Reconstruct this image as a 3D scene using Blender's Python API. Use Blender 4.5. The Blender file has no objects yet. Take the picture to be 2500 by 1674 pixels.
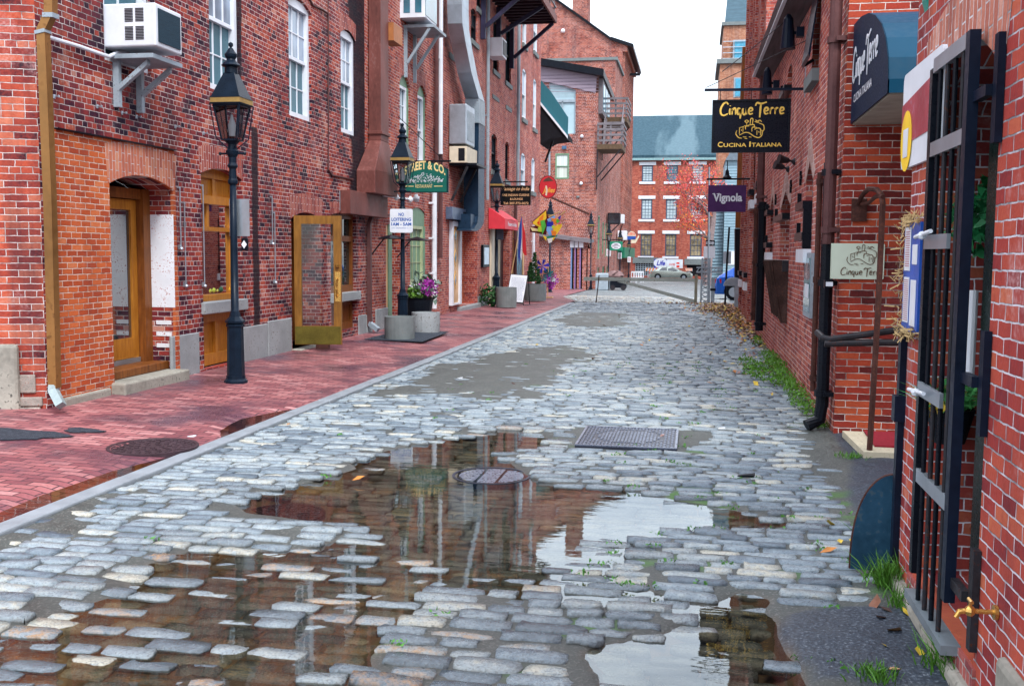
import bpy, bmesh, math, random
import numpy as np
from mathutils import Vector, Matrix
from mathutils.geometry import tessellate_polygon
random.seed(7); rng = np.random.default_rng(7)
S = bpy.context.scene
COL = S.collection
R = math.radians

# ------------------------------------------------------------------ camera
K = 2500/2342.0
YAW = math.atan(.178); PIT = math.atan(221/2500); ROLL = math.atan(.008); CH = 1.65
_f0 = Vector((-math.sin(YAW), math.cos(YAW), 0)); _r0 = Vector((math.cos(YAW), math.sin(YAW), 0)); _z = Vector((0, 0, 1))
CF = _f0*math.cos(PIT) - _z*math.sin(PIT); _u = _f0*math.sin(PIT) + _z*math.cos(PIT)
CR = _r0*math.cos(ROLL) + _u*math.sin(ROLL); CU = _u*math.cos(ROLL) - _r0*math.sin(ROLL)
CP = Vector((0, 0, CH))
cam = bpy.data.objects.new('camera', bpy.data.cameras.new('camera')); COL.objects.link(cam)
cam.data.sensor_width = 36; cam.data.lens = 36.0; cam.data.clip_end = 2000; cam.data.clip_start = .05
cam.matrix_world = Matrix((CR, CU, -CF)).transposed().to_4x4()
cam.location = CP
S.camera = cam

# ------------------------------------------------------------------ world, sun, exposure
w = bpy.data.worlds.new('World'); S.world = w; w.use_nodes = True
nt = w.node_tree; nt.nodes.clear()
out = nt.nodes.new('ShaderNodeOutputWorld'); bg = nt.nodes.new('ShaderNodeBackground')
sky = nt.nodes.new('ShaderNodeTexSky'); sky.sky_type = 'NISHITA'; sky.sun_disc = False
SUN_EL, SUN_AZ = R(52), R(150)
sky.sun_elevation = SUN_EL; sky.sun_rotation = SUN_AZ; sky.air_density = 1.0; sky.dust_density = 1.5
tc = nt.nodes.new('ShaderNodeTexCoord'); mp = nt.nodes.new('ShaderNodeMapping'); mp.inputs['Scale'].default_value = (1, 1, 2.2)
nz = nt.nodes.new('ShaderNodeTexNoise'); nz.inputs['Scale'].default_value = 2.3; nz.inputs['Detail'].default_value = 6; nz.inputs['Roughness'].default_value = .55
cr = nt.nodes.new('ShaderNodeValToRGB'); cr.color_ramp.elements[0].position = .36; cr.color_ramp.elements[1].position = .58
cr.color_ramp.elements[0].color = (.18, .18, .18, 1); cr.color_ramp.elements[1].color = (1, 1, 1, 1)
mx = nt.nodes.new('ShaderNodeMix'); mx.data_type = 'RGBA'; mx.inputs[7].default_value = (11.5, 12.2, 13.2, 1)
nt.links.new(tc.outputs['Generated'], mp.inputs[0]); nt.links.new(mp.outputs[0], nz.inputs['Vector'])
nt.links.new(nz.outputs['Fac'], cr.inputs[0]); nt.links.new(cr.outputs[0], mx.inputs[0])
nt.links.new(sky.outputs[0], mx.inputs[6])
sz = nt.nodes.new('ShaderNodeSeparateXYZ'); nt.links.new(tc.outputs['Generated'], sz.inputs[0])      # overcast sky: brighter overhead than at the horizon
el = nt.nodes.new('ShaderNodeMapRange'); el.inputs['From Min'].default_value = 0; el.inputs['From Max'].default_value = .75; el.inputs['To Min'].default_value = .56; el.inputs['To Max'].default_value = 1.12
nt.links.new(sz.outputs[2], el.inputs[0]); vm = nt.nodes.new('ShaderNodeVectorMath'); vm.operation = 'SCALE'; nt.links.new(mx.outputs[2], vm.inputs[0]); nt.links.new(el.outputs[0], vm.inputs['Scale']); nt.links.new(vm.outputs[0], bg.inputs[0])
bg.inputs[1].default_value = .10; nt.links.new(bg.outputs[0], out.inputs[0])
sl = bpy.data.lights.new('sun', 'SUN'); sl.energy = 1.3; sl.angle = R(14); sl.color = (1, .97, .93)
so = bpy.data.objects.new('sun', sl); COL.objects.link(so)
sd = Vector((math.sin(SUN_AZ)*math.cos(SUN_EL), math.cos(SUN_AZ)*math.cos(SUN_EL), math.sin(SUN_EL)))
so.rotation_euler = sd.to_track_quat('Z', 'Y').to_euler(); so.location = (0, -5, 40)
S.view_settings.view_transform = 'Standard'; S.view_settings.look = 'None'; S.view_settings.gamma = 1
S.view_settings.exposure = 1.42

# ------------------------------------------------------------------ picture -> place helpers (display pixels of a 2342 px wide copy)
def ray(px, py):
    return CF + (px*K-1250)/2500*CR + (837-py*K)/2500*CU
def U(px, py, X=None, Y=None, Z=None):
    d = ray(px, py)
    t = X/d.x if X is not None else (Y/d.y if Y is not None else (Z-CH)/d.z)
    return CP + t*d

class Pl:                                   # a vertical plane: u along it, v up, w out of it
    def __init__(s, O, u, n):
        s.O = Vector(O); s.u = Vector(u).normalized(); s.n = Vector(n).normalized()
    def p(s, u, v, w=0): return s.O + s.u*u + Vector((0, 0, v)) + s.n*w
    def px(s, px, py, w=0):
        d = ray(px, py); o = s.O + s.n*w
        t = (o-CP).dot(s.n)/d.dot(s.n); q = CP + t*d
        return ((q-s.O).dot(s.u), q.z)
XL, XR, XN = -6.25, 1.3, 1.05
PL = Pl((XL, 0, 0), (0, 1, 0), (1, 0, 0))
PR = Pl((XR, 0, 0), (0, 1, 0), (-1, 0, 0))
PN = Pl((XN, 0, 0), (0, 1, 0), (-1, 0, 0))
def PY(y): return Pl((0, y, 0), (1, 0, 0), (0, -1, 0))
def gz(y): return 0 if y < 36 else (-.02*(y-36) if y < 60 else -.48-.0135*(y-60))
def G(px, py):                              # a point on the ground under a pixel
    p = U(px, py, Z=0)
    for _ in range(12): p = U(px, py, Z=gz(p.y))
    return p

# ------------------------------------------------------------------ materials
def nodes(name):
    m = bpy.data.materials.new(name); m.use_nodes = True
    t = m.node_tree; return m, t, t.nodes['Principled BSDF']
def N(t, kind, **kw):
    n = t.nodes.new('ShaderNode'+kind)
    for k, v in kw.items():
        if k in n.inputs: n.inputs[k].default_value = v
        else: setattr(n, k, v)
    return n
def math_(t, op, a, b=None):
    n = t.nodes.new('ShaderNodeMath'); n.operation = op
    for i, x in enumerate((a, b)):
        if x is None: continue
        if hasattr(x, 'is_output'): t.links.new(x, n.inputs[i])
        else: n.inputs[i].default_value = x
    return n.outputs[0]
def ramp(t, src, stops, interp='LINEAR'):
    n = t.nodes.new('ShaderNodeValToRGB'); cr = n.color_ramp; cr.interpolation = interp
    while len(cr.elements) < len(stops): cr.elements.new(.5)
    for e, (p, c) in zip(cr.elements, stops):
        e.position = p; e.color = (*c, 1) if not isinstance(c, (int, float)) else (c, c, c, 1)
    t.links.new(src, n.inputs[0]); return n.outputs[0]
def mixc(t, fac, a, b, mode='MIX'):
    n = t.nodes.new('ShaderNodeMix'); n.data_type = 'RGBA'; n.blend_type = mode
    for i, x in ((0, fac), (6, a), (7, b)):
        if hasattr(x, 'is_output'): t.links.new(x, n.inputs[i])
        elif isinstance(x, (int, float)): n.inputs[i].default_value = x
        else: n.inputs[i].default_value = (*x, 1)
    return n.outputs[2]
def bump(t, b, h, dist=.01, strength=.6):
    n = N(t, 'Bump'); n.inputs['Strength'].default_value = strength; n.inputs['Distance'].default_value = dist
    t.links.new(h, n.inputs['Height']); t.links.new(n.outputs[0], b.inputs['Normal']); return n

def M(name, col, rough=.55, metal=0, var=.25, scale=6, bmp=.15, spots=None, stretch=None, emit=0):
    m, t, b = nodes(name)
    g = N(t, 'NewGeometry'); src = g.outputs['Position']
    if stretch:
        mp = N(t, 'Mapping'); mp.inputs['Scale'].default_value = stretch; t.links.new(src, mp.inputs[0]); src = mp.outputs[0]
    n1 = N(t, 'TexNoise', Scale=scale, Detail=5.0); t.links.new(src, n1.inputs['Vector'])
    n2 = N(t, 'TexNoise', Scale=scale*9, Detail=4.0); t.links.new(src, n2.inputs['Vector'])
    lo = tuple(c*(1-var) for c in col); hi = tuple(min(1, c*(1+var*.8)) for c in col)
    c = ramp(t, n1.outputs['Fac'], [(.3, lo), (.7, hi)])
    c = mixc(t, .35*min(1, var*3), c, ramp(t, n2.outputs['Fac'], [(.3, lo), (.7, hi)]))
    if spots:
        f = ramp(t, n2.outputs['Fac'], [(.58, 0.), (.66, 1.)]); f2 = math_(t, 'MULTIPLY', f, ramp(t, n1.outputs['Fac'], [(.4, 0.), (.6, 1.)]))
        c = mixc(t, f2, c, spots)
    t.links.new(c, b.inputs['Base Color'])
    t.links.new(ramp(t, n2.outputs['Fac'], [(.2, max(0, rough-.12)), (.8, min(1, rough+.12))]), b.inputs['Roughness'])
    b.inputs['Metallic'].default_value = metal; b.inputs['Specular IOR Level'].default_value = .12 if max(col) < .13 else .35
    if bmp: bump(t, b, n2.outputs['Fac'], .004, bmp*2)
    if emit: t.links.new(c, b.inputs['Emission Color']); b.inputs['Emission Strength'].default_value = emit
    return m

BR_OLD = [(0, (.016, .008, .020)), (.15, (.045, .013, .026)), (.32, (.14, .021, .030)), (.56, (.25, .036, .032)), (.8, (.34, .058, .036)), (.94, (.40, .095, .058)), (1, (.47, .22, .17))]
BR_ORANGE = [(0, (.26, .04, .022)), (.4, (.42, .080, .026)), (.8, (.52, .125, .04)), (1, (.56, .21, .10))]
BR_RIGHT = [(0, (.12, .025, .028)), (.25, (.32, .06, .055)), (.6, (.47, .11, .078)), (.88, (.55, .18, .12)), (1, (.60, .32, .25))]
BR_DEEP = [(0, (.05, .012, .014)), (.25, (.16, .022, .018)), (.6, (.33, .042, .024)), (.9, (.44, .085, .035)), (1, (.50, .13, .05))]
def brick(name, stops=BR_OLD, mortar=(.62, .56, .55), rot=0.0, row=.0607, bw=.172, ms=.0044, soot=.35, eff=.3, stripes=(), vertical=False, bumpd=.012, squash=4, wob=.02):
    m, t, b = nodes(name)
    g = N(t, 'NewGeometry'); sp = N(t, 'SeparateXYZ'); sn = N(t, 'SeparateXYZ')
    if rot:
        vr = N(t, 'VectorRotate'); vr.rotation_type = 'Z_AXIS'; vr.inputs['Angle'].default_value = -rot; t.links.new(g.outputs['Position'], vr.inputs[0])
        vn = N(t, 'VectorRotate'); vn.rotation_type = 'Z_AXIS'; vn.inputs['Angle'].default_value = -rot; t.links.new(g.outputs['True Normal'], vn.inputs[0])
        t.links.new(vr.outputs[0], sp.inputs[0]); t.links.new(vn.outputs[0], sn.inputs[0])
    else:
        t.links.new(g.outputs['Position'], sp.inputs[0]); t.links.new(g.outputs['True Normal'], sn.inputs[0])
    isx = math_(t, 'GREATER_THAN', math_(t, 'ABSOLUTE', sn.outputs[0]), .6)
    u = N(t, 'Mix'); t.links.new(isx, u.inputs[0]); t.links.new(sp.outputs[0], u.inputs[2]); t.links.new(sp.outputs[1], u.inputs[3])
    ww = N(t, 'TexNoise', Scale=.9, Detail=2.0); t.links.new(g.outputs['Position'], ww.inputs['Vector'])
    wf = N(t, 'TexNoise', Scale=14.0, Detail=3.0); t.links.new(g.outputs['Position'], wf.inputs['Vector'])
    sw = N(t, 'SeparateXYZ'); t.links.new(wf.outputs['Color'], sw.inputs[0])
    du = math_(t, 'MULTIPLY', math_(t, 'SUBTRACT', sw.outputs[0], .5), .016)
    dv = math_(t, 'MULTIPLY', math_(t, 'SUBTRACT', sw.outputs[1], .5), .013)
    dw = math_(t, 'MULTIPLY', ww.outputs['Fac'], wob)
    uu = math_(t, 'ADD', u.outputs[0], du); vv = math_(t, 'ADD', math_(t, 'ADD', sp.outputs[2], dv), dw)
    cx = N(t, 'CombineXYZ')
    if vertical: t.links.new(vv, cx.inputs[0]); t.links.new(uu, cx.inputs[1])
    else: t.links.new(uu, cx.inputs[0]); t.links.new(vv, cx.inputs[1])
    bt = N(t, 'TexBrick'); bt.inputs['Scale'].default_value = 1; bt.inputs['Brick Width'].default_value = bw; bt.inputs['Row Height'].default_value = row
    bt.inputs['Mortar Size'].default_value = ms; bt.inputs['Mortar Smooth'].default_value = .35; bt.inputs['Bias'].default_value = 0
    bt.inputs['Color1'].default_value = (0, 0, 0, 1); bt.inputs['Color2'].default_value = (1, 1, 1, 1); bt.inputs['Mortar'].default_value = (.5, .5, .5, 1)
    bt.squash_frequency = squash; bt.squash = .5
    t.links.new(cx.outputs[0], bt.inputs['Vector'])
    n2 = N(t, 'TexNoise', Scale=1.1, Detail=9.0, Roughness=.72); t.links.new(g.outputs['Position'], n2.inputs['Vector'])
    n3 = N(t, 'TexNoise', Scale=45.0, Detail=4.0); t.links.new(g.outputs['Position'], n3.inputs['Vector'])
    tint = math_(t, 'ADD', math_(t, 'ADD', math_(t, 'MULTIPLY', bt.outputs['Color'], .78), .11), math_(t, 'MULTIPLY', math_(t, 'SUBTRACT', n3.outputs['Fac'], .5), .35))
    tint = math_(t, 'ADD', tint, math_(t, 'MULTIPLY', math_(t, 'SUBTRACT', n2.outputs['Fac'], .5), -soot*2.5))
    c = ramp(t, tint, stops)
    ms2 = N(t, 'Mapping'); ms2.inputs['Scale'].default_value = (2.6, 2.6, .22); t.links.new(g.outputs['Position'], ms2.inputs[0])
    n4 = N(t, 'TexNoise', Scale=1.0, Detail=6.0, Roughness=.6); t.links.new(ms2.outputs[0], n4.inputs['Vector'])
    c = mixc(t, math_(t, 'MULTIPLY', ramp(t, n4.outputs['Fac'], [(.50, 0.), (.68, 1.)]), min(.75, soot*1.1+.15)), c, (.055, .02, .028))
    if eff:
        e = N(t, 'TexNoise', Scale=1.3, Detail=8.0, Roughness=.72); t.links.new(g.outputs['Position'], e.inputs['Vector'])
        ef = math_(t, 'MULTIPLY', ramp(t, e.outputs['Fac'], [(.56, 0.), (.78, 1.)]), ramp(t, n3.outputs['Fac'], [(.4, .15), (.65, 1.)]))
        c = mixc(t, math_(t, 'MULTIPLY', ef, eff*1.6), c, (.62, .5, .52))
    sfac = None
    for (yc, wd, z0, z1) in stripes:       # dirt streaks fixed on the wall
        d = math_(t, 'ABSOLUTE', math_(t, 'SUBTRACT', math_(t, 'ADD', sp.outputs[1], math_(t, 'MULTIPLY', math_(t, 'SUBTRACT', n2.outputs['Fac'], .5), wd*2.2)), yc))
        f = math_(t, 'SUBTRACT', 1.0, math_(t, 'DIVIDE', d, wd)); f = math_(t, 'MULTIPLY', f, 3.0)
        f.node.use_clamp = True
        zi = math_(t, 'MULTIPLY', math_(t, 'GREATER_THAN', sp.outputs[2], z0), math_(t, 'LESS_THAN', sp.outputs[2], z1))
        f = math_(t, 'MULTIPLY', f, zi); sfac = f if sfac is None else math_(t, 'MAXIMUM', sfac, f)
    mc = mixc(t, ramp(t, math_(t, 'ADD', n2.outputs['Fac'], math_(t, 'MULTIPLY', math_(t, 'SUBTRACT', wf.outputs['Fac'], .5), .6)), [(.42, 0.), (.66, 1.)]), mortar, tuple(x*.30 for x in mortar))
    c = mixc(t, bt.outputs['Fac'], c, mc)
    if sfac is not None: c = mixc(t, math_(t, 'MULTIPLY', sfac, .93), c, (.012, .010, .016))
    t.links.new(c, b.inputs['Base Color'])
    t.links.new(ramp(t, n3.outputs['Fac'], [(.3, .55), (.7, .9)]), b.inputs['Roughness']); b.inputs['Specular IOR Level'].default_value = .12
    h = math_(t, 'ADD', math_(t, 'MULTIPLY', bt.outputs['Fac'], -1.0), math_(t, 'MULTIPLY', n3.outputs['Fac'], .55))
    h = math_(t, 'ADD', h, math_(t, 'MULTIPLY', bt.outputs['Color'], .25))
    bump(t, b, h, bumpd, .8)
    return m

def wood(name, a, b_, sc=(6, 6, .8), rough=.45):
    m, t, b = nodes(name)
    g = N(t, 'NewGeometry'); mp = N(t, 'Mapping'); mp.inputs['Scale'].default_value = sc; t.links.new(g.outputs['Position'], mp.inputs[0])
    n = N(t, 'TexNoise', Scale=5.0, Detail=7.0, Roughness=.65); t.links.new(mp.outputs[0], n.inputs['Vector'])
    n2 = N(t, 'TexNoise', Scale=2.0, Detail=4.0); t.links.new(g.outputs['Position'], n2.inputs['Vector'])
    c = ramp(t, n.outputs['Fac'], [(.25, a), (.5, tuple((x+y)/2 for x, y in zip(a, b_))), (.75, b_)])
    c = mixc(t, math_(t, 'MULTIPLY', ramp(t, n2.outputs['Fac'], [(.5, 0.), (.75, 1.)]), .5), c, tuple(x*.45 for x in a))
    t.links.new(c, b.inputs['Base Color']); b.inputs['Roughness'].default_value = rough; b.inputs['Specular IOR Level'].default_value = .25
    bump(t, b, n.outputs['Fac'], .003, .5); return m
def glass(name, col=(.02, .03, .04), rough=.04, wav=.02, ior=1.6):
    m, t, b = nodes(name)
    g = N(t, 'NewGeometry'); n = N(t, 'TexNoise', Scale=1.8, Detail=2.0); t.links.new(g.outputs['Position'], n.inputs['Vector'])
    t.links.new(ramp(t, n.outputs['Fac'], [(.35, tuple(c*.6 for c in col)), (.65, tuple(min(1, c*1.4) for c in col))]), b.inputs['Base Color'])
    b.inputs['Roughness'].default_value = rough; b.inputs['IOR'].default_value = ior; b.inputs['Specular IOR Level'].default_value = .8
    bump(t, b, n.outputs['Fac'], wav, .3); return m
def thinglass(name, tint=(.75, .8, .82)):
    m, t, b = nodes(name); t.nodes.remove(b)
    tr = N(t, 'BsdfTransparent'); tr.inputs[0].default_value = (*tint, 1); gl = N(t, 'BsdfGlossy'); gl.inputs['Roughness'].default_value = .02
    fr = N(t, 'Fresnel'); fr.inputs[0].default_value = 1.5; mxs = N(t, 'MixShader')
    t.links.new(fr.outputs[0], mxs.inputs[0]); t.links.new(tr.outputs[0], mxs.inputs[1]); t.links.new(gl.outputs[0], mxs.inputs[2])
    t.links.new(mxs.outputs[0], t.nodes['Material Output'].inputs[0]); return m

# ------------------------------------------------------------------ mesh helpers
ORG = {}
class MB:
    def __init__(s): s.v = []; s.f = []; s.mi = []; s.cur = 0; s.sm = []; s.smooth = False
    def add(s, vs, fs):
        b = len(s.v); s.v += [tuple(x) for x in vs]
        for f in fs: s.f.append([b+i for i in f]); s.mi.append(s.cur); s.sm.append(s.smooth)
    def hexa(s, p): s.add(p, [(0, 3, 2, 1), (4, 5, 6, 7), (0, 1, 5, 4), (1, 2, 6, 5), (2, 3, 7, 6), (3, 0, 4, 7)])
    def box(s, x0, x1, y0, y1, z0, z1): s.hexa([(x0, y0, z0), (x1, y0, z0), (x1, y1, z0), (x0, y1, z0), (x0, y0, z1), (x1, y0, z1), (x1, y1, z1), (x0, y1, z1)])
    def pbox(s, P, u0, u1, v0, v1, w0, w1): s.hexa([P.p(a, b, c) for b in (v0, v1) for (a, c) in ((u0, w0), (u1, w0), (u1, w1), (u0, w1))])
    def prism(s, pts, d):                     # closed outline extruded by vector d (outline may be concave)
        pts = [Vector(p) for p in pts]; d = Vector(d); n = len(pts); tri = tessellate_polygon([pts])
        b = [p+d for p in pts]
        s.add(pts+b, [tuple(t) for t in tri]+[tuple(n+i for i in reversed(t)) for t in tri]+[(i, (i+1) % n, n+(i+1) % n, n+i) for i in range(n)])
    def pprism(s, P, uv, w0, w1): s.prism([P.p(a, b, w0) for a, b in uv], P.n*(w1-w0))
    def bar(s, a, b, r, r2=None, sq=False):   # straight round or square bar
        s.tube([a, b], r, 4 if sq else 8, r2)
    def tube(s, pts, r, n=8, r2=None, cap=True):
        pts = [Vector(p) for p in pts]; m = len(pts); vs = []; fs = []
        ref = None
        for i, p in enumerate(pts):
            t = (pts[min(i+1, m-1)]-pts[max(i-1, 0)]).normalized()
            if ref is None: ref = Vector((0, 0, 1)) if abs(t.z) < .9 else Vector((1, 0, 0))
            a = t.cross(ref).normalized(); b = t.cross(a).normalized(); ref = -b if False else ref
            rr = r[i] if isinstance(r, (list, tuple)) else (r if r2 is None else r+(r2-r)*i/(m-1))
            for k in range(n):
                an = 2*math.pi*(k+.5)/n; vs.append(p+a*math.cos(an)*rr+b*math.sin(an)*rr)
        for i in range(m-1):
            for k in range(n): fs.append((i*n+k, i*n+(k+1) % n, (i+1)*n+(k+1) % n, (i+1)*n+k))
        if cap: fs += [tuple(range(n)), tuple((m-1)*n+k for k in range(n))]
        s.add(vs, fs)
    def lathe(s, c, prof, n=16, rot=0):       # profile [(r,z)] round a vertical axis at c
        c = Vector(c); vs = []; fs = []; m = len(prof)
        for r, z in prof:
            for k in range(n): a = 2*math.pi*k/n+rot; vs.append((c.x+r*math.cos(a), c.y+r*math.sin(a), c.z+z))
        for i in range(m-1):
            for k in range(n): fs.append((i*n+k, i*n+(k+1) % n, (i+1)*n+(k+1) % n, (i+1)*n+k))
        fs += [tuple(range(n)), tuple((m-1)*n+k for k in range(n))]
        s.add(vs, fs)
    def ball(s, c, r, n=10, sq=(1, 1, 1)):
        c = Vector(c); vs = []; fs = []; m = n//2+1
        for i in range(m):
            th = math.pi*i/(m-1)
            for k in range(n): a = 2*math.pi*k/n; vs.append((c.x+r*sq[0]*math.sin(th)*math.cos(a), c.y+r*sq[1]*math.sin(th)*math.sin(a), c.z+r*sq[2]*math.cos(th)))
        for i in range(m-1):
            for k in range(n): fs.append((i*n+k, i*n+(k+1) % n, (i+1)*n+(k+1) % n, (i+1)*n+k))
        s.add(vs, fs)
    def quad(s, a, b, c, d): s.add([a, b, c, d], [(0, 1, 2, 3)])
    def stroke(s, P, pts, wd, w0, thick=.004, closed=False):   # a flat brush stroke lying on plane P
        pts = smooth(pts) if len(pts) > 2 else pts; n = len(pts); l = []; r = []
        for i, (x, y) in enumerate(pts):
            x0, y0 = pts[max(i-1, 0)]; x1, y1 = pts[min(i+1, n-1)]; dx, dy = x1-x0, y1-y0; L = math.hypot(dx, dy) or 1
            hw = wd*.5*(.65+.35*math.sin(math.pi*i/(n-1)))
            l.append((x-dy/L*hw, y+dx/L*hw)); r.append((x+dy/L*hw, y-dx/L*hw))
        for i in range(n-1):
            s.hexa([P.p(*q, w0) for q in (l[i], l[i+1], r[i+1], r[i])]+[P.p(*q, w0+thick) for q in (l[i], l[i+1], r[i+1], r[i])])
    def build(s, name, mats, parent=None, loc=None, bevel=0, auto=None):
        me = bpy.data.meshes.new(name); o = bpy.data.objects.new(name, me); COL.objects.link(o)
        if parent is not None:
            org = ORG[parent.name]; o.parent = parent; ORG[o.name] = org
        else:
            org = Vector(loc) if loc is not None else (Vector(map(float, np.array(s.v).mean(0))) if s.v else Vector((0, 0, 0)))
            if loc is None and s.v: org.z = min(v[2] for v in s.v)
            o.location = org; ORG[o.name] = org
        me.from_pydata([(x-org.x, y-org.y, z-org.z) for x, y, z in s.v], [], s.f)
        for m in (mats if isinstance(mats, (list, tuple)) else [mats]): me.materials.append(m)
        me.polygons.foreach_set('material_index', s.mi); me.polygons.foreach_set('use_smooth', s.sm)
        me.validate(); me.update()
        if bevel:
            md = o.modifiers.new('bevel', 'BEVEL'); md.width = bevel; md.segments = 2; md.limit_method = 'ANGLE'; md.angle_limit = R(40)
        return o
def smooth(p, k=5):
    o = []; n = len(p)
    for i in range(n-1):
        p0, p1, p2, p3 = p[max(i-1, 0)], p[i], p[i+1], p[min(i+2, n-1)]
        for j in range(k):
            t = j/k; o.append(tuple(.5*(2*b+(c-a)*t+(2*a-5*b+4*c-d)*t*t+(-a+3*b-3*c+d)*t**3) for a, b, c, d in zip(p0, p1, p2, p3)))
    return o+[tuple(p[-1])]
def arc(cx, cy, rx, ry, a0, a1, n=10): return [(cx+rx*math.cos(R(a0+(a1-a0)*i/n)), cy+ry*math.sin(R(a0+(a1-a0)*i/n))) for i in range(n+1)]

def tag(o, label=None, cat=None, group=None, kind=None):
    if label: o['label'] = label
    if cat: o['category'] = cat
    if group: o['group'] = group
    if kind: o['kind'] = kind
    return o
def thing(name, loc, label, cat, group=None, kind=None):
    o = bpy.data.objects.new(name, None); COL.objects.link(o); o.location = loc; o.empty_display_size = .2
    ORG[o.name] = Vector(loc); return tag(o, label, cat, group, kind)

def textmesh(s, shear=0, bold=0.0, space=1.0):
    c = bpy.data.curves.new('txt', 'FONT'); c.body = s; c.size = 1; c.shear = shear; c.offset = bold; c.space_character = space
    c.align_x = 'LEFT'; c.resolution_u = 3; c.extrude = 0
    o = bpy.data.objects.new('txt', c); COL.objects.link(o)
    bpy.context.view_layer.update()
    me = o.evaluated_get(bpy.context.evaluated_depsgraph_get()).to_mesh()
    v = [tuple(x.co[:2]) for x in me.vertices]; f = [tuple(p.vertices) for p in me.polygons]
    o.to_mesh_clear(); bpy.data.objects.remove(o); bpy.data.curves.remove(c); return v, f
def text(mb, s, P, u0, u1, v0, v1, w, shear=0, bold=0.0, space=1.0, flip=False, curve=0.0):
    v, f = textmesh(s, shear, bold, space)
    if not v: return
    xs = [a for a, b in v]; ys = [b for a, b in v]; X0, X1, Y0, Y1 = min(xs), max(xs), min(ys), max(ys)
    q = []
    for a, b in v:
        s_ = (a-X0)/(X1-X0)
        if flip: s_ = 1-s_
        q.append(P.p(u0+s_*(u1-u0), v0+(b-Y0)/(Y1-Y0)*(v1-v0)+curve*(1-(2*s_-1)**2), w))
    mb.add(q, f)

def facade(name, P, outline, holes, depth, mats, parent=None, loc=None, back=True, extra=None, dept=None, top=None):
    """A wall with openings: front sheet, reveals, and a dark back to each opening."""
    bm = bmesh.new(); edges = []
    for loop in [outline]+holes:
        vs = [bm.verts.new(P.p(a, b, 0)) for a, b in loop]
        edges += [bm.edges.new((vs[i], vs[(i+1) % len(vs)])) for i in range(len(vs))]
    bmesh.ops.triangle_fill(bm, use_beauty=True, edges=edges, normal=P.n)
    bm.verts.index_update()
    mb = MB(); mb.add([v.co[:] for v in bm.verts], [[v.index for v in f.verts] for f in bm.faces]); bm.free()
    for k, loop in enumerate(holes):
        d = depth[k] if isinstance(depth, (list, tuple)) else depth; n = len(loop)
        for i in range(n):
            a, b = loop[i], loop[(i+1) % n]
            mb.quad(P.p(*a, 0), P.p(*b, 0), P.p(*b, -d), P.p(*a, -d))
        if back:
            mb.cur = 1; mb.add([P.p(a, b, -d-.001) for a, b in loop], [tuple(range(n))]); mb.cur = 0
    if extra: extra(mb)
    return mb.build(name, mats, parent, loc)
def rect(u0, v0, u1, v1, rise=0, n=8):
    if not rise: return [(u0, v0), (u1, v0), (u1, v1), (u0, v1)]
    m = (u0+u1)/2; h = (u1-u0)/2; L = [(u0, v0), (u1, v0)]
    for i in range(n+1):
        t = 1-2*i/n; L.append((m+h*t, v1-rise+rise*(1-t*t)))
    return L

def window(parent, P, u0, v0, u1, v1, mat, pane, cols=2, rows=2, fw=.06, w=-.12, split=.5, curtain=None, name='window', barw=.018, tall=0):
    f = MB(); d = .05
    f.pbox(P, u0, u0+fw, v0, v1, w-d, w+d); f.pbox(P, u1-fw, u1, v0, v1, w-d, w+d)
    f.pbox(P, u0+fw, u1-fw, v0, v0+fw, w-d, w+d+.01); f.pbox(P, u0+fw, u1-fw, v1-fw-tall, v1, w-d, w+d)
    a, b, c, e = u0+fw, u1-fw, v0+fw, v1-fw-tall; ms = c+(e-c)*split
    f.pbox(P, a, b, ms-.025, ms+.025, w-.035, w+.02)
    for (lo, hi, ww) in ((c, ms-.025, w-.03), (ms+.025, e, w)):
        for i in range(1, cols): x = a+(b-a)*i/cols; f.pbox(P, x-barw/2, x+barw/2, lo, hi, ww-.02, ww+.012)
        for i in range(1, rows): y = lo+(hi-lo)*i/rows; f.pbox(P, a, b, y-barw/2, y+barw/2, ww-.018, ww+.009)
    o = f.build(name, mat, parent)
    g = MB(); g.pbox(P, a, b, ms, e, w-.012, w-.006); g.build('pane', curtain or pane, o)
    g = MB(); g.pbox(P, a, b, c, ms, w-.042, w-.036); g.build('pane', pane, o)
    return o
# ================================================================== materials in use
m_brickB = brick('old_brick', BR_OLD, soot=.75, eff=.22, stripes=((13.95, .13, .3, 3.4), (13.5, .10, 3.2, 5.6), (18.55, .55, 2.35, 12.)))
m_brickA = brick('corner_brick', [(0, (.03, .012, .02)), (.2, (.22, .035, .03)), (.6, (.42, .075, .04)), (1, (.52, .18, .11))], rot=R(20), soot=.6, eff=.4, row=.066, bw=.215, squash=9)
m_brickC = brick('red_brick', [(0, (.08, .02, .025)), (.3, (.26, .04, .035)), (.7, (.40, .08, .045)), (1, (.48, .18, .12))], soot=.3, eff=.3)
m_brickD = brick('rose_brick', [(0, (.12, .025, .03)), (.3, (.31, .055, .045)), (.7, (.42, .10, .065)), (1, (.50, .20, .14))], soot=.2, eff=.35)
m_orange = brick('orange_brick', BR_ORANGE, soot=.12, eff=.12, squash=99, wob=.01, mortar=(.66, .58, .5))
m_soldier = brick('arch_brick', [(0, (.34, .09, .06)), (.5, (.50, .16, .09)), (1, (.56, .26, .16))], vertical=True, soot=.1, eff=.15, squash=99, wob=0, bw=.20, row=.062)
m_soldierD = brick('dark_arch_brick', [(0, (.16, .03, .035)), (.5, (.30, .06, .045)), (1, (.42, .14, .10))], vertical=True, soot=.2, eff=.15, squash=99, wob=0, bw=.20, row=.062)
m_brickR = brick('right_brick', BR_RIGHT, soot=.25, eff=.5, mortar=(.80, .74, .74))
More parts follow.
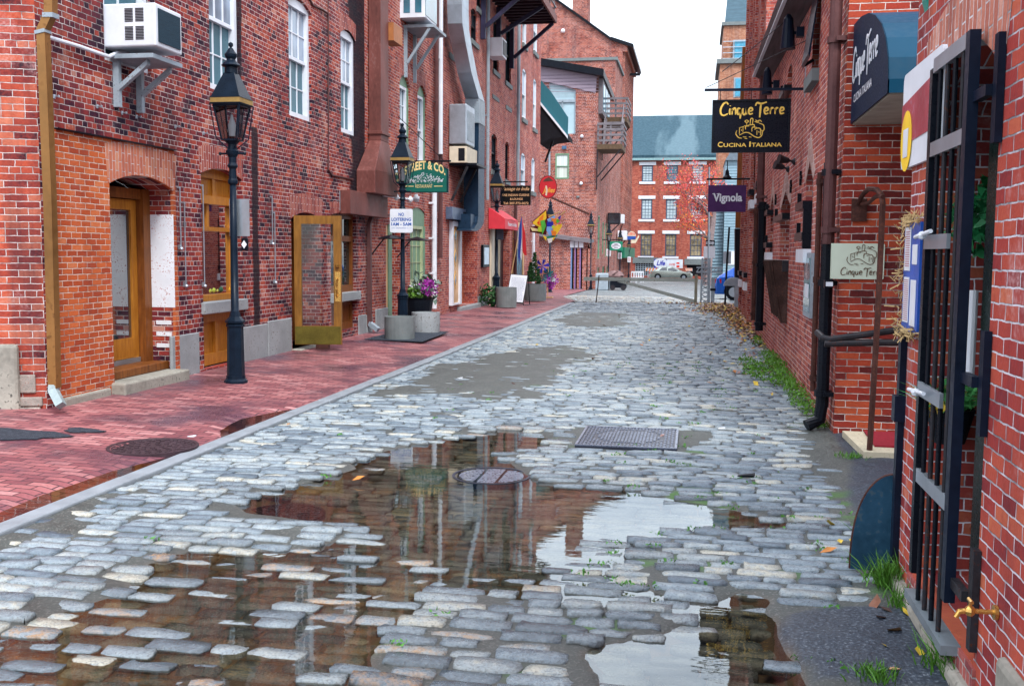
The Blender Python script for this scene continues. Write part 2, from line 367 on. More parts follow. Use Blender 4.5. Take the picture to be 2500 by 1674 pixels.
m_brickP = brick('pier_brick', BR_DEEP, soot=.2, eff=.08, mortar=(.66, .58, .54), squash=99, row=.064, bw=.215, ms=.0045)
m_brickN = brick('near_brick', [(0, (.14, .022, .03)), (.3, (.31, .045, .04)), (.7, (.41, .078, .05)), (1, (.50, .15, .075))], soot=.25, eff=.55, mortar=(.62, .60, .66), squash=99, row=.0575, bw=.150, ms=.0042, bumpd=.006)
m_brickE = brick('far_brick', [(0, (.12, .032, .028)), (.5, (.29, .070, .045)), (1, (.41, .14, .09))], soot=.4, eff=.2, row=.085, bw=.24, ms=.007)
m_brickF = brick('mill_brick', [(0, (.22, .05, .04)), (.5, (.36, .09, .06)), (1, (.44, .15, .10))], soot=.3, eff=.1, row=.10, bw=.28, mortar=(.30, .17, .15))
m_white_brick = M('painted_brick', (.72, .76, .82), .6, var=.1, spots=(.35, .08, .06))
m_dark = M('dark_interior', (.012, .012, .016), .9, var=.2, bmp=0)
m_granite = M('granite', (.27, .295, .31), .7, var=.28, scale=3, bmp=.35, spots=(.14, .13, .12))
m_granite_w = M('weathered_granite', (.30, .29, .25), .75, var=.45, scale=2.5, bmp=.5, spots=(.08, .08, .07))
m_conc = M('concrete', (.15, .175, .18), .8, var=.2, scale=5, bmp=.3, spots=(.18, .18, .17))
m_white = M('white_paint', (.66, .70, .76), .45, var=.14, scale=2.5, bmp=.03)
m_cream = M('cream_paint', (.62, .55, .42), .5, var=.12)
m_black = M('black_iron', (.006, .008, .013), .32, var=.3, bmp=.1)
m_iron = M('dark_iron', (.03, .03, .036), .45, metal=.3, var=.4, bmp=.3, spots=(.09, .03, .015))
m_blueiron = M('blue_black_iron', (.006, .011, .025), .38, var=.4, scale=3, bmp=.15)
m_rust = M('rusty_steel', (.155, .05, .042), .55, metal=.2, var=.45, scale=2.5, bmp=.3, spots=(.20, .09, .08), stretch=(1, 1, .5))
m_rustpipe = M('rusty_pipe', (.07, .03, .025), .6, metal=.2, var=.5, scale=6, bmp=.4, spots=(.14, .05, .025))
m_galv = M('galvanised_steel', (.40, .46, .52), .38, metal=.75, var=.22, scale=2.5, bmp=.05)
m_galvp = M('grey_painted_steel', (.27, .33, .38), .5, var=.3, scale=4, spots=(.14, .13, .13))
m_brass = M('brass', (.60, .36, .10), .3, metal=.9, var=.2)
m_bandb = M('brass_band', (.34, .22, .07), .5, metal=.3, var=.3)
m_yellow = wood('yellow_wood', (.26, .085, .010), (.50, .21, .026))
m_leaf = wood('dark_amber_wood', (.13, .055, .010), (.29, .135, .022))
m_brown = wood('brown_wood', (.09, .028, .008), (.27, .09, .018))
m_tan = wood('tan_wood', (.55, .32, .14), (.70, .46, .25))
m_greywood = wood('grey_wood', (.08, .075, .085), (.22, .20, .22), sc=(1, 1, 8))
m_green = M('green_paint', (.13, .24, .15), .5, var=.2)
m_bronze = M('bronze_downspout', (.25, .12, .035), .4, metal=.45, var=.35, scale=1.2, spots=(.16, .07, .02))
m_brownpipe = M('brown_downspout', (.10, .045, .045), .45, var=.3)
m_pane = glass('window_glass')
m_pane_b = glass('blue_window_glass', (.03, .12, .17), .06)
m_screen = M('window_screen', (.045, .13, .17), .35, var=.2, scale=3, bmp=0)
m_curtain = M('white_curtain', (.42, .50, .60), .5, var=.3, scale=3, stretch=(3, 3, .3), bmp=0)
m_lampglass = thinglass('lamp_glass')
m_mantle = M('white_mantle', (.8, .82, .85), .4, var=.05, bmp=0)
m_lampblk = M('lamp_black', (.006, .013, .025), .34, var=.35, scale=9, bmp=.1)
m_asphalt = M('asphalt', (.035, .045, .062), .62, var=.5, scale=30, bmp=1.0, spots=(.16, .17, .19))
m_leafg = M('green_leaves', (.10, .22, .03), .5, var=.5, scale=12)
m_darkgreen = M('dark_green_leaves', (.03, .09, .03), .5, var=.5, scale=12)

# ================================================================== ground shapes
def sdf(poly, x, y):
    p = np.array(poly); n = len(p); d = np.full(x.shape, 1e9); ins = np.zeros(x.shape, bool)
    for i in range(n):
        a, b = p[i], p[(i+1) % n]; ex, ey = b-a; wx, wy = x-a[0], y-a[1]
        t = np.clip((wx*ex+wy*ey)/(ex*ex+ey*ey+1e-12), 0, 1)
        d = np.minimum(d, (wx-ex*t)**2+(wy-ey*t)**2)
        c = ((a[1] > y) != (b[1] > y)) & (x < (b[0]-a[0])*(y-a[1])/(b[1]-a[1]+1e-12)+a[0]); ins ^= c
    return np.where(ins, 1, -1)*np.sqrt(d)
def gp(pts, z=-.03): return [tuple(U(a, b, Z=z)[:2]) for a, b in pts]
def sm(t): t = np.clip(t, 0, 1); return t*t*(3-2*t)
def vnoise(x, y, s, seed=0):
    r = np.random.default_rng(seed).random((64, 64)); a = x*s; b = y*s; i = np.floor(a).astype(int); j = np.floor(b).astype(int); fa = sm(a-i); fb = sm(b-j)
    g = lambda i, j: r[i % 64, j % 64]
    return (g(i, j)*(1-fa)+g(i+1, j)*fa)*(1-fb)+(g(i, j+1)*(1-fa)+g(i+1, j+1)*fa)*fb
WL = -.030
P_S = gp([(-300, 1440), (0, 1425), (110, 1385), (230, 1350), (190, 1315), (300, 1280), (430, 1238), (560, 1246), (680, 1240), (770, 1215), (900, 1200), (1400, 1200), (1500, 1260), (1480, 1390), (1440, 1420), (900, 1640), (-300, 1640)])
P_T = gp([(1180, 1180), (1560, 1150), (1620, 1215), (1500, 1245), (1440, 1290), (1520, 1345), (1650, 1380), (1500, 1400), (1300, 1368), (1170, 1352)])
P_D = gp([(505, 1152), (560, 1124), (700, 1098), (790, 1072), (770, 1056), (870, 1028), (1000, 1000), (1110, 985), (1215, 972), (1235, 990), (1292, 1010), (1262, 1032), (1180, 1038), (1190, 1060), (1240, 1092), (1300, 1104), (1440, 1112), (1560, 1140), (1640, 1152), (1760, 1178), (1870, 1203), (1740, 1222), (1600, 1218), (1440, 1235), (1330, 1290), (1230, 1330), (1060, 1300), (900, 1290), (840, 1240), (770, 1212), (640, 1192), (540, 1178)])
P_P = gp([(1345, 1480), (1335, 1500), (1370, 1545), (1380, 1640), (1870, 1640), (1830, 1520), (1785, 1428), (1745, 1400), (1765, 1374), (1700, 1352), (1640, 1378), (1560, 1380), (1500, 1385), (1570, 1430), (1500, 1455)])
P_I = gp([(940, 1368), (1100, 1348), (1171, 1357), (1290, 1364), (1430, 1390), (1470, 1412), (1545, 1438), (1420, 1462), (1345, 1478), (1310, 1505), (1345, 1640), (790, 1640), (820, 1500), (890, 1425)])
P_A = gp([(1785, 1440), (1800, 1405), (1880, 1387), (2010, 1383), (2100, 1398), (2142, 1450), (2152, 1490), (2205, 1545), (2180, 1575), (2000, 1562), (1880, 1545), (1810, 1480)], 0)
P_A2 = gp([(1905, 985), (1950, 1060), (1940, 1130), (1985, 1200), (1960, 1280), (2070, 1300), (2120, 1000), (2010, 985)], 0)
P_G1 = gp([(860, 905), (940, 860), (1010, 835), (1100, 815), (1180, 795), (1290, 792), (1352, 800), (1370, 815), (1330, 830), (1300, 850), (1260, 870), (1200, 905), (1110, 938), (1000, 903)], 0)
P_G2 = gp([(1268, 728), (1320, 712), (1430, 715), (1450, 728), (1440, 745), (1350, 752), (1290, 742)], 0)
P_G3 = [(-4.1, 4.4), (-3.6, 4.9), (-3.55, 5.7), (-3.75, 6.4), (-4.1, 6.6)]
c1, c2, c3 = (U(a, b, Z=-.01) for a, b in ((1124, 1081), (650, 1158), (1432, 1002)))
r1 = (U(1214, 1081, Z=-.01)-c1).length; r2 = (U(775, 1158, Z=-.01)-c2).length*.93
q0, q1 = U(1309, 1019, Z=0), U(1553, 984, Z=0)
BX = (q0.x+.02, U(1549, 1019, Z=0).x, q0.y, q1.y)                      # rectangular cover
def top_z(x, y):
    z = np.zeros(x.shape)+.006*(vnoise(x, y, 1.3, 1)-.5)
    for poly, sub, wd in ((P_S, -.0305, .3), (P_T, -.026, .16), (P_D, -.060, .30), (P_P, -.066, .20)):
        s = sm(sdf(poly, x, y)/wd+(.3 if sub < -.06 else .08)); z = z*(1-s)+sub*s
    s = sm(sdf(P_I, x, y)/.15+.25); z = z*(1-s)-.012*s
    return z
def bed_z(x, y, top):
    z = top-.0135+.006*(vnoise(x, y, 5, 3)-.5)
    g = np.maximum(sdf(P_G1, x, y), sdf(P_G2, x, y)); g = np.maximum(g, sdf(P_G3, x, y))
    n = (vnoise(x, y, 2.2, 5)-.5)*.5+(vnoise(x, y, 7, 6)-.5)*.25
    z += .020*sm((g+n)/.35+.3)
    z -= .018*sm(-top/.06-.35)
    for P in (P_A, P_A2): s = sm(sdf(P, x, y)/.10+.6); z = z*(1-s)+(.004+.02*sm(sdf(P, x, y)/.4))*s
    s = sm((x-.80+.25*(vnoise(x, y, 2, 8)-.5))/.2)*(y < 10); z = np.where(s > 0, np.maximum(z, z*(1-s)+(-.004)*s), z)
    return z
def grid_obj(name, X0, X1, Y0, Y1, st, fz, mat, attr=None):
    xs = np.linspace(X0, X1, int((X1-X0)/st)+1); ys = np.linspace(Y0, Y1, int((Y1-Y0)/st)+1)
    gx, gy = np.meshgrid(xs, ys); z = fz(gx, gy); nx, ny = len(xs), len(ys)
    v = np.stack([gx, gy, z], -1).reshape(-1, 3)
    i = (np.arange(ny-1)[:, None]*nx+np.arange(nx-1)[None]).reshape(-1); f = np.stack([i, i+1, i+nx+1, i+nx], -1)
    return np_mesh(name, v, f, mat, {k: a(gx, gy).reshape(-1) for k, a in (attr or {}).items()})
def np_mesh(name, v, f, mats, attrs=None, smooth_=True):
    me = bpy.data.meshes.new(name); n = len(f); k = f.shape[1]
    me.vertices.add(len(v)); me.vertices.foreach_set('co', v.astype(np.float32).ravel())
    me.loops.add(n*k); me.loops.foreach_set('vertex_index', f.astype(np.int32).ravel())
    me.polygons.add(n); me.polygons.foreach_set('loop_start', np.arange(0, n*k, k, dtype=np.int32)); me.polygons.foreach_set('loop_total', np.full(n, k, np.int32))
    me.polygons.foreach_set('use_smooth', np.full(n, smooth_)); me.update(calc_edges=True)
    for a, d in (attrs or {}).items():
        at = me.attributes.new(a, 'FLOAT', 'POINT'); at.data.foreach_set('value', d.astype(np.float32))
    for m in (mats if isinstance(mats, list) else [mats]): me.materials.append(m)
    o = bpy.data.objects.new(name, me); COL.objects.link(o); return o

# materials that read the road's own attributes
def attr(t, name): a = N(t, 'Attribute'); a.attribute_name = name; return a.outputs['Fac']
mstone, t, b = nodes('granite_setts')
g = N(t, 'NewGeometry'); n1 = N(t, 'TexNoise', Scale=16.0, Detail=7.0, Roughness=.72); n2 = N(t, 'TexNoise', Scale=90.0, Detail=3.0)
for n in (n1, n2): t.links.new(g.outputs['Position'], n.inputs['Vector'])
tn = math_(t, 'ADD', attr(t, 'tint'), math_(t, 'MULTIPLY', math_(t, 'SUBTRACT', n1.outputs['Fac'], .5), 1.3))
c = ramp(t, tn, [(0, (.06, .092, .125)), (.3, (.135, .185, .23)), (.6, (.245, .305, .345)), (.85, (.34, .385, .39)), (1, (.45, .44, .37))])
ru = math_(t, 'MULTIPLY', attr(t, 'rust'), ramp(t, n1.outputs['Fac'], [(.42, 0.), (.62, 1.)]))
c = mixc(t, ru, c, (.40, .20, .06))
c = mixc(t, ramp(t, n2.outputs['Fac'], [(.5, 0.), (.68, .6)]), c, (.06, .065, .07))
c = mixc(t, ramp(t, math_(t, 'ADD', attr(t, 'edge'), math_(t, 'MULTIPLY', math_(t, 'SUBTRACT', n1.outputs['Fac'], .5), 1.1)), [(.42, 0.), (.85, .95)]), c, (.022, .025, .024))  # joint dirt and shadow lines painted near-black onto the stone edges
dm = attr(t, 'damp'); c = mixc(t, math_(t, 'MULTIPLY', dm, .30), c, (.08, .085, .08))
t.links.new(c, b.inputs['Base Color'])
rr_ = ramp(t, math_(t, 'ADD', n1.outputs['Fac'], math_(t, 'MULTIPLY', math_(t, 'SUBTRACT', n2.outputs['Fac'], .5), .5)), [(.3, .24), (.7, .60)])
t.links.new(math_(t, 'MULTIPLY', rr_, math_(t, 'SUBTRACT', 1.0, math_(t, 'MULTIPLY', dm, .5))), b.inputs['Roughness'])
b.inputs['Specular IOR Level'].default_value = .62
bump(t, b, math_(t, 'ADD', n2.outputs['Fac'], math_(t, 'MULTIPLY', n1.outputs['Fac'], 3.0)), .006, .8)
mbed, t, b = nodes('road_grit')
g = N(t, 'NewGeometry'); n1 = N(t, 'TexNoise', Scale=3.0, Detail=8.0, Roughness=.75); n2 = N(t, 'TexNoise', Scale=70.0, Detail=3.0)
for n in (n1, n2): t.links.new(g.outputs['Position'], n.inputs['Vector'])
c = ramp(t, n1.outputs['Fac'], [(.3, (.028, .034, .032)), (.55, (.055, .064, .060)), (.75, (.11, .11, .10))])
c = mixc(t, ramp(t, n2.outputs['Fac'], [(.55, 0.), (.68, .7)]), c, (.19, .19, .18))
c = mixc(t, math_(t, 'MULTIPLY', attr(t, 'damp'), .5), c, (.03, .03, .028))
c = mixc(t, attr(t, 'moss'), c, (.045, .13, .02))
c = mixc(t, attr(t, 'mud'), c, (.115, .080, .052))
c = mixc(t, attr(t, 'tar'), c, ramp(t, math_(t, 'ADD', n2.outputs['Fac'], math_(t, 'MULTIPLY', math_(t, 'SUBTRACT', n1.outputs['Fac'], .5), .35)), [(.38, (.010, .016, .028)), (.60, (.035, .05, .075)), (.82, (.22, .25, .28))]))
t.links.new(c, b.inputs['Base Color']); t.links.new(ramp(t, n1.outputs['Fac'], [(.3, .42), (.7, .8)]), b.inputs['Roughness'])
bump(t, b, n2.outputs['Fac'], .006, .8)
mwater, t, b = nodes('puddle_water'); t.nodes.remove(b)
g = N(t, 'NewGeometry'); mp_ = N(t, 'Mapping'); mp_.inputs['Scale'].default_value = (1.0, 2.4, 1); n1 = N(t, 'TexNoise', Scale=5.0, Detail=3.0)
t.links.new(g.outputs['Position'], mp_.inputs[0]); t.links.new(mp_.outputs[0], n1.inputs['Vector'])
bp = N(t, 'Bump'); bp.inputs['Strength'].default_value = .12; bp.inputs['Distance'].default_value = .004; t.links.new(n1.outputs['Fac'], bp.inputs['Height'])
tr = N(t, 'BsdfTransparent'); tr.inputs[0].default_value = (  .90, .80, .64, 1); gl = N(t, 'BsdfGlossy'); gl.inputs['Roughness'].default_value = .0
fr = N(t, 'Fresnel'); fr.inputs[0].default_value = 1.74; ms_ = N(t, 'MixShader'); t.links.new(bp.outputs[0], gl.inputs['Normal'])
gl.inputs[0].default_value = (.84, .93, 1, 1)
t.links.new(fr.outputs[0], ms_.inputs[0]); t.links.new(tr.outputs[0], ms_.inputs[1]); t.links.new(gl.outputs[0], ms_.inputs[2]); t.links.new(ms_.outputs[0], t.nodes['Material Output'].inputs[0])

# road bed
def damp(x, y): return sm(np.maximum(np.maximum(sdf(P_S, x, y), sdf(P_D, x, y)), sdf(P_P, x, y))/.5+.75+.9*(vnoise(x, y, 3, 17)-.5))
def in_tar(x, y): return sm(np.maximum(sdf(P_A, x, y), sdf(P_A2, x, y))/.05+.6)
road = grid_obj('road_bed', -3.92, 2.9, 1.6, 34.7, .055, lambda x, y: bed_z(x, y, top_z(x, y)), mbed, {
    'damp': lambda x, y: damp(x, y), 'mud': lambda x, y: sm(-top_z(x, y)/.025-.4), 'tar': in_tar,
    'moss': lambda x, y: sm((vnoise(x, y, 3.1, 12)*.6+vnoise(x, y, 9, 13)*.4-.72)*9)*sm((x+2.6)/2)*.9})
tag(road, kind='structure')
# granite setts
def setts(name, x0f, x1f, ya, yb, rowh, lmin, lmax, skip, topf, rot=False, tmean=.5, tsd=.23, gap=.0045, seed=3, zb=None, jit=.0048):
    rg = np.random.default_rng(seed); cx = []; cy = []; hx = []; hy = []
    y = ya
    while y < yb:
        rh = rowh*rg.uniform(.90, 1.12); x = x0f(y)-rg.uniform(0, .02); xe = x1f(y); first = True
        while x < xe:
            L = rg.uniform(lmin, lmax)*(rg.uniform(.45, 1) if first else 1); first = False; cx.append(x+L/2); cy.append(y+rh/2); hx.append(L/2-gap*rg.uniform(.5, 1.3)); hy.append(rh/2-gap*rg.uniform(.5, 1.1)); x += L
        y += rh
    cx, cy, hx, hy = map(np.array, (cx, cy, hx, hy))
    cy = cy+.05*(vnoise(cx, cy, .45, 21)-.5)*2
    if rot: pass
    k = cx+hx*.5 < np.array([x1f(v) for v in cy]); k &= ~skip(cx, cy, hx)
    cx, cy, hx, hy = cx[k], cy[k], hx[k], hy[k]; n = len(cx)
    us = np.array([-1, -.955, -.6, 0, .6, .955, 1]); vs = np.array([-1, -.89, 0, .89, 1])
    gu, gv = np.meshgrid(us, vs); gu = gu.ravel()[None]; gv = gv.ravel()[None]
    cor = np.abs(gu)**6*np.abs(gv)**4
    px = cx[:, None]+gu*hx[:, None]*(1-.035*np.abs(gv)**4-.03*cor); py = cy[:, None]+gv*hy[:, None]*(1-.10*np.abs(gu)**7-.05*cor)
    wob = rg.normal(0, 1, (n, 35)); px += wob*.0055; py += rg.normal(0, .0050, (n, 35)); py += rg.normal(0, .025, (n, 1))*gu*hx[:, None]
    tz = topf(cx, cy); ring = ((np.abs(gu) == 1) | (np.abs(gv) == 1)); r2_ = ((np.abs(gu) == .955) | (np.abs(gv) == .89)) & ~ring
    pz = tz[:, None]+rg.normal(0, 1, (n, 1))*(jit*(1+.6*((tz < -.02) & (tz > -.045))))[:, None]+rg.normal(0, .0014, (n, 35))-.0025*r2_-ring*.034-.0012*(gu**2+gv**2)
    pz += rg.normal(0, .05, (n, 1))*gv*hy[:, None]+rg.normal(0, .022, (n, 1))*gu*hx[:, None]
    v = np.stack([px, py, pz], -1).reshape(-1, 3)
    q = (np.arange(4)[:, None]*7+np.arange(6)[None]).ravel(); q = np.stack([q, q+1, q+8, q+7], -1)
    f = (np.arange(n)[:, None, None]*35+q[None]).reshape(-1, 4)
    ti = np.clip(rg.normal(tmean, tsd, n), .02, 1)
    ru = (rg.random(n) < .30)*rg.uniform(.3, 1, n)*(tz < -.010)*(cx < -.7)
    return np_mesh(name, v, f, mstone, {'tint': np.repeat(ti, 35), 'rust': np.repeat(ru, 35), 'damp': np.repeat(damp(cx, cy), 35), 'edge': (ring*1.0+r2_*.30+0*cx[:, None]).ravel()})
def skip(x, y, h):
    s = (np.hypot(x-c1.x, y-c1.y) < r1+h*.55)*(np.abs(y-c1.y) < r1+.02) | (np.hypot(x-c2.x, y-c2.y) < r2+h*.6)*(np.abs(y-c2.y) < r2)
    s = s | ((x+h > BX[0]-.03) & (x-h < BX[1]+.03) & (y > BX[2]-.07) & (y < BX[3]+.07))
    s = s | (sdf(P_A, x, y) > -.02) | (sdf(P_A2, x, y) > -.02)
    return s
def xr(y): return 1.03 if y < 5.3 else (1.10 if y < 9.9 else 1.27)
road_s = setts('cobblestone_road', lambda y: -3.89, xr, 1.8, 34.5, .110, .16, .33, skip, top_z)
tag(road_s, kind='structure')
wm = MB(); wm.quad((-3.9, 1.5, WL), (1.04, 1.5, WL), (1.04, 12.6, WL), (-3.9, 12.6, WL))
tag(wm.build('puddle_water', mwater), kind='structure')
# light crossing and road beyond the gate
m_far = brick('far_setts', [(0, (.16, .19, .22)), (.5, (.26, .29, .32)), (1, (.36, .38, .40))], mortar=(.10, .11, .12), row=.16, bw=.3)
def pave(name, stops, mortar, bw, row, ms=.006, wetm=.5, rotxy=False, wetcol=(.05, .03, .05), spec=.5, bd=.006):
    m, t, b = nodes(name); g = N(t, 'NewGeometry'); sp = N(t, 'SeparateXYZ'); t.links.new(g.outputs['Position'], sp.inputs[0])
    nw = N(t, 'TexNoise', Scale=3.0, Detail=3.0); t.links.new(g.outputs['Position'], nw.inputs['Vector']); sw = N(t, 'SeparateXYZ'); t.links.new(nw.outputs['Color'], sw.inputs[0])
    a = math_(t, 'ADD', sp.outputs[0], math_(t, 'MULTIPLY', sw.outputs[0], .022)); c_ = math_(t, 'ADD', sp.outputs[1], math_(t, 'MULTIPLY', sw.outputs[1], .022))
    cx = N(t, 'CombineXYZ'); t.links.new(a, cx.inputs[1 if rotxy else 0]); t.links.new(c_, cx.inputs[0 if rotxy else 1])
    bt = N(t, 'TexBrick'); bt.inputs['Scale'].default_value = 1; bt.inputs['Brick Width'].default_value = bw; bt.inputs['Row Height'].default_value = row
    bt.inputs['Mortar Size'].default_value = ms; bt.inputs['Mortar Smooth'].default_value = .3; bt.inputs['Color1'].default_value = (0, 0, 0, 1); bt.inputs['Color2'].default_value = (1, 1, 1, 1)
    t.links.new(cx.outputs[0], bt.inputs['Vector'])
    n1 = N(t, 'TexNoise', Scale=.9, Detail=7.0, Roughness=.65); n2 = N(t, 'TexNoise', Scale=40.0, Detail=3.0)
    for n in (n1, n2): t.links.new(g.outputs['Position'], n.inputs['Vector'])
    c = ramp(t, math_(t, 'ADD', bt.outputs['Color'], math_(t, 'MULTIPLY', math_(t, 'SUBTRACT', n2.outputs['Fac'], .5), .5)), stops)
    c = mixc(t, bt.outputs['Fac'], c, mortar)
    wf = ramp(t, n1.outputs['Fac'], [(.45, 0.), (.62, 1.)])
    c = mixc(t, math_(t, 'MULTIPLY', wf, wetm), c, wetcol)
    t.links.new(c, b.inputs['Base Color']); t.links.new(ramp(t, wf, [(0, .55), (1, .26)]), b.inputs['Roughness']); b.inputs['Specular IOR Level'].default_value = spec*.7
    bump(t, b, math_(t, 'ADD', math_(t, 'MULTIPLY', bt.outputs['Fac'], -1.0), math_(t, 'MULTIPLY', n2.outputs['Fac'], .6)), bd, .8)
    return m
m_pavebrick = pave('paving_brick', [(0, (.16, .045, .055)), (.25, (.25, .080, .088)), (.75, (.33, .120, .122)), (1, (.42, .20, .20))], (.045, .022, .030), .20, .092, ms=.0065, wetm=.8, wetcol=(.065, .035, .06), bd=.010)
m_road2 = pave('far_road', [(0, (.08, .10, .11)), (.5, (.14, .165, .175)), (1, (.21, .225, .23))], (.05, .06, .06), .28, .15, wetm=.25, wetcol=(.10, .12, .12))
def slab(name, pts, mat, dz, sub=1):
    v = []; pts = [(a, b) for a, b in pts]; m = MB(); tri = tessellate_polygon([[Vector((a, b, 0)) for a, b in pts]])
    m.add([(a, b, gz(b)+dz) for a, b in pts], [tuple(x) for x in tri]); return tag(m.build(name, mat), kind='structure')
gm = MB()
for (ya, za), (yb, zb) in zip([(-80, -.16), (34.6, -.16), (34.7, -.02), (36, -.02), (60, gz(60)-.02), (140, gz(140)-.02), (900, gz(140)-.02)], [(34.6, -.16), (34.7, -.02), (36, -.02), (60, gz(60)-.02), (140, gz(140)-.02), (900, gz(140)-.02)]):
    gm.quad((-300, ya, za), (300, ya, za), (300, yb, zb), (-300, yb, zb))
tag(gm.build('ground', m_road2), kind='structure')
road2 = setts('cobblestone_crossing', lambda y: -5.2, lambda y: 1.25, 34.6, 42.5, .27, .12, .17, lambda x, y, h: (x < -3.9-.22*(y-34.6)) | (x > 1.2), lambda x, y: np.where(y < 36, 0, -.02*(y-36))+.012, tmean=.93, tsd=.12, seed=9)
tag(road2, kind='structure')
slab('road_beyond', [(-4.6, 42.5), (3.6, 42.5), (8, 60), (14, 118), (-16, 118), (-7, 70), (-5.6, 56)], m_road2, .004)
slab('brick_forecourt', [(-9, 34.7), (-4.0, 34.7), (-5.3, 43), (-5.9, 56), (-8, 72), (-17, 72), (-12, 40)], m_pavebrick, .012)
# sidewalk and kerb
P_W1 = gp([(60, 1190), (130, 1150), (250, 1108), (330, 1075), (398, 1046), (360, 1080), (240, 1125), (120, 1165)], 0); P_W2 = gp([(500, 1003), (515, 980), (600, 962), (652, 948), (610, 972), (545, 997)], 0)
P_W1 = [(-4.0, 4.9), (-4.20, 5.4), (-4.27, 6.1), (-4.22, 6.9), (-4.0, 7.7)]; P_W2 = [(-4.0, 8.3), (-4.24, 8.7), (-4.36, 9.3), (-4.15, 9.9), (-4.0, 10.1)]
def side_z(x, y):
    d = np.maximum(sdf(P_W1, x, y), sdf(P_W2, x, y))
    return .012+.032*np.clip(-4.06-x, 0, 3)/1.0*np.clip((34-y)/8, 0, 1)-.030*sm(d/.16+.75)+.006*(vnoise(x, y, 1.4, 31)-.5)*sm((-4.0-x)*2)
side = grid_obj('sidewalk', -8.6, -4.06, .5, 34.7, .08, side_z, m_pavebrick); tag(side, kind='structure')
sw_ = MB(); sw_.quad((-4.9, 4, .001), (-4.06, 4, .001), (-4.06, 12, .001), (-4.9, 12, .001)); tag(sw_.build('kerb_puddle_water', mwater), kind='structure')
kb = MB(); y = 1.0
while y < 33.4:
    L = rng.uniform(1.6, 2.6); e = min(y+L, 33.6); j = rng.uniform(-.006, .006); kb.box(-4.055+j, -3.905+j, y, e-.012, -.12, .020+rng.uniform(-.004, .006)); y = e
tag(kb.build('kerb', M('granite_kerb', (.22, .25, .28), .5, var=.25, scale=4, bmp=.3), bevel=.012), kind='structure')

# covers
def round_cover(c, r, z, mat, kind, label, grp):
    t_ = thing('manhole_cover', (c.x, c.y, z), label, 'manhole cover', grp)
    m = MB(); m.lathe((c.x, c.y, z), [(r, -.03), (r, .012), (r*.93, .012), (r*.92, .004), (r*.90, .004)], 40); m.build('cover_ring', mat, t_)
    m = MB(); m.lathe((c.x, c.y, z), [(r*.895, -.02), (r*.895, .008), (r*.86, .008), (r*.85, .001)], 40)
    if kind == 'bars':
        mb_ = MB()
        for i in range(-6, 7):
            yy = i*r*.125; h = math.sqrt(max(0, (r*.82)**2-yy*yy))
            for a, b in ((-h, -r*.30), (-r*.22, r*.22), (r*.30, h)):
                if b-a > .03: mb_.box(c.x+a, c.x+b, c.y+yy-r*.035, c.y+yy+r*.035, z, z+.009)
        mb_.build('cover_ribs', m_ribs, t_)
    else:
        for rr, n in ((.2, 5), (.36, 9), (.52, 14), (.68, 19), (.8, 24)):
            for k in range(n): a = 2*math.pi*k/n+rr*7; m.box(c.x+r*rr*math.cos(a)-.016, c.x+r*rr*math.cos(a)+.016, c.y+r*rr*math.sin(a)-.012, c.y+r*rr*math.sin(a)+.012, z, z+.010)
    m.build('cover_plate', mat, t_)
m_ribs = M('worn_ribs', (.30, .33, .42), .3, metal=.6, var=.2)
m_cast = M('cast_iron', (.035, .04, .06), .34, metal=.35, var=.3, bmp=.3)
m_castr = M('rusty_cast_iron', (.05, .032, .04), .5, metal=.2, var=.35, bmp=.4)
round_cover(c1, r1, -.0385, m_cast, 'bars', 'round ribbed iron manhole cover at the edge of the big puddle', None)
round_cover(c2, r2*.8, -.066, m_castr, 'dots', 'round iron cover sunk under the left end of the puddle', None)
cs = U(350, 1021, Z=.03); rs = (U(455, 1021, Z=.03)-cs).length*.97
round_cover(cs, rs, .026, m_castr, 'dots', 'round dark iron manhole cover set in the brick sidewalk', None)
t_ = thing('utility_cover', ((BX[0]+BX[1])/2, (BX[2]+BX[3])/2, 0), 'rectangular patterned iron cover set among the cobblestones', 'utility cover')
m = MB(); m.box(BX[0], BX[1], BX[2], BX[3], -.05, .006); m.build('cover_frame', m_cast, t_, bevel=.006)
m = MB(); nx_ = 26; ny_ = 16
for i in range(nx_):
    for j in range(ny_):
        a = BX[0]+.03+(BX[1]-BX[0]-.06)*(i+.5)/nx_; b2 = BX[2]+.03+(BX[3]-BX[2]-.06)*(j+.5)/ny_
        e = ((a-(BX[0]+BX[1])/2)/(BX[1]-BX[0])*2)**2+((b2-(BX[2]+BX[3])/2)/(BX[3]-BX[2])*2)**2
        if .40 < e < .50: continue
        s_ = .30 if (i+j) % 2 or e < .4 else .2; dx = (BX[1]-BX[0])/nx_*s_; dy = (BX[3]-BX[2])/ny_*s_; m.box(a-dx, a+dx, b2-dy, b2+dy, .004, .013)
m.box(BX[0], BX[1], BX[2], BX[2]+.02, .004, .015); m.box(BX[0], BX[1], BX[3]-.02, BX[3], .004, .015); m.box(BX[0], BX[0]+.02, BX[2]+.021, BX[3]-.021, .004, .015); m.box(BX[1]-.02, BX[1], BX[2]+.021, BX[3]-.021, .004, .015)
m.build('cover_studs', M('worn_iron', (.17, .20, .27), .3, metal=.6, var=.2), t_)
# asphalt patches on the brick sidewalk
for i, (a, b_, rx, ry) in enumerate(((35, 998, .42, .22), (190, 986, .17, .10))):
    c = U(a, b_, Z=.05); m = MB(); pts = []
    for k in range(18): an = 2*math.pi*k/18; rr = 1+.2*math.sin(3*an+i)+.1*math.sin(7*an); x_, y_ = c.x+rx*rr*math.cos(an), c.y+ry*rr*math.sin(an); pts.append((x_, y_, float(side_z(np.array([x_]), np.array([y_]))[0])+.006))
    m.prism(pts, (0, 0, .006)); tag(m.build('asphalt_patch', m_asphalt), kind='structure')
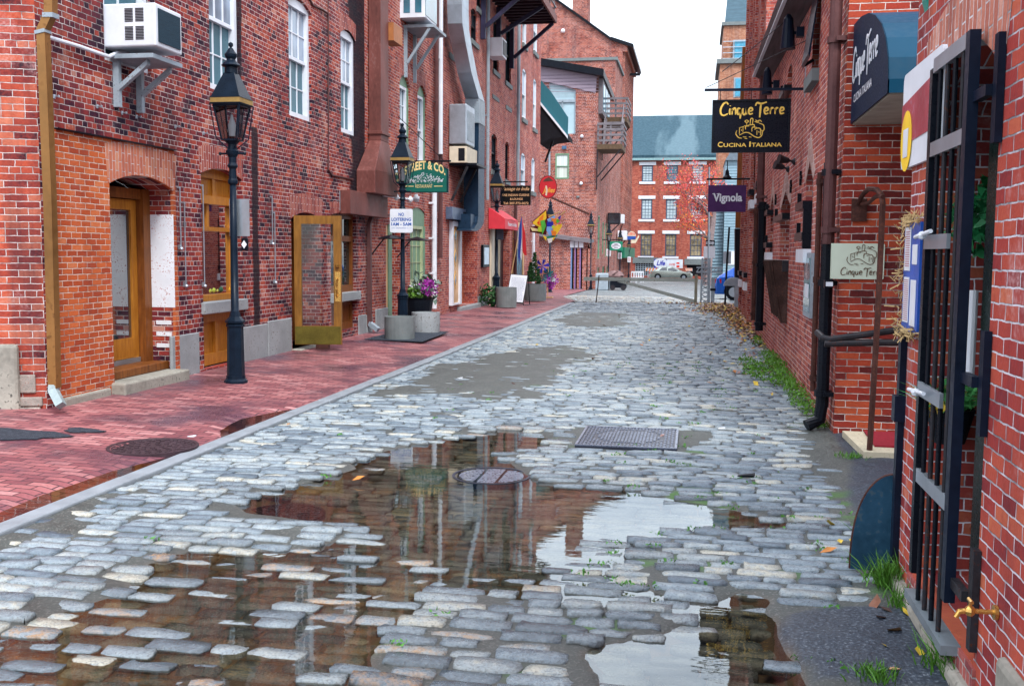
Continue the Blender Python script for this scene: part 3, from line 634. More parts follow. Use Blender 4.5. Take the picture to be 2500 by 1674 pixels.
# ================================================================== left row of brick buildings
def crp(ox, oy, s): return lambda x, y: ((ox+x/s)/K, (oy+y/s)/K)
c1_, c2_, c3_, c4_, c5_, c6_, c7_, c8_ = crp(0, 0, 3.135), crp(450, 0, 3.136), crp(0, 400, 2.529), crp(400, 400, 2.85), crp(850, 0, 3.484), crp(850, 400, 3.484), crp(1080, 400, 4.238), crp(1300, 0, 3.136)
d1_, d2_, d3_, d4_, d5_, d6_ = crp(1380, 450, 5.057), crp(1680, 0, 3.483), crp(1680, 380, 3.732), crp(2000, 0, 3.136), crp(1950, 450, 2.413), crp(1980, 1000, 2.327)
e1_, e2_, e3_, e4_, e5_, e6_ = crp(1180, 100, 3.921), crp(2150, 850, 3.486), crp(1350, 500, 7.128), crp(1960, 400, 4.357), crp(850, 440, 6.031), crp(1560, 380, 4.127)
def Wr(P, c, x0, x1, yt, yb, w=0):         # opening seen in a crop: sides x0..x1, top and bottom read at the left side
    u0, v1 = P.px(*c(x0, yt), w); _, v0 = P.px(*c(x0, yb), w); u1, _ = P.px(*c(x1, yb), w)
    return (u0, v0, u1, v1)
def arch_panel(P, u0, u1, v1, rise, h, flare=.05, w=.004):
    m = (u0+u1)/2; hw = (u1-u0)/2; L = []
    for i in range(9): t = -1+2*i/8; L.append((m+hw*t, v1-rise+rise*(1-t*t)))
    for i in range(9): t = 1-2*i/8; L.append((m+(hw+flare)*t, v1-rise+h+rise*.5*(1-t*t)))
    mb = MB(); mb.pprism(P, L, .001, w); return mb
# ---- building B
BB = thing('brick_building', (XL, 9.03, 0), 'long soot-stained brick building on the left with yellow wood door and window bays', 'building')
entry = (PL.px(248, 600)[0], .19, PL.px(393, 600)[0], PL.px(*c3_(860, 90))[1]+.03)
bay = (PL.px(463, 600)[0], .10, PL.px(555, 600)[0], PL.px(463, 388)[1]+.05)
dr2 = (15.28, .10, 16.60, 2.27)
w3 = (17.05, .22, 18.42, PL.px(*c4_(1220, 345))[1])
W1 = (12.62, 3.74, 13.52, 5.62); W2 = (15.26, 3.74, 16.2, 5.6); W3 = (17.62, 3.76, 18.42, 5.6); W0 = (10.2, 3.66, 11.15, 5.62)
up3 = [(a, v+3.3, b, t+3.3) for (a, v, b, t) in (W0, W1, W2, W3)]
holes = [rect(*entry, rise=.13), rect(*bay, rise=.10), rect(*dr2, rise=.12), rect(*w3)]+[rect(*q, rise=.12) for q in (W0, W1, W2, W3)]+[rect(*q, rise=.12) for q in up3]
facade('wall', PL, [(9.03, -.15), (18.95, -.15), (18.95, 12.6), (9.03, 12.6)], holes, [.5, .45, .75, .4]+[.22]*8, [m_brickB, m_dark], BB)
m = MB(); m.box(-14, XL-.002, 9.05, 20.5, 12.2, 12.5); m.box(-14, -13.7, 9.05, 20.4, -.1, 12.2); m.build('roof', m_black, BB)
pts = [(9.2, -.05), (11.62, -.05), (11.62, 1.0), (11.58, PL.px(404, 348)[1]), (9.25, PL.px(146, 301)[1]), (9.2, 2.6)]
facade('brick_infill', Pl((XL+.035, 0, 0), (0, 1, 0), (1, 0, 0)), pts, [rect(*entry, rise=.13)], .036, [m_orange, m_dark], BB, back=False,
       extra=lambda mb: [mb.quad(PL.p(*pts[i], .035), PL.p(*pts[(i+1) % 6], .035), PL.p(*pts[(i+1) % 6], -.01), PL.p(*pts[i], -.01)) for i in range(6)])
m = MB(); a, b_ = pts[4], pts[3]; m.hexa([PL.p(a[0], a[1]+.002, 0), PL.p(b_[0], b_[1]+.002, 0), PL.p(b_[0], b_[1]+.002, .07), PL.p(a[0], a[1]+.002, .07), PL.p(a[0], a[1]+.016, 0), PL.p(b_[0], b_[1]+.016, 0), PL.p(b_[0], b_[1]+.016, .07), PL.p(a[0], a[1]+.016, .07)]); m.build('flashing', m_black, BB)
PLf = Pl((XL+.035, 0, 0), (0, 1, 0), (1, 0, 0))
arch_panel(PLf, entry[0]-.03, entry[2]+.04, entry[3], .13, .42).build('door_arch', m_soldier, BB)
arch_panel(PL, bay[0]-.02, bay[2]+.02, bay[3], .10, .34).build('window_arch', m_soldierD, BB)
arch_panel(PL, dr2[0]-.02, dr2[2]+.02, dr2[3], .12, .36).build('window_arch', m_soldierD, BB)
arch_panel(PL, w3[0], w3[2]+.02, w3[3]+.02, .06, .22).build('window_arch', m_soldierD, BB)
for q in (W1, W2, W3): arch_panel(PL, q[0]-.01, q[2]+.01, q[3], .12, .30, .03).build('window_arch', m_soldierD, BB)
# white painted right reveal of the entry
m = MB(); yR = entry[2]-.003; m.quad((XL+.034, yR, .95), (XL-.48, yR, .95), (XL-.48, yR, 2.07), (XL+.034, yR, 2.07)); m.build('painted_reveal', m_white_brick, BB)
m = MB(); m.quad((XL+.03, yR-.001, .3), (XL-.40, yR-.001, .3), (XL-.40, yR-.001, .95), (XL+.03, yR-.001, .95))
m = MB()
for z in (.74, .60, .46): m.box(XL-.22, XL-.02, yR-.005, yR-.001, z, z+.05)
m.build('paint_remnant', m_white_brick, BB)
# entry door
t_ = MB(); w = -.38; u0, v0, u1, v1 = entry; v0 = .30
t_.pbox(PL, u0-.02, u0+.09, v0, v1-.12, w-.06, w+.08); t_.pbox(PL, u1-.16, u1-.005, v0, v1-.12, w-.06, w+.11); t_.pbox(PL, u0+.09, u1-.16, v1-.24, v1-.12, w-.06, w+.08)
fr_ = t_.build('door_frame', m_brown, BB)
t_ = MB(); a, b_ = u0+.10, u1-.17
t_.pbox(PL, a, a+.12, v0+.03, v1-.25, w-.03, w+.02); t_.pbox(PL, b_-.12, b_, v0+.03, v1-.25, w-.03, w+.02); t_.pbox(PL, a+.12, b_-.12, v1-.37, v1-.25, w-.03, w+.02); t_.pbox(PL, a+.12, b_-.12, v0+.06, v0+.30, w-.03, w+.02)
dr = t_.build('door', m_yellow, BB)
t_ = MB(); t_.pbox(PL, a+.12, b_-.12, v0+.30, v1-.37, w-.012, w-.004); t_.build('pane', glass('door_glass', (.008, .025, .035), .015, .0, 2.4), dr)
t_ = MB(); t_.pbox(PL, a+.2, a+.33, 1.42, 1.56, w-.002, w+.002); t_.build('paper_notice', m_white, dr)
t_ = MB(); t_.pbox(PL, a, b_, v0+.0, v0+.055, w-.02, w+.04); t_.build('threshold', m_galv, dr)
m = MB(); m.pbox(PL, u0-.06, u1+.02, -.06, .20, -.48, .20); m.build('door_step', m_granite_w, BB, bevel=.02)
m = MB(); m.pbox(PL, u0, u1, .202, .298, -.48, -.06); m.build('door_sill', m_brown, BB, bevel=.01)
# granite base blocks
for (ya, yb, zt) in ((11.46, 12.16, .60), (13.47, 14.30, .57), (14.33, 15.22, .60), (18.5, 18.93, .44)):
    m = MB(); m.pbox(PL, ya, yb, -.08, zt, -.02, .022); m.build('base_block', m_granite, BB, bevel=.012)
m = MB(); m.pbox(PL, 9.22, 10.05, -.08, .16, -.01, .075); m.build('base_block', m_granite_w, BB, bevel=.02)
# yellow bay
u0, v0, u1, v1 = bay; w = -.14
zs = [PL.px(463, q)[1] for q in (848, 835, 720, 692, 683, 527, 517, 463, 447, 380)]
B2 = MB()
def bb(a, b, c, d, w0=-.06, w1=0): B2.pbox(PL, a, b, c, d, w+w0, w+w1)
bb(u0, u0+.08, .12, zs[2], w1=.03); bb(u1-.08, u1, .12, zs[2], w1=.03); bb(u0+.08, u1-.08, .12, .27, w1=.03); bb(u0+.08, u1-.08, zs[2]-.12, zs[2], w1=.03); bb(u0+.55, u0+.63, .27, zs[2]-.12, w1=.03)
bb(u0+.08, u1-.08, .27, zs[2]-.12, -.05, -.02)
B2.build('lower_panel', m_yellow, BB)
m = MB(); m.pbox(PL, u0-.05, u1+.06, zs[2]+.003, zs[3], -.2, .05); m.build('window_sill', m_granite, BB, bevel=.012)
B2 = MB(); bb(u0, u0+.07, zs[3], v1, w1=.02); bb(u1-.07, u1, zs[3], v1, w1=.02); bb(u0+.07, u1-.07, zs[3]+.003, zs[4]+.03, w1=.05); bb(u0+.07, u1-.07, zs[5], zs[6], w1=.03); bb(u0+.07, u1-.07, zs[7], zs[8]+.02, w1=.04); bb(u0+.07, u1-.07, v1-.13, v1, w1=.02)
bb(u0+.42, u0+.49, zs[6], zs[7]); bb(u0+.58, u0+.66, zs[8]+.02, v1-.13, w1=.01); bb(u0+.07, u1-.07, zs[8]+.02, v1-.13, -.05, -.02)
fo = B2.build('window', m_yellow, BB)
m = MB(); m.pbox(PL, u0+.07, u1-.07, zs[4]+.03, zs[5], w-.28, w-.275); m.pbox(PL, u0+.07, u1-.07, zs[6], zs[7], w-.28, w-.275); m.build('blind', M('slatted_blind', (.10, .02, .03), .6, stretch=(1, 1, 60)), fo)
m = MB(); m.pbox(PL, u0+.07, u1-.07, zs[4]+.03, zs[5], w-.034, w-.03); m.pbox(PL, u0+.07, u1-.07, zs[6], zs[7], w-.034, w-.03); m.build('pane', thinglass('clear_glass', (.9, .92, .93)), fo)
# opening of door 2 with its open leaf
u0, v0, u1, v1 = dr2
m = MB(); m.pbox(PL, u0, u0+.10, .14, v1-.1, -.55, -.42); m.pbox(PL, u1-.10, u1, .14, v1-.1, -.55, -.42); m.pbox(PL, u0+.1, u1-.1, v1-.26, v1-.14, -.55, -.42); m.build('door_frame', m_brown, BB)
m = MB(); m.pbox(PL, u0-.02, u1+.05, -.05, .10, -.5, .16); m.build('door_step', m_granite_w, BB, bevel=.03)
m = MB(); zb, zt = .165, 2.20; x0_, x1_ = XL+.02, XL+.02+.72; ys = u0+.06; ys2 = ys+.045
# leaf stands straight out over the sidewalk, slightly toward the far side
def lp(s_, z, t): return Vector((x0_+(x1_-x0_)*s_*.995, ys+.16*s_+t, z))
def lbox(mb, s0, s1, z0, z1, t0=0, t1=.045): mb.hexa([lp(s0, z0, t0), lp(s1, z0, t0), lp(s1, z0, t1), lp(s0, z0, t1), lp(s0, z1, t0), lp(s1, z1, t0), lp(s1, z1, t1), lp(s0, z1, t1)])
lbox(m, 0, .15, zb, zt); lbox(m, .84, 1, zb, zt); lbox(m, .15, .84, zt-.13, zt); lbox(m, .15, .84, zb, zb+.30); lf = m.build('open_door', m_leaf, BB)
m = MB(); lbox(m, .01, .99, zb+.01, zb+.29, -.008, -.001); m.build('kick_plate', M('tarnished_brass', (.14, .115, .02), .4, metal=.6, var=.4), lf)
m = MB(); lbox(m, .15, .84, zb+.30, zt-.13, .02, .026); m.build('pane', thinglass('leaf_glass', (.93, .94, .94)), lf)
m = MB(); m.tube(smooth([lp(.93, .95, -.005), lp(.93, .95, -.07), lp(.93, 1.2, -.07), lp(.93, 1.2, -.005)]), .012, 8); m.lathe(lp(.93, 1.42, -.02), [(.001, -.03), (.03, -.02), (.03, .02), (.001, .03)], 10); lbox(m, .87, .99, .85, 1.32, -.006, -.001); m.build('handle', m_brass, lf)
m = MB(); m.box(XL+.35, XL+.55, u0+.10, u0+.2, .10, .164); tag(m.build('door_wedge', m_rustpipe), 'small brown wedge under the open yellow door', 'wedge')
# window 3
u0, v0, u1, v1 = w3; w = -.1; z0 = PL.px(*c4_(1270, 955))[1]; z1 = PL.px(*c4_(1270, 892))[1]; z2 = PL.px(*c4_(1270, 520))[1]
m = MB(); m.pbox(PL, u0, u0+.08, .22, z0, w-.05, w+.02); m.pbox(PL, u1-.08, u1, .22, z0, w-.05, w+.02); m.pbox(PL, u0+.08, u1-.08, .22, .34, w-.05, w+.02); m.pbox(PL, u0+.08, u1-.08, z0-.08, z0, w-.05, w+.02); m.pbox(PL, u0+.6, u0+.68, .34, z0-.08, w-.05, w+.01); m.pbox(PL, u0+.08, u1-.08, .34, z0-.08, w-.05, w-.02); m.build('lower_panel', m_brown, BB)
m = MB(); m.pbox(PL, u0-.03, u1+.10, z0+.003, z1, -.2, .06); m.build('window_sill', m_granite, BB, bevel=.012)
m = MB(); m.pbox(PL, u0, u0+.06, z1, v1, w-.05, w+.03); m.pbox(PL, u1-.06, u1, z1, v1, w-.05, w+.03); m.pbox(PL, u0+.06, u1-.06, z1, z1+.12, w-.05, w+.05); m.pbox(PL, u0+.06, u1-.06, z2-.05, z2+.05, w-.05, w+.03); m.pbox(PL, u0+.06, u1-.06, v1-.08, v1, w-.05, w+.03)
m.pbox(PL, u0+.65, u0+.71, z1+.12, z2-.05, w-.04, w); m.pbox(PL, u0+.40, u0+.44, z2+.05, v1-.08, w-.04, w); m.pbox(PL, u0+.85, u0+.89, z2+.05, v1-.08, w-.04, w); wo = m.build('window', m_brown, BB)
m = MB(); m.pbox(PL, u0+.06, u1-.06, z1+.12, v1-.08, w-.03, w-.024); m.build('pane', glass('dark_glass', (.01, .025, .025)), wo)
for q, tl in ((W0, 0), (W1, .05), (W2, .05), (W3, .05)):
    window(BB, PL, q[0]+.005, q[1]+.005, q[2]-.005, q[3]-.02, m_white, m_screen, 3 if q is not W0 else 2, 2, fw=.075, w=-.09, split=.52, curtain=glass('sash_glass', (.20, .26, .34), .12), tall=.06)
for q in up3: window(BB, PL, q[0]+.005, q[1]+.005, q[2]-.005, q[3]-.02, m_white, m_screen, 1, 1, fw=.075, w=-.09, curtain=m_curtain, tall=.06)
# ---- corner building A
CA = Vector((XL, 9.03, 0)); ua = Vector((-math.cos(R(20)), -math.sin(R(20)), 0)); na = Vector((math.sin(R(20)), -math.cos(R(20)), 0)); PA = Pl(CA, ua, na)
BA = thing('brick_corner_building', (XL-.5, 8.8, 0), 'orange brick corner building wall at the far left edge beside the bronze downspout', 'building')
m = MB(); m.pbox(PA, .0, 7, -.15, 12.6, -.35, -.01); m.build('wall', m_brickA, BA)
m = MB(); _u = PA.px(46, 850)[0]; m.pbox(PA, _u, _u+.8, .0, PA.px(30, 786)[1], -.01, .06); m.build('base_block', m_granite_w, BA, bevel=.04)
m = MB(); m.pbox(PA, .06, .42, .0, .10, -.01, .03); m.pbox(PA, .04, .34, .11, .20, -.01, .02); m.pbox(PA, .10, .30, .24, .42, -.009, .012); m.build('mortar_patch', M('broken_mortar', (.30, .27, .24), .85, var=.5, scale=9, bmp=.8, spots=(.25, .07, .05)), BA, bevel=.02)
# ---- building C
BC = thing('brick_building', (XL, 20, 0), 'brick building with green arched windows behind the second street lamp', 'building')
g1 = Wr(PL, c5_, 437, 524, 610, 1250); g2 = Wr(PL, c5_, 590, 664, 705, 1375)
g1 = (g1[0], g2[1], g1[2], g2[3]); print('g', g1, g2)
cd = Wr(PL, c6_, 320, 440, 500, 1330); cw = Wr(PL, c6_, 527, 655, 360, 1030); cd = (cd[0], .08, cd[2], cd[3])
print('cd', cd, cw)
ups = [(g1[0], g1[1]+3.4, g1[2], g1[3]+3.4), (g2[0], g2[1]+3.4, g2[2], g2[3]+3.4)]
acw = Wr(PL, c5_, 440, 600, -90, 160)
facade('wall', PL, [(18.96, -.15), (24.45, -.15), (24.45, 13.4), (18.96, 13.4)], [rect(*g1, rise=.2), rect(*g2, rise=.2), rect(*cd, rise=.06), rect(*cw, rise=.12)]+[rect(*q, rise=.2) for q in ups], [.2, .2, .5, .2, .2, .2], [m_brickC, m_dark], BC)
m = MB(); m.box(-14, XL-.002, 18.97, 24.44, 13.1, 13.3); m.box(-14, -6.3, 18.965, 18.99, 12.5, 13.4); m.build('roof', m_black, BC)
for q in (g1, g2)+tuple(ups):
    arch_panel(PL, q[0], q[2], q[3], .2, .42, .12).build('window_arch', m_soldierD, BC)
    m = MB(); m.pbox(PL, q[0], q[2], q[3]-.24, q[3], -.12, -.05); m.pbox(PL, q[2]-.09, q[2], q[1], q[3]-.24, -.15, -.03); m.build('window_casing', m_green, BC)
    window(BC, PL, q[0], q[1], q[2]-.09, q[3]-.24, m_white, m_pane, 3, 2, fw=.06, w=-.10, curtain=m_pane_b)
    m = MB(); m.pbox(PL, q[0]-.05, q[2]+.05, q[1]-.12, q[1]-.002, -.1, .05); m.build('window_sill', m_conc, BC, bevel=.01)
u0, v0, u1, v1 = cd
m = MB(); m.pbox(PL, u0, u0+.25, .1, v1, -.10, -.04); dd = m.build('door', m_tan, BC); m = MB(); m.pbox(PL, u0+.26, u0+.5, .1, v1, -.12, -.02); m.build('door_frame', m_green, BC)
m = MB(); m.pbox(PL, u0+.5, u1, .1, v1, -.40, -.30); m.build('recess_wall', M('crumbling_plaster', (.26, .23, .16), .85, var=.5, scale=4, bmp=.6, spots=(.20, .06, .05)), BC)
u0, v0, u1, v1 = cw
m = MB(); m.pbox(PL, u0, u1, v1-.42, v1, -.12, -.02); m.pbox(PL, u1-.12, u1, v0, v1-.42, -.15, 0); m.build('window_casing', m_green, BC)
window(BC, PL, u0, v0, u1-.12, v1-.42, M('pale_green_paint', (.36, .42, .25), .5), M('green_blind', (.16, .28, .17), .5, stretch=(20, 20, 1)), 3, 3, fw=.07, w=-.07, split=.02)
m = MB(); m.pbox(PL, u0-.08, u1+.06, v0-.16, v0-.002, -.1, .08); m.build('window_sill', m_white, BC, bevel=.01)
for (ya, yb, zt) in ((19.55, 20.35, .5), (18.97, 19.3, .42)): m = MB(); m.pbox(PL, ya, yb, -.08, zt, -.02, .03); m.build('base_block', m_granite, BC, bevel=.012)
# ---- building D
BD = thing('brick_building', (XL, 24.5, 0), 'tall rose brick building with small arched windows, behind the dark timber balcony', 'building')
PLD = Pl((XL-.02, 0, 0), (0, 1, 0), (1, 0, 0))
DW = [Wr(PLD, e1_, 373, 408, 250, 735), Wr(PLD, e1_, 478, 504, 350, 832), Wr(PLD, e1_, 360, 400, 1062, 1380), Wr(PLD, e1_, 462, 490, 1110, 1440), Wr(PLD, e1_, 483, 515, -330, 95), Wr(PLD, e1_, 378, 412, -450, 20)]
DK = [Wr(PLD, e1_, 78, 132, 875, 1235), Wr(PLD, e1_, 210, 245, 955, 1330), Wr(PLD, c5_, 1045, 1100, 50, 330), Wr(PLD, c5_, 1340, 1385, 190, 690), Wr(PLD, c5_, 1235, 1280, 130, 590), Wr(PLD, c5_, 1095, 1135, -280, 60)]
for q in DW+DK: print(['%.2f' % v for v in q])
rec = (27.35, .18, 29.35, 2.45); den = (31.15, .1, 34.6, 2.5); ddr = (26.0, .1, 27.2, 2.35)
facade('wall', PLD, [(24.46, -.15), (41.3, -.15), (41.3, 15.2), (24.46, 15.2)], [rect(*q, rise=.12) for q in DW+DK]+[rect(*rec), rect(*den)], [.16]*12+[.5, .45], [m_brickD, m_dark], BD)
m = MB(); m.box(-16, XL-.022, 24.47, 41.28, 15.0, 15.3); m.box(-16, XL-.021, 41.25, 41.31, -.3, 15.2); m.box(-16, XL-.021, 24.455, 24.475, 13, 15.2); m.build('side_wall', m_brickD, BD)
for i, q in enumerate(DW):
    window(BD, PLD, q[0], q[1], q[2], q[3], m_white, m_pane_b, 1, 1, fw=.08, w=-.06, curtain=m_curtain)
    m = MB(); m.pbox(PLD, q[0]-.08, q[2]+.08, q[1]-.16, q[1]-.002, -.08, .07); m.build('window_sill', m_conc, BD, bevel=.01)
    arch_panel(PLD, q[0], q[2], q[3], .12, .32, .05).build('window_arch', m_soldierD, BD)
for q in DK:
    window(BD, PLD, q[0], q[1], q[2], q[3], m_black, m_pane, 1, 1, fw=.06, w=-.10)
    m = MB(); m.pbox(PLD, q[0]-.08, q[2]+.08, q[1]-.14, q[1]-.002, -.08, .05); m.build('window_sill', m_conc, BD)
for q in (Wr(PLD, e1_, 85, 150, 505, 545), Wr(PLD, e1_, 213, 268, 610, 650), Wr(PLD, c5_, 855, 950, 440, 490)): m = MB(); m.pbox(PLD, *[q[i] for i in (0, 2, 1, 3)], -.02, .02); m.build('lintel_block', m_conc, BD)
u0, v0, u1, v1 = rec; m = MB(); m.pbox(PLD, u0, u1, v0, v1, -.498, -.40); m.build('recess_wall', m_orange, BD)
m = MB(); m.pbox(PLD, u0-.6, u1, .0, .17, -.45, .12); m.build('door_step', m_granite, BD, bevel=.02)
m = MB(); m.pbox(PLD, 29.4, 30.9, -.05, .36, -.02, .03); m.build('base_block', m_conc, BD, bevel=.01)
# tan door with three diamonds, in a white frame
q = Wr(PLD, c6_, 858, 935, 485, 1205); y0_, y1_ = 25.55, 26.75; print('tan door', q)
y0_, y1_, za, zb = q[0], q[2], q[1], q[3]
m = MB(); m.pbox(PLD, y0_, y0_+.14, za, zb, .002, .10); m.pbox(PLD, y1_-.2, y1_, za, zb, .002, .10); m.pbox(PLD, y0_+.14, y1_-.2, zb-.13, zb, .002, .10); m.pbox(PLD, y0_+.14, y1_-.2, za, za+.05, .002, .08); m.build('door_frame', m_white, BD)
m = MB(); m.pbox(PLD, y0_+.14, y1_-.2, za+.05, zb-.13, .002, .05); dd = m.build('door', m_tan, BD)
for k in range(3):
    zc = za+.5+(zb-za)*.27*k+.15; yc = (y0_+.14+y1_-.2)/2
    m = MB(); m.pprism(PLD, [(yc-.17, zc), (yc, zc-.24), (yc+.17, zc), (yc, zc+.24)], .05, .06); do = m.build('diamond_window', M('diamond_trim', (.60, .33, .06), .4), dd)
    m = MB(); m.pprism(PLD, [(yc-.09, zc), (yc, zc-.15), (yc+.10, zc), (yc, zc+.15)], .06, .064); m.build('pane', m_pane, do)
q = Wr(PLD, c6_, 828, 1015, 365, 470); m = MB(); m.pbox(PLD, q[0], q[2], q[1], q[3], .002, .18); vb = m.build('transom_box', M('blue_grey_metal', (.10, .14, .22), .35, metal=.3, var=.3), BD, bevel=.01)
m = MB(); m.pbox(PLD, q[2]-1.3, q[2]-.5, q[1]+.08, q[3]-.08, .181, .19); m.build('vent', m_black, vb)
# entrance under the red awning
u0, v0, u1, v1 = den
m = MB(); m.pbox(PLD, u0+.02, u0+.55, .1, 2.5, -.3, .05); m.build('pillar', m_cream, BD); m = MB(); m.pbox(PLD, u0+1.2, u0+2.0, .1, 2.45, -.35, -.05); m.build('plaster_panel', M('stained_plaster', (.40, .33, .22), .8, var=.3, scale=2), BD)
m = MB(); m.pbox(PLD, u0+2.3, u1-.1, .1, 2.3, -.3, -.2); m.build('door', m_black, BD)
m = MB(); m.pbox(PLD, 35.4, 36.9, .1, 2.5, .002, .06); dd = m.build('door', m_black, BD); m = MB(); m.pbox(PLD, 35.6, 36.7, .8, 2.2, .06, .066); m.build('pane', m_pane_b, dd)
m = MB(); m.pbox(PLD, 35.2, 35.38, .1, 2.7, .002, .09); m.pbox(PLD, 36.92, 37.1, .1, 2.7, .002, .09); m.pbox(PLD, 35.38, 36.92, 2.52, 2.7, .002, .09); m.build('door_frame', m_tan, BD)
# corner pilaster and gutter
# ================================================================== things along the left side
def solveY(px, py, H):
    a, b = 8.0, 160.0
    for _ in range(60):
        y = (a+b)/2; z = U(px, py, Y=y).z-gz(y)
        if z < H: a = y
        else: b = y
    return a
def pos(px, py, H=4.28): y = solveY(px, py, H); return U(px, py, Y=y).x, y
def street_lamp(x, y, H, label, detail=True, plate=None):
    z0 = gz(y)+(.05 if x < -4 and y < 34 else .01); k = H/4.28; T = thing('street_lamp', (x, y, z0), label, 'street lamp', 'black gas lamps along the street')
    c = (x, y, z0)
    m = MB(); m.lathe(c, [(r*k, z*k) for r, z in [(.155, 0), (.155, .03), (.125, .06), (.125, .10)]], 12); m.lathe(c, [(r*k, z*k) for r, z in [(.115, .10), (.105, .74), (.118, .75), (.118, .775), (.105, .785), (.128, .80), (.128, .825), (.10, .85), (.075, .88), (.058, .95)]], 8 if detail else 8, .39)
    m.smooth = True; m.lathe(c, [(r*k, z*k) for r, z in [(.052, .94), (.047, 1.8), (.042, 2.62)]], 14); m.smooth = False
    m.lathe(c, [(r*k, z*k) for r, z in [(.05, 2.60), (.064, 2.62), (.064, 2.65), (.05, 2.68), (.045, 2.80), (.07, 2.84), (.05, 2.88), (.05, 2.95), (.075, 2.99), (.085, 3.03), (.06, 3.06), (.055, 3.14)]], 12)
    m.build('post', m_lampblk, T)
    if detail:
        m = MB(); m.tube([(x-.17*k, y, z0+3.0*k), (x+.17*k, y, z0+3.0*k)], .012, 6); m.ball((x-.17*k, y, z0+3.0*k), .022, 8); m.ball((x+.17*k, y, z0+3.0*k), .022, 8); m.build('ladder_bar', m_lampblk, T)
    a0, a1 = .098*k, .172*k; zb, zt = z0+3.17*k, z0+3.60*k
    cn = [(-1, -1), (1, -1), (1, 1), (-1, 1)]
    m = MB()
    for i, (sx, sy) in enumerate(cn):
        p0, p1 = (x+sx*a0, y+sy*a0, zb), (x+sx*a1, y+sy*a1, zt); m.bar(p0, p1, .013*k, sq=True)
        q = cn[(i+1) % 4]; m.bar(p0, (x+q[0]*a0, y+q[1]*a0, zb), .013*k, sq=True); m.bar(p1, (x+q[0]*a1, y+q[1]*a1, zt), .013*k, sq=True)
        if detail: mx_, my_ = (sx+q[0])/2, (sy+q[1])/2; m.bar((x+mx_*a0, y+my_*a0, zb), (x+mx_*a1, y+my_*a1, zt), .006*k, sq=True); m.tube([(x+sx*(a1+.03), y+sy*(a1+.03), zt+.02*k), (x+sx*(a0+.05), y+sy*(a0+.05), zb+.02*k), (x+sx*.03, y+sy*.03, zb-.12*k)], .007, 5)
    m.lathe((x, y, zb), [(.05*k, -.06*k), (a0*1.05, -.01*k), (a0*.9, .012*k), (.035*k, .014*k), (.035*k, .05*k)], 12); m.build('lantern_frame', m_lampblk, T)
    m = MB()
    for i, (sx, sy) in enumerate(cn):
        q = cn[(i+1) % 4]; m.quad((x+sx*a0, y+sy*a0, zb), (x+q[0]*a0, y+q[1]*a0, zb), (x+q[0]*a1, y+q[1]*a1, zt), (x+sx*a1, y+sy*a1, zt))
    m.build('lantern_glass', m_lampglass, T)
    m = MB(); m.smooth = True; m.lathe((x, y, zb+.04*k), [(.028*k, 0), (.062*k, .07*k), (.055*k, .14*k), (.02*k, .25*k), (.012*k, .29*k)], 12); m.build('mantle', m_mantle, T)
    m = MB()
    def fr(r0, z0_, r1_, z1_):
        m.add([(x+sx*r0, y+sy*r0, z0_) for sx, sy in cn]+[(x+sx*r1_, y+sy*r1_, z1_) for sx, sy in cn], [(0, 1, 5, 4), (1, 2, 6, 5), (2, 3, 7, 6), (3, 0, 4, 7), (3, 2, 1, 0), (4, 5, 6, 7)])
    fr(a1+.03*k, zt+.012*k, a1+.035*k, zt+.03*k); fr(a1+.035*k, zt+.095*k, a1+.03*k, zt+.11*k); fr(a1+.02*k, zt+.111*k, .072*k, zt+.42*k)
    m.lathe((x, y, zt), [(r*k, z*k) for r, z in [(.085, .42), (.08, .50), (.11, .505), (.125, .52), (.10, .55), (.06, .58), (.055, .60), (.075, .63), (.08, .66), (.05, .70), (.03, .735), (.012, .75), (.03, .77), (.03, .80), (.001, .82)]], 14)
    rf = m.build('lantern_roof', m_lampblk, T)
    m = MB(); z1, z2 = zt+.032*k, zt+.093*k; fr(a1+.03*k, z1, a1+.03*k, z2); m.build('brass_band', m_bandb, rf)
    return T
x, y = (U(540, 875, Z=.05).x, U(540, 875, Z=.05).y); H1 = U(549, 121, Y=y).z-.05; L1p = (x, y)
street_lamp(x, y, H1, 'tall black gas lamp nearest the camera, in front of the yellow window bay', True)
_p = U(921, 600, X=-5.6); x2, y2 = -5.6, _p.y; street_lamp(x2, y2, U(919, 297, Y=y2).z-.05, 'black gas lamp carrying the no loitering sign, behind two round planters'); L2p = (x2, y2)
x3, y3 = pos(1137, 381); street_lamp(x3, y3, 4.28, 'black gas lamp in front of the red awning and dark hanging sign'); L3p = (x3, y3)
FL = [((1259, 463), 'black gas lamp half hidden behind the colourful jester banner'), ((1352, 490), 'black gas lamp standing beside the low brick shed'), ((1392, 514), 'small far lamp just left of the green hanging sign'), ((1418, 527), 'small far lamp behind the upper corner of the green sign'), ((1438, 546), 'farthest small street lamp under the round arched sign')]
for (a, b_), lab in FL:
    xx, yy = pos(a, b_); hh_ = 4.28
    if a > 1380: yy = U(a, 600, X=-5.25).y; xx = -5.25; hh_ = U(a, b_, Y=yy).z-gz(yy)
    street_lamp(xx, yy, hh_, lab, False); print('lamp', xx, yy)
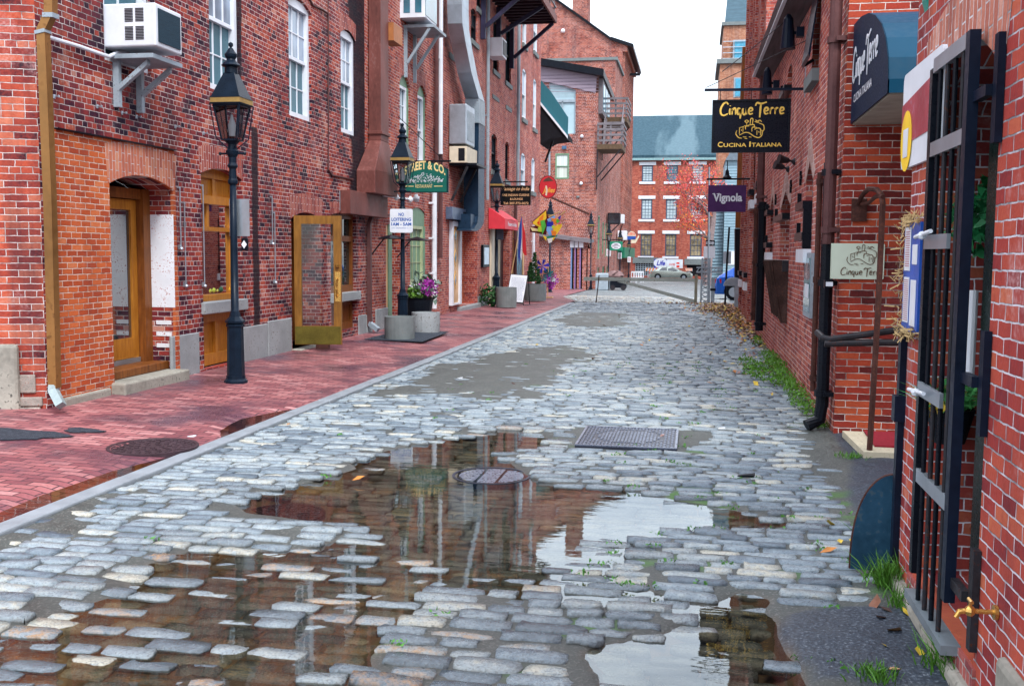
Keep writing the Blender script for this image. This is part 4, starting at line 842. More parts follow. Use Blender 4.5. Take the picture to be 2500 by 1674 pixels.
# plates on the lamps
m = MB(); P = Pl((L1p[0], L1p[1]+.06, 0), (1, 0, 0), (0, -1, 0)); a = P.px(525, 540); b_ = P.px(569, 455); m.pbox(P, a[0], b_[0], a[1], b_[1], -.012, -.006); tag(m.build('street_sign', m_galv), 'grey back of a sign plate strapped to the nearest lamp post', 'sign')
m = MB(); a = P.px(553, 573); b_ = P.px(567, 545); m.pbox(P, a[0], b_[0], a[1], b_[1], -.02, .02); o_ = m.build('junction_box', m_black, bevel=.01); tag(o_, 'small black box with a white sticker on the nearest lamp post', 'box')
m = MB(); c_ = ((a[0]+b_[0])/2, (a[1]+b_[1])/2); m.pprism(P, [(c_[0]-.035, c_[1]), (c_[0], c_[1]-.05), (c_[0]+.035, c_[1]), (c_[0], c_[1]+.05)], .021, .023); m.build('sticker', m_white, o_)
m = MB(); P = Pl((L3p[0], L3p[1]-.07, 0), (1, 0, 0), (0, -1, 0)); a = P.px(*c7_(560, 785)); b_ = P.px(*c7_(632, 580)); m.pbox(P, a[0], b_[0], a[1], b_[1], -.012, .0); tag(m.build('street_sign', M('blue_grey_sign', (.06, .09, .13), .4)), 'dark blue-grey sign plate on the lamp by the red awning', 'sign')
def rrect(u0, u1, v0, v1, r, n=4):
    o = []
    for cx_, cy_, a0 in ((u1-r, v0+r, -90), (u1-r, v1-r, 0), (u0+r, v1-r, 90), (u0+r, v0+r, 180)): o += arc(cx_, cy_, r, r, a0, a0+90, n)
    return o
P = Pl((L2p[0], L2p[1]-.085, 0), (1, 0, 0), (0, -1, 0)); a = P.px(892, 532); b_ = P.px(944, 478)
sg = thing('no_loitering_sign', (L2p[0], L2p[1]-.08, a[1]), 'white NO LOITERING sign with blue letters on the second lamp post', 'sign')
m = MB(); m.pprism(P, rrect(a[0], b_[0], a[1], b_[1], .035), -.004, .004); m.build('plate', m_white, sg)
m = MB(); uw = b_[0]-a[0]; vh = b_[1]-a[1]
def fx(s_): return a[0]+uw*s_
def fy(s_): return a[1]+vh*s_
text(m, 'NO', P, fx(.38), fx(.62), fy(.70), fy(.84), .006, bold=.03); text(m, 'LOITERING', P, fx(.07), fx(.93), fy(.49), fy(.63), .006, bold=.03); text(m, '1AM - 5AM', P, fx(.06), fx(.94), fy(.29), fy(.43), .006, bold=.03); text(m, 'CITY ORDINANCE 17-113', P, fx(.07), fx(.94), fy(.17), fy(.215), .006)
m.build('lettering', M('sign_blue', (.015, .10, .42), .4, bmp=0), sg)
# bronze downspout at the corner
P = PY(8.9)
dsp = thing('downspout', (*[(XL+.05), 8.93], .1), 'golden bronze downspout with a white elbow at the left corner', 'downspout')
def dp(c, x_, y_): q = P.px(*c(x_, y_)); return P.p(*q)
m = MB(); m.tube([dp(c1_, 388, -260), dp(c1_, 388, 110), dp(c1_, 330, 235), dp(c1_, 350, 700), dp(c1_, 384, 1560), dp(c3_, 338, 1380)], .062, 4, cap=True); m.build('pipe', m_bronze, dsp)
m = MB(); m.tube([dp(c1_, 388, 105), dp(c1_, 388, 140)], .075, 4); m.build('upper_elbow', m_galvp, dsp); m = MB(); m.tube([dp(c1_, 325, 235), dp(c1_, 330, 262)], .075, 4); m.build('lower_elbow', m_galvp, dsp); m = MB(); q_ = dp(c3_, 338, 1385); m.tube([q_+Vector((0, 0, .05)), q_+Vector((.0, -.02, -.02)), q_+Vector((.13, -.10, -.15))], .055, 4); m.build('shoe', M('shoe_grey', (.26, .33, .34), .5, var=.3), dsp)
m = MB(); a = PL.px(*c1_(370, 290), .05); pts = [PL.p(*PL.px(*c1_(x_, y_), .05), .05) for x_, y_ in ((365, 285), (600, 355), (830, 435), (900, 405), (985, 405))]; m.tube(pts, .02, 8); tag(m.build('drain_pipe', m_white), 'thin white drain pipe running from the air conditioner to the downspout', 'pipe')
# window air conditioner on a shelf
Y0 = PL.px(*c1_(820, 200))[0]; X1 = U(*c1_(1190, 200), Y=Y0).x; Y1 = PL.px(*c1_(1392, 300), X1-XL)[0]; zb = U(*c1_(1190, 350), Y=Y0).z; zt = U(*c1_(1190, 18), Y=Y0).z; Y1 = min(Y1, Y0+.8)
ac = thing('air_conditioner', (XL+.3, (Y0+Y1)/2, zb), 'large white window air conditioner jutting from the wall at top left', 'air conditioner')
m = MB(); m.box(XL-.1, X1, Y0, Y1, zb, zt); m.build('case', m_white, ac, bevel=.015)
m = MB(); fx0 = X1-.02; P = Pl((0, Y0, 0), (1, 0, 0), (0, -1, 0)); w_ = X1-XL; h_ = zt-zb
for i in range(2):
    for j in range(2):
        for k in range(9): a = XL+w_*(.37+i*.22); m.pbox(P, a, a+w_*.17, zb+h_*(.15+j*.42+k*.036), zb+h_*(.15+j*.42+k*.036)+.010, .001, .004)
m.build('side_vent', m_iron, ac)
m = MB(); m.box(X1+.001, X1+.012, Y0+.05, Y1-.05, zb+.05, zt-.05); gr = m.build('coil_grille', M('coil', (.012, .035, .055), .5, stretch=(1, 1, 40), scale=8, var=.5), ac)
zs_ = PL.px(*c1_(890, 455))[1]
sh = thing('shelf_bracket', (XL, Y0, zs_), 'grey shelf on two wooden brackets under the large air conditioner', 'bracket')
m = MB(); m.box(XL+.001, X1-.05, Y0+.02, Y1+.1, zb-.12, zb-.07); m.build('shelf', m_galvp, sh, bevel=.005)
for yb in (Y0+.08, Y1-.02):
    m = MB(); m.box(XL+.001, XL+.07, yb, yb+.06, zb-.62, zb-.121); m.hexa([(XL+.071, yb, zb-.44), (XL+.071, yb+.06, zb-.44), (XL+.071, yb+.06, zb-.38), (XL+.071, yb, zb-.38), (X1-.15, yb, zb-.18), (X1-.15, yb+.06, zb-.18), (X1-.15, yb+.06, zb-.122), (X1-.15, yb, zb-.122)]); m.build('bracket', m_galvp, sh)
# wire hangers, insulators and cables on the wall of the long building
for i, (c, xx, ya, yb) in enumerate(((c4_, 95, 165, 590), (c4_, 127, 270, 850), (c4_, 256, 150, 850), (c4_, 740, 230, 555), (c4_, 758, 340, 825))):
    a = PL.px(*c(xx, ya)); b_ = PL.px(*c(xx, yb)); m = MB(); m.bar(PL.p(*a, .03), PL.p(a[0], b_[1], .03), .008); m.ball(PL.p(a[0], b_[1], .04), .022, 8); m.pbox(PL, a[0]-.02, a[0]+.02, b_[1]-.01, b_[1]+.05, .001, .03); m.pbox(PL, a[0]-.02, a[0]+.02, a[1]-.01, a[1]+.01, .001, .03)
    tag(m.build('wall_rod', m_galv), ['thin metal rod beside the entry arch, upper one of two left of the window bay', 'metal rod beside the entry arch, longer lower one left of the window bay', 'metal rod directly against the left edge of the yellow window bay', 'short metal rod left of the open yellow door', 'long metal rod left of the open yellow door'][i], 'rod', 'metal rods on the long brick wall')
for i, (xx, yy) in enumerate(((410, 740), (740, 815), (930, 865), (1042, 895), (1340, 970), (1555, 1020))):
    a = PL.px(*c1_(xx, yy)); m = MB(); m.lathe(PL.p(*a, .0), [(.02, -.02), (.02, .02)], 6); m.bar(PL.p(*a, .002), PL.p(*a, .05), .008); m.ball(PL.p(*a, .055), .016, 6); tag(m.build('insulator', m_galv), 'small metal insulator in the row above the entry arch', 'insulator', 'insulators on the brick wall')
def cable(label, pts, r, mat, P=PL, w=.02, name='cable', cat='cable'):
    m = MB(); m.tube([P.p(*P.px(*q, w), w) for q in pts], r, 6); return tag(m.build(name, mat), label, cat)
cable('black cable looping down the wall beside the second upper window', [c2_(930, -60), c2_(985, 40), c2_(1060, 75), c2_(1102, 110), c2_(1103, 700), c2_(1103, 1300), c2_(1130, 1340), c2_(1290, 1375)], .017, m_brownpipe)
cable('thin dark cable on the wall between the upper windows', [c2_(1100, -60), c2_(1101, 105)], .008, m_brownpipe, w=.012)
# rusty exhaust duct
q0_ = PL.px(*c2_(1405, 900)); yA = q0_[0]; X_ = U(*c2_(1505, 900), Y=yA).x-XL; yB = PL.px(*c2_(1565, 900), X_)[0]; zj = PL.px(*c2_(1400, 1075))[1]
du = thing('exhaust_duct', (XL+.2, yA, 2), 'tall square rusty exhaust duct rising up the brick wall', 'duct')
m = MB(); X_ = min(X_, .55); m.pbox(PL, yA, yB, zj, 12.9, .02, X_); m.pbox(PL, yA-.03, yB+.03, zj+.12, zj+.18, .01, X_+.03); m.build('riser', m_rust, du, bevel=.008)
a = PL.px(*c2_(1330, 1310)); b_ = PL.px(*c2_(1330, 1480)); za_, zb_ = a[1], b_[1]; yL = yA-.75; yC = PL.px(*c2_(1500, 1470), X_)[0]
m = MB(); m.hexa([PL.p(u, v, w_) for (u, v) in ((yL, za_), (yB+.2, za_)) for w_ in (.02, X_+.12)][0:2]+[PL.p(yB+.2, za_, X_+.12), PL.p(yB+.2, za_, .02)]+[PL.p(yA, zj, .02), PL.p(yA, zj, X_), PL.p(yB, zj, X_), PL.p(yB, zj, .02)])
m.pbox(PL, yL, yB+.2, zb_, za_, .02, X_+.12); m.pbox(PL, yL-.9, yB+.1, zb_-.42, zb_-.001, .02, X_*.8); m.build('lower_box', m_rust, du, bevel=.008)
m = MB(); a = PL.px(*c2_(1555, 220), .1); m.pbox(PL, yB+.05, yB+.65, U(*c2_(1555, 290), X=XL+.3).z, U(*c2_(1555, 150), X=XL+.3).z, .1, .35); tag(m.build('junction_box', M('orange_brown_box', (.36, .13, .04), .5, var=.3)), 'orange-brown metal box on the wall beside the rusty duct', 'box')
m = MB(); a = PL.px(*c4_(1222, 325)); b_ = PL.px(*c4_(1262, 197)); m.pbox(PL, a[0], b_[0], a[1], b_[1], .002, .16); o_ = m.build('wall_lamp', m_galvp); tag(o_, 'small metal wall box light above the wooden window', 'light')
# downspout with shoe on building C
P = Pl((0, 19.4, 0), (1, 0, 0), (0, -1, 0)); a = PL.px(*c6_(180, 800), .06); m = MB(); zt_ = PL.px(*c6_(180, 510), .06)[1]
dsx = thing('downspout', PL.p(a[0], .1, .06), 'narrow dark brown downspout with a grey shoe left of the second lamp', 'downspout')
m.tube([PL.p(a[0], .2, .06), PL.p(a[0], zt_, .06), PL.p(a[0]+.05, zt_+.2, .12), PL.p(a[0]+.5, zt_+.7, .2)], .055, 4); m.build('pipe', m_brownpipe, dsx); m = MB(); m.tube([PL.p(a[0], .26, .06), PL.p(a[0]-.05, .14, .25)], .06, 4); m.build('shoe', m_galvp, dsx)
# floodlight globes, string, shelves
for i, ((xx, yy), r_) in enumerate((((345, 240), .07), ((410, 285), .06), ((530, 305), .06), ((578, 300), .08))):
    q = PL.p(*PL.px(*c6_(xx, yy), .3), .3); m = MB(); m.lathe(q, [(.001, -r_), (r_*.7, -r_*.7), (r_, 0), (r_*.6, r_*.8), (r_*.4, r_*1.3)], 12); o_ = m.build('floodlight', m_white); tag(o_, ['white floodlight globe left of the second lamp, upper one', 'white floodlight globe close against the left of the second lamp', 'white floodlight globe close against the right of the second lamp', 'larger white floodlight globe right of the second lamp'][i], 'floodlight', 'white globes on the conduit')
m = MB(); m.tube([PL.p(*PL.px(*c6_(x_, y_), .25), .25) for x_, y_ in ((300, 268), (400, 290), (520, 300), (600, 285))], .022, 8); tag(m.build('conduit', m_white), 'white conduit carrying the floodlight globes behind the second lamp', 'conduit')
for i, (xa, xb, yy) in enumerate(((300, 430, 640), (525, 645, 655))):
    a = PL.px(*c6_(xa, yy), .3); q = U(*c6_((xa+xb)/2, yy), Y=a[0]); T = thing('lamp_shade_light', tuple(q), ['black disc-shaded wall light left of the second lamp post', 'black disc-shaded wall light right of the second lamp post'][i], 'wall light', 'disc shaded wall lights')
    m = MB(); m.lathe(q, [(.26, 0), (.27, .01), (.15, .05), (.03, .08), (.001, .09)], 18); m.build('shade', m_black, T); m = MB(); m.tube([(q.x, q.y, q.z+.06), (q.x-.15, q.y, q.z+.0), (XL+.02, q.y, q.z-.35)], .015, 6); m.build('arm', m_iron, T)
# vertical pipes between the buildings
for nm, c, xx, w_, za_, zb_, r_, mt, lab in (('pipe', c5_, 787, .12, 4.0, 13, .055, m_white, 'thick white vertical pipe high between two buildings'), ('downspout', c5_, 752, .10, 2.6, 13, .05, m_brownpipe, 'dark brown downspout running up behind the green sign'), ('conduit', c6_, 733, .14, .3, 3.6, .06, m_white, 'white downspout running to the ground behind the green sign'), ('downspout', c6_, 785, .10, 1.5, 5.0, .055, m_brownpipe, 'brown pipe ending above the sidewalk beside the tan door'), ('pipe', c5_, 1190, .1, 3.2, 13, .05, m_galvp, 'grey pipe running up the wall behind the silver duct'), ('downspout', e1_, 335, .1, 3.9, 15, .06, m_galvp, 'grey downspout on the upper wall left of the white arched windows'), ('downspout', e1_, 318, .1, .3, 3.9, .06, m_brownpipe, 'dark lower downspout left of the white arched windows'), ('downspout', c7_, 943, .1, .1, 2.7, .06, m_white, 'white downspout to the ground near the end of the row')):
    u = PL.px(*c(xx, 700), w_)[0]; m = MB(); m.tube([PL.p(u, za_, w_), PL.p(u, zb_, w_)], r_, 8)
    for k in range(1, 4): z_ = za_+(zb_-za_)*k/4; m.pbox(PL, u-r_-.02, u+r_+.02, z_, z_+.04, .021, w_)
    tag(m.build(nm, mt), lab, nm)
# small air conditioner on bracket high on building C
Ya = PL.px(*c5_(440, 100))[0]; Xa = U(*c5_(615, 100), Y=Ya).x; Xa = XL+.62
ac = thing('air_conditioner', (XL+.3, Ya, 5.5), 'white air conditioner above an empty grey bracket, high on the green-windowed building', 'air conditioner')
za_ = PL.px(*c5_(440, 155))[1]; zc_ = za_+.72; m = MB(); m.pbox(PL, Ya, Ya+.95, za_, zc_, -.1, .55); m.build('case', m_white, ac, bevel=.01); m = MB(); m.pbox(PL, Ya+.0, Ya+.95, za_+.75*0+.05, zc_-.05, .551, .56); m.build('coil_grille', m_pane_b, ac)
P = Pl((0, Ya, 0), (1, 0, 0), (0, -1, 0)); m = MB()
for k in range(2): m.pbox(P, XL+.08+k*.25, XL+.22+k*.25, za_+.1, zc_-.08, .001, .006)
m.build('side_glass', m_pane_b, ac)
Yb = PL.px(*c5_(470, 450))[0]; zs_ = PL.px(*c5_(470, 230))[1]; sh = thing('shelf_bracket', (XL, Yb, zs_-.8), 'empty grey metal shelf bracket under the high white air conditioner', 'bracket'); XX = U(*c5_(690, 230), Y=Yb).x-XL
m = MB(); m.pbox(PL, Yb, Yb+1.1, zs_-.02, zs_+.04, .001, XX+.1); m.build('shelf', m_galvp, sh)
for yb in (Yb+.02, Yb+.75): m = MB(); m.pbox(PL, yb, yb+.06, zs_-1.05, zs_-.021, .001, .07); m.tube([PL.p(yb+.03, zs_-.75, .07), PL.p(yb+.03, zs_-.03, XX)], .04, 4); m.build('bracket', m_galvp, sh)
# silver duct
def ductpoly(pts, w0, w1, wid, mat, name, par):
    L = [PL.px(*q, w1) for q in pts]; m = MB()
    for i in range(len(L)-1):
        (a, z1), (b_, z2) = L[i], L[i+1]; m.hexa([PL.p(b_, z2, w0), PL.p(b_, z2, w1), PL.p(b_+wid, z2, w1), PL.p(b_+wid, z2, w0), PL.p(a, z1-.004, w0), PL.p(a, z1-.004, w1), PL.p(a+wid, z1-.004, w1), PL.p(a+wid, z1-.004, w0)])
    return m.build(name, mat, par)
sdk = thing('ventilation_duct', (XL+.3, 28, 2), 'shiny silver ventilation duct bending down the wall into a dark blue box duct', 'duct')
ductpoly([c5_(968, -200), c5_(968, 40), c5_(972, 200), c5_(1000, 370), c5_(1050, 620), c5_(1112, 835)], .15, .52, .75, m_galv, 'upper_duct', sdk)
ductpoly([c5_(1112, 838), c5_(1114, 1045)], .15, .52, .8, m_galvp, 'collar', sdk)
m_dkduct = M('dark_blue_metal', (.02, .045, .085), .35, metal=.4, var=.3, scale=2)
ductpoly([c5_(1112, 1047), c7_(372, 0), c7_(372, 540), c7_(362, 610), c7_(330, 665), c7_(290, 690)], .10, .50, .8, m_dkduct, 'lower_duct', sdk)
q = PL.px(*c7_(170, 600), .1); q2 = PL.px(*c7_(300, 690), .3); m = MB(); m.pbox(PL, q[0], q2[0]+.3, q2[1], q2[1]+.42, .05, .42); m.build('outlet', m_dkduct, sdk)
# galvanised hood and unit on bracket
Yh = PL.px(*c5_(857, 1200))[0]; zb_ = PL.px(*c5_(857, 1225))[1]; zt_ = PL.px(*c5_(857, 885))[1]; Xh = U(*c5_(1005, 1200), Y=Yh).x-XL
hd = thing('vent_hood', (XL+.2, Yh, zb_), 'galvanised metal hood box on the wall beside the silver duct', 'hood'); m = MB(); m.pbox(PL, Yh, Yh+1.0, zb_, zt_, .0, min(Xh, 1.0)); m.build('box', m_galv, hd, bevel=.02); m = MB(); m.pbox(PL, Yh+.1, Yh+.9, zb_+.1, zt_-.15, min(Xh, 1.0)+.001, min(Xh, 1.0)+.01); m.build('hatch', m_galvp, hd)
zb_ = PL.px(*c5_(857, 1385))[1]; zt_ = PL.px(*c5_(857, 1245))[1]; Xh2 = min(U(*c5_(1008, 1300), Y=Yh).x-XL, 1.0)
un = thing('air_conditioner', (XL+.3, Yh, zb_), 'beige air conditioner with a dark opening, on a steel bracket above the green sign', 'air conditioner'); m = MB(); m.pbox(PL, Yh, Yh+1.3, zb_, zt_, .01, Xh2); m.build('case', m_cream, un, bevel=.01)
P = Pl((0, Yh, 0), (1, 0, 0), (0, -1, 0)); m = MB(); m.pbox(P, XL+.25, XL+Xh2-.05, zb_+.05, zt_-.05, .001, .008); m.build('opening', m_dark, un)
br = thing('shelf_bracket', (XL, Yh, zb_-.9), 'dark steel bracket with a diagonal brace carrying the beige air conditioner', 'bracket'); m = MB(); m.pbox(PL, Yh+.05, Yh+1.25, zb_-.06, zb_-.004, .001, Xh2+.25); m.build('shelf', m_black, br)
m = MB(); m.tube([PL.p(Yh+.1, zb_-.95, .05), PL.p(Yh+.1, zb_-.08, Xh2)], .04, 4); m.build('brace', m_iron, br); m = MB(); m.tube([PL.p(Yh+1.1, zb_-.95, .05), PL.p(Yh+1.1, zb_-.08, Xh2)], .04, 4); m.build('brace', m_iron, br)
# balcony of the fire escape
T = thing('fire_escape_balcony', (XL, 30, 5.5), 'dark timber and steel balcony on long diagonal braces high on the left', 'balcony')
Yf = PL.px(*c5_(1375, 500))[0]; cF = U(*c5_(1755, 180), Y=Yf); Xo = cF.x; zP = cF.z
Yn = PL.px(*c5_(1130, 250))[0]-.4
m = MB(); m.box(XL+.01, Xo, Yn, Yf+.2, zP, zP+.06)
for k in range(14): yy = Yn+(Yf-Yn)*k/13; m.box(XL+.01, Xo-.02, yy, yy+.12, zP-.06, zP-.001)
m.build('deck', M('dark_timber', (.035, .02, .03), .7, var=.4), T)
m = MB(); m.box(Xo-.01, Xo+.05, Yn-.05, Yf+.25, zP-.03, zP+.22); m.box(XL+.01, Xo+.05, Yf+.2, Yf+.25, zP-.03, zP+.22); m.box(XL+.01, Xo+.05, Yn-.05, Yn, zP-.03, zP+.22); m.build('edge_beam', M('red_brown_timber', (.16, .045, .035), .6, var=.3), T)
mst = M('purple_black_steel', (.03, .028, .06), .45, var=.4)
for i, yy in enumerate((PL.px(*c5_(1130, 320))[0], (PL.px(*c5_(1130, 320))[0]+Yf)/2, Yf)):
    m = MB(); zz = [PL.px(*c5_(1130, 335))[1], PL.px(*c5_(1255, 380))[1], PL.px(*c5_(1360, 570))[1]][i]
    m.box(XL+.001, XL+.14, yy-.07, yy+.07, zz, zP-.061); m.tube([(XL+.14, yy, zz+.35), (Xo-.05, yy, zP-.07)], .075, 4); m.build('brace', mst, T)
m = MB()
for zz in (.45, .75, 1.05): m.box(Xo+.0, Xo+.035, Yn, Yf+.2, zP+zz, zP+zz+.05); m.box(XL+.05, Xo, Yf+.21, Yf+.24, zP+zz, zP+zz+.05)
for k in range(6): yy = Yn+(Yf-Yn)*k/5; m.box(Xo-.03, Xo, yy, yy+.05, zP+.06, zP+1.1)
m.build('railing', m_greywood, T)
# hanging signs -------------------------------------------------------------
Ys = 21.0; P = PY(Ys); L = lambda x_, y_: P.px(*c5_(x_, y_))
a = L(500, 1600); b_ = L(852, 1440); zt_ = L(700, 1372)[1]; z1_ = L(850, 1440)[1]; zb_ = P.px(*c6_(700, 245))[1]; u1 = b_[0]; u0 = L(440, 1500)[0]
sg = thing('hanging_sign', ((u0+u1)/2, Ys, zb_), 'dark green arched hanging sign reading STREET & CO. with gold letters', 'sign')
mid = (u0+u1)/2; hw = (u1-u0)/2
out_ = [(u0, zb_), (u1, zb_)]+[(mid+hw*(1-2*i/10), z1_+(zt_-z1_)*(1-(1-2*i/10)**2)) for i in range(11)]
m = MB(); m.pprism(P, out_, -.04, .0); m.build('frame', M('sign_edge', (.006, .03, .035), .4), sg)
sc_ = lambda k: [(mid+(a-mid)*k, (zb_+z1_)/2+(b-(zb_+z1_)/2)*k) for a, b in out_]
m = MB(); m.pprism(P, sc_(.93), .0, .004); m.build('board', M('sign_green', (.012, .11, .085), .4, var=.15, bmp=0), sg)
m = MB(); text(m, 'STREET & CO.', P, u0+hw*.18, u1-hw*.12, z1_-.13, z1_+.05, .006, bold=.03, curve=.13); text(m, 'RESTAURANT', P, mid-hw*.35, mid+hw*.35, zb_+.10, zb_+.17, .006)
m.pbox(P, u0+.12, mid-hw*.42, zb_+.125, zb_+.14, .005, .007); m.pbox(P, mid+hw*.42, u1-.12, zb_+.125, zb_+.14, .005, .007); m.build('lettering', M('gold_letters', (.72, .56, .25), .4, bmp=0), sg)
m = MB(); rg = random.Random(4)
for k in range(170):
    s_ = rg.uniform(-.72, .72); hmax = .19*(1-abs(s_)/.8)+.02; v_ = zb_+.21+rg.uniform(0, hmax); l_ = rg.uniform(.02, .05); a_ = rg.uniform(-1, 1); uu = mid+s_*hw
    m.pprism(P, [(uu, v_), (uu+l_, v_+l_*a_), (uu+l_*.8, v_+l_*a_+.014)], .005, .007)
m.build('fish_heap', m_white, sg)
m = MB(); m.bar(P.p(XL+.05, z1_+.17, -.02), P.p(u1+.05, z1_+.17, -.02), .02); m.bar(P.p(XL+.05, z1_+.17, -.02), P.p(u0-.2, z1_+.17, -.02), .02); m.bar(P.p(XL+.05, z1_+1.1, -.02), P.p(u1-.1, z1_+.18, -.02), .008)
for s_ in (u0+.15, u1-.15): m.bar(P.p(s_, z1_-.02, -.02), P.p(s_, z1_+.17, -.02), .008)
m.build('bracket', m_black, sg)
Ys = 31.6; P = PY(Ys); a = P.px(*c7_(600, 428)); b_ = P.px(*c7_(915, 226)); u0, u1, v0, v1 = a[0], b_[0], a[1], b_[1]
sg = thing('hanging_sign', ((u0+u1)/2, Ys, v0), 'black rectangular hanging sign reading Passage to India with copper letters', 'sign')
m = MB(); m.pbox(P, u0, u1, v0, v1, -.03, 0); m.build('board', M('sign_black', (.008, .008, .008), .35, bmp=0), sg)
m = MB(); hh = v1-v0; ww = u1-u0; f_ = lambda s_: u0+ww*s_; h_ = lambda s_: v0+hh*s_
text(m, 'Passage to India', P, f_(.06), f_(.95), h_(.70), h_(.93), .003, shear=.4, bold=.01); text(m, 'FINE INDIAN CUISINE', P, f_(.05), f_(.95), h_(.46), h_(.58), .003, bold=.02); text(m, '& LOUNGE', P, f_(.32), f_(.74), h_(.26), h_(.37), .003, bold=.02); text(m, 'Tel: 207-773-0072', P, f_(.10), f_(.93), h_(.04), h_(.16), .003, bold=.02)
m.build('lettering', M('copper_letters', (.70, .42, .22), .4, bmp=0), sg)
m = MB(); m.bar(P.p(XL+.02, v1+.12, -.015), P.p(u1-.1, v1+.12, -.015), .02); m.bar(P.p(u0+.15, v1, -.015), P.p(u0+.15, v1+.12, -.015), .008); m.bar(P.p(u1-.15, v1, -.015), P.p(u1-.15, v1+.12, -.015), .008); m.build('bracket', m_black, sg)
Ys = 41.0; P = PY(Ys); cx_, cz_ = P.px(*c7_(1092, 240)); rx_ = P.px(*c7_(1186, 240))[0]-cx_; rz_ = P.px(*c7_(1092, 120))[1]-cz_
sg = thing('hanging_sign', (cx_, Ys, cz_-rz_), 'round red hanging sign with yellow script and a dark hat', 'sign')
m = MB(); m.pprism(P, arc(cx_, cz_, rx_, rz_, 0, 350, 28), -.04, 0); m.build('rim', M('dark_red_rim', (.16, .01, .015), .4), sg)
m = MB(); m.pprism(P, arc(cx_, cz_, rx_*.92, rz_*.93, 0, 350, 28), .0, .006); m.build('board', M('sign_red', (.50, .02, .03), .4, var=.1, bmp=0), sg)
m = MB(); text(m, 'Julies', P, cx_-rx_*.6, cx_+rx_*.8, cz_-rz_*.62, cz_-rz_*.05, .009, shear=.4, bold=.01); m.build('lettering', M('yellow_letters', (.75, .45, .06), .4, bmp=0), sg)
m = MB(); m.pprism(P, [(cx_-rx_*.6, cz_+rz_*.45), (cx_+rx_*.65, cz_+rz_*.52), (cx_+rx_*.4, cz_+rz_*.66), (cx_+rx_*.1, cz_+rz_*.85), (cx_-rx_*.3, cz_+rz_*.72)], .008, .012); m.build('hat', M('hat_brown', (.10, .05, .04), .5), sg)
m = MB(); m.pprism(P, [(cx_-rx_*.28, cz_+rz_*.1), (cx_-rx_*.12, cz_+rz_*.12), (cx_-rx_*.02, cz_-rz_*.3), (cx_-rx_*.1, cz_-rz_*.75), (cx_-rx_*.28, cz_-rz_*.72), (cx_-rx_*.2, cz_-rz_*.3)], .008, .012); m.build('glass_drawing', m_cream, sg)
m = MB(); m.bar(P.p(XL+.1, cz_+rz_*.2, -.02), P.p(cx_-rx_, cz_+rz_*.2, -.02), .025); m.build('bracket', m_black, sg)
# red awning
ya, yb = PL.px(*c7_(478, 600))[0], PL.px(*c7_(780, 650), .5)[0]; zt_ = PL.px(*c7_(478, 462))[1]; zb_ = PL.px(*c7_(478, 672))[1]; Xo_ = .5
aw = thing('awning', (XL, ya, zb_), 'red fabric awning with white lettering over the restaurant entrance', 'awning')
m = MB(); mr = M('awning_red', (.60, .035, .055), .6, var=.1); mrd = mr
m.prism([PL.p(ya, zt_, .0), PL.p(ya, zb_+.30, Xo_), PL.p(ya, zb_, Xo_), PL.p(ya, zb_, .0)], (0, .012, 0)); m.prism([PL.p(yb, zt_, .0), PL.p(yb, zb_+.30, Xo_), PL.p(yb, zb_, Xo_), PL.p(yb, zb_, .0)], (0, .012, 0))
m.hexa([PL.p(ya, zt_, .0), PL.p(yb, zt_, .0), PL.p(yb, zb_+.30, Xo_), PL.p(ya, zb_+.30, Xo_), PL.p(ya, zt_+.02, .01), PL.p(yb, zt_+.02, .01), PL.p(yb, zb_+.31, Xo_+.01), PL.p(ya, zb_+.31, Xo_+.01)])
m.build('canopy', mr, aw); m = MB(); m.pbox(PL, ya, yb, zb_, zb_+.295, Xo_-.0, Xo_+.012); va = m.build('valance', mr, aw)
m = MB(); text(m, 'Passage to India', PL, ya+.5, yb-.3, zb_+.07, zb_+.23, Xo_+.014, bold=.02); m.build('lettering', m_white, va)
# poster case beside the tan door
a = PL.px(*c7_(428, 1070), .08); b_ = PL.px(*c7_(492, 840), .08); T = thing('menu_case', PL.p(a[0], a[1], .05), 'dark framed menu case with pale blue pages on the wall', 'menu case'); m = MB(); m.pbox(PL, a[0], b_[0], a[1], b_[1], .001, .07); m.build('frame', m_black, T); m = MB(); m.pbox(PL, a[0]+.12, b_[0]-.1, a[1]+.08, b_[1]-.08, .071, .076); m.build('menu_page', M('pale_blue_paper', (.50, .62, .72), .5), T)
# planters
def planter(c, r, h, label, mat, half=True):
    m = MB(); n = 18; m.lathe((c[0], c[1], c[2]), [(r*.97, 0), (r, h*.5), (r*.99, h), (r*.84, h), (r*.83, h-.06)], 24); o = m.build('planter', mat, bevel=0); tag(o, label, 'planter', 'round concrete planters'); return o
ca = U(905, 780, Z=.05); planter((ca.x, ca.y+.25, .05), .275, .43, 'round grey concrete planter in front of the second lamp post', m_conc)
cb = U(963, 766, Z=.05); planter((cb.x, cb.y+.35, .05), .28, .42, 'round speckled concrete planter right of the second lamp post', m_granite)
cc = U(1148, 703, Z=.05); planter((cc.x+.08, cc.y+.25, .05), .31, .58, 'round concrete planter behind the third lamp post', m_conc)
cd_ = U(1221, 688, Z=.05); planter((cd_.x, cd_.y+.3, .05), .37, .56, 'round concrete planter with small evergreens', m_conc)
m = MB(); pts = [(ca.x-.55, ca.y-.1, .075), (ca.x+.55, ca.y-.2, .062), (cb.x+.42, cb.y+.5, .075), (ca.x-.4, cb.y+.7, .10)]; m.prism(pts, (0, 0, .012)); tag(m.build('asphalt_patch', m_asphalt), kind='structure')
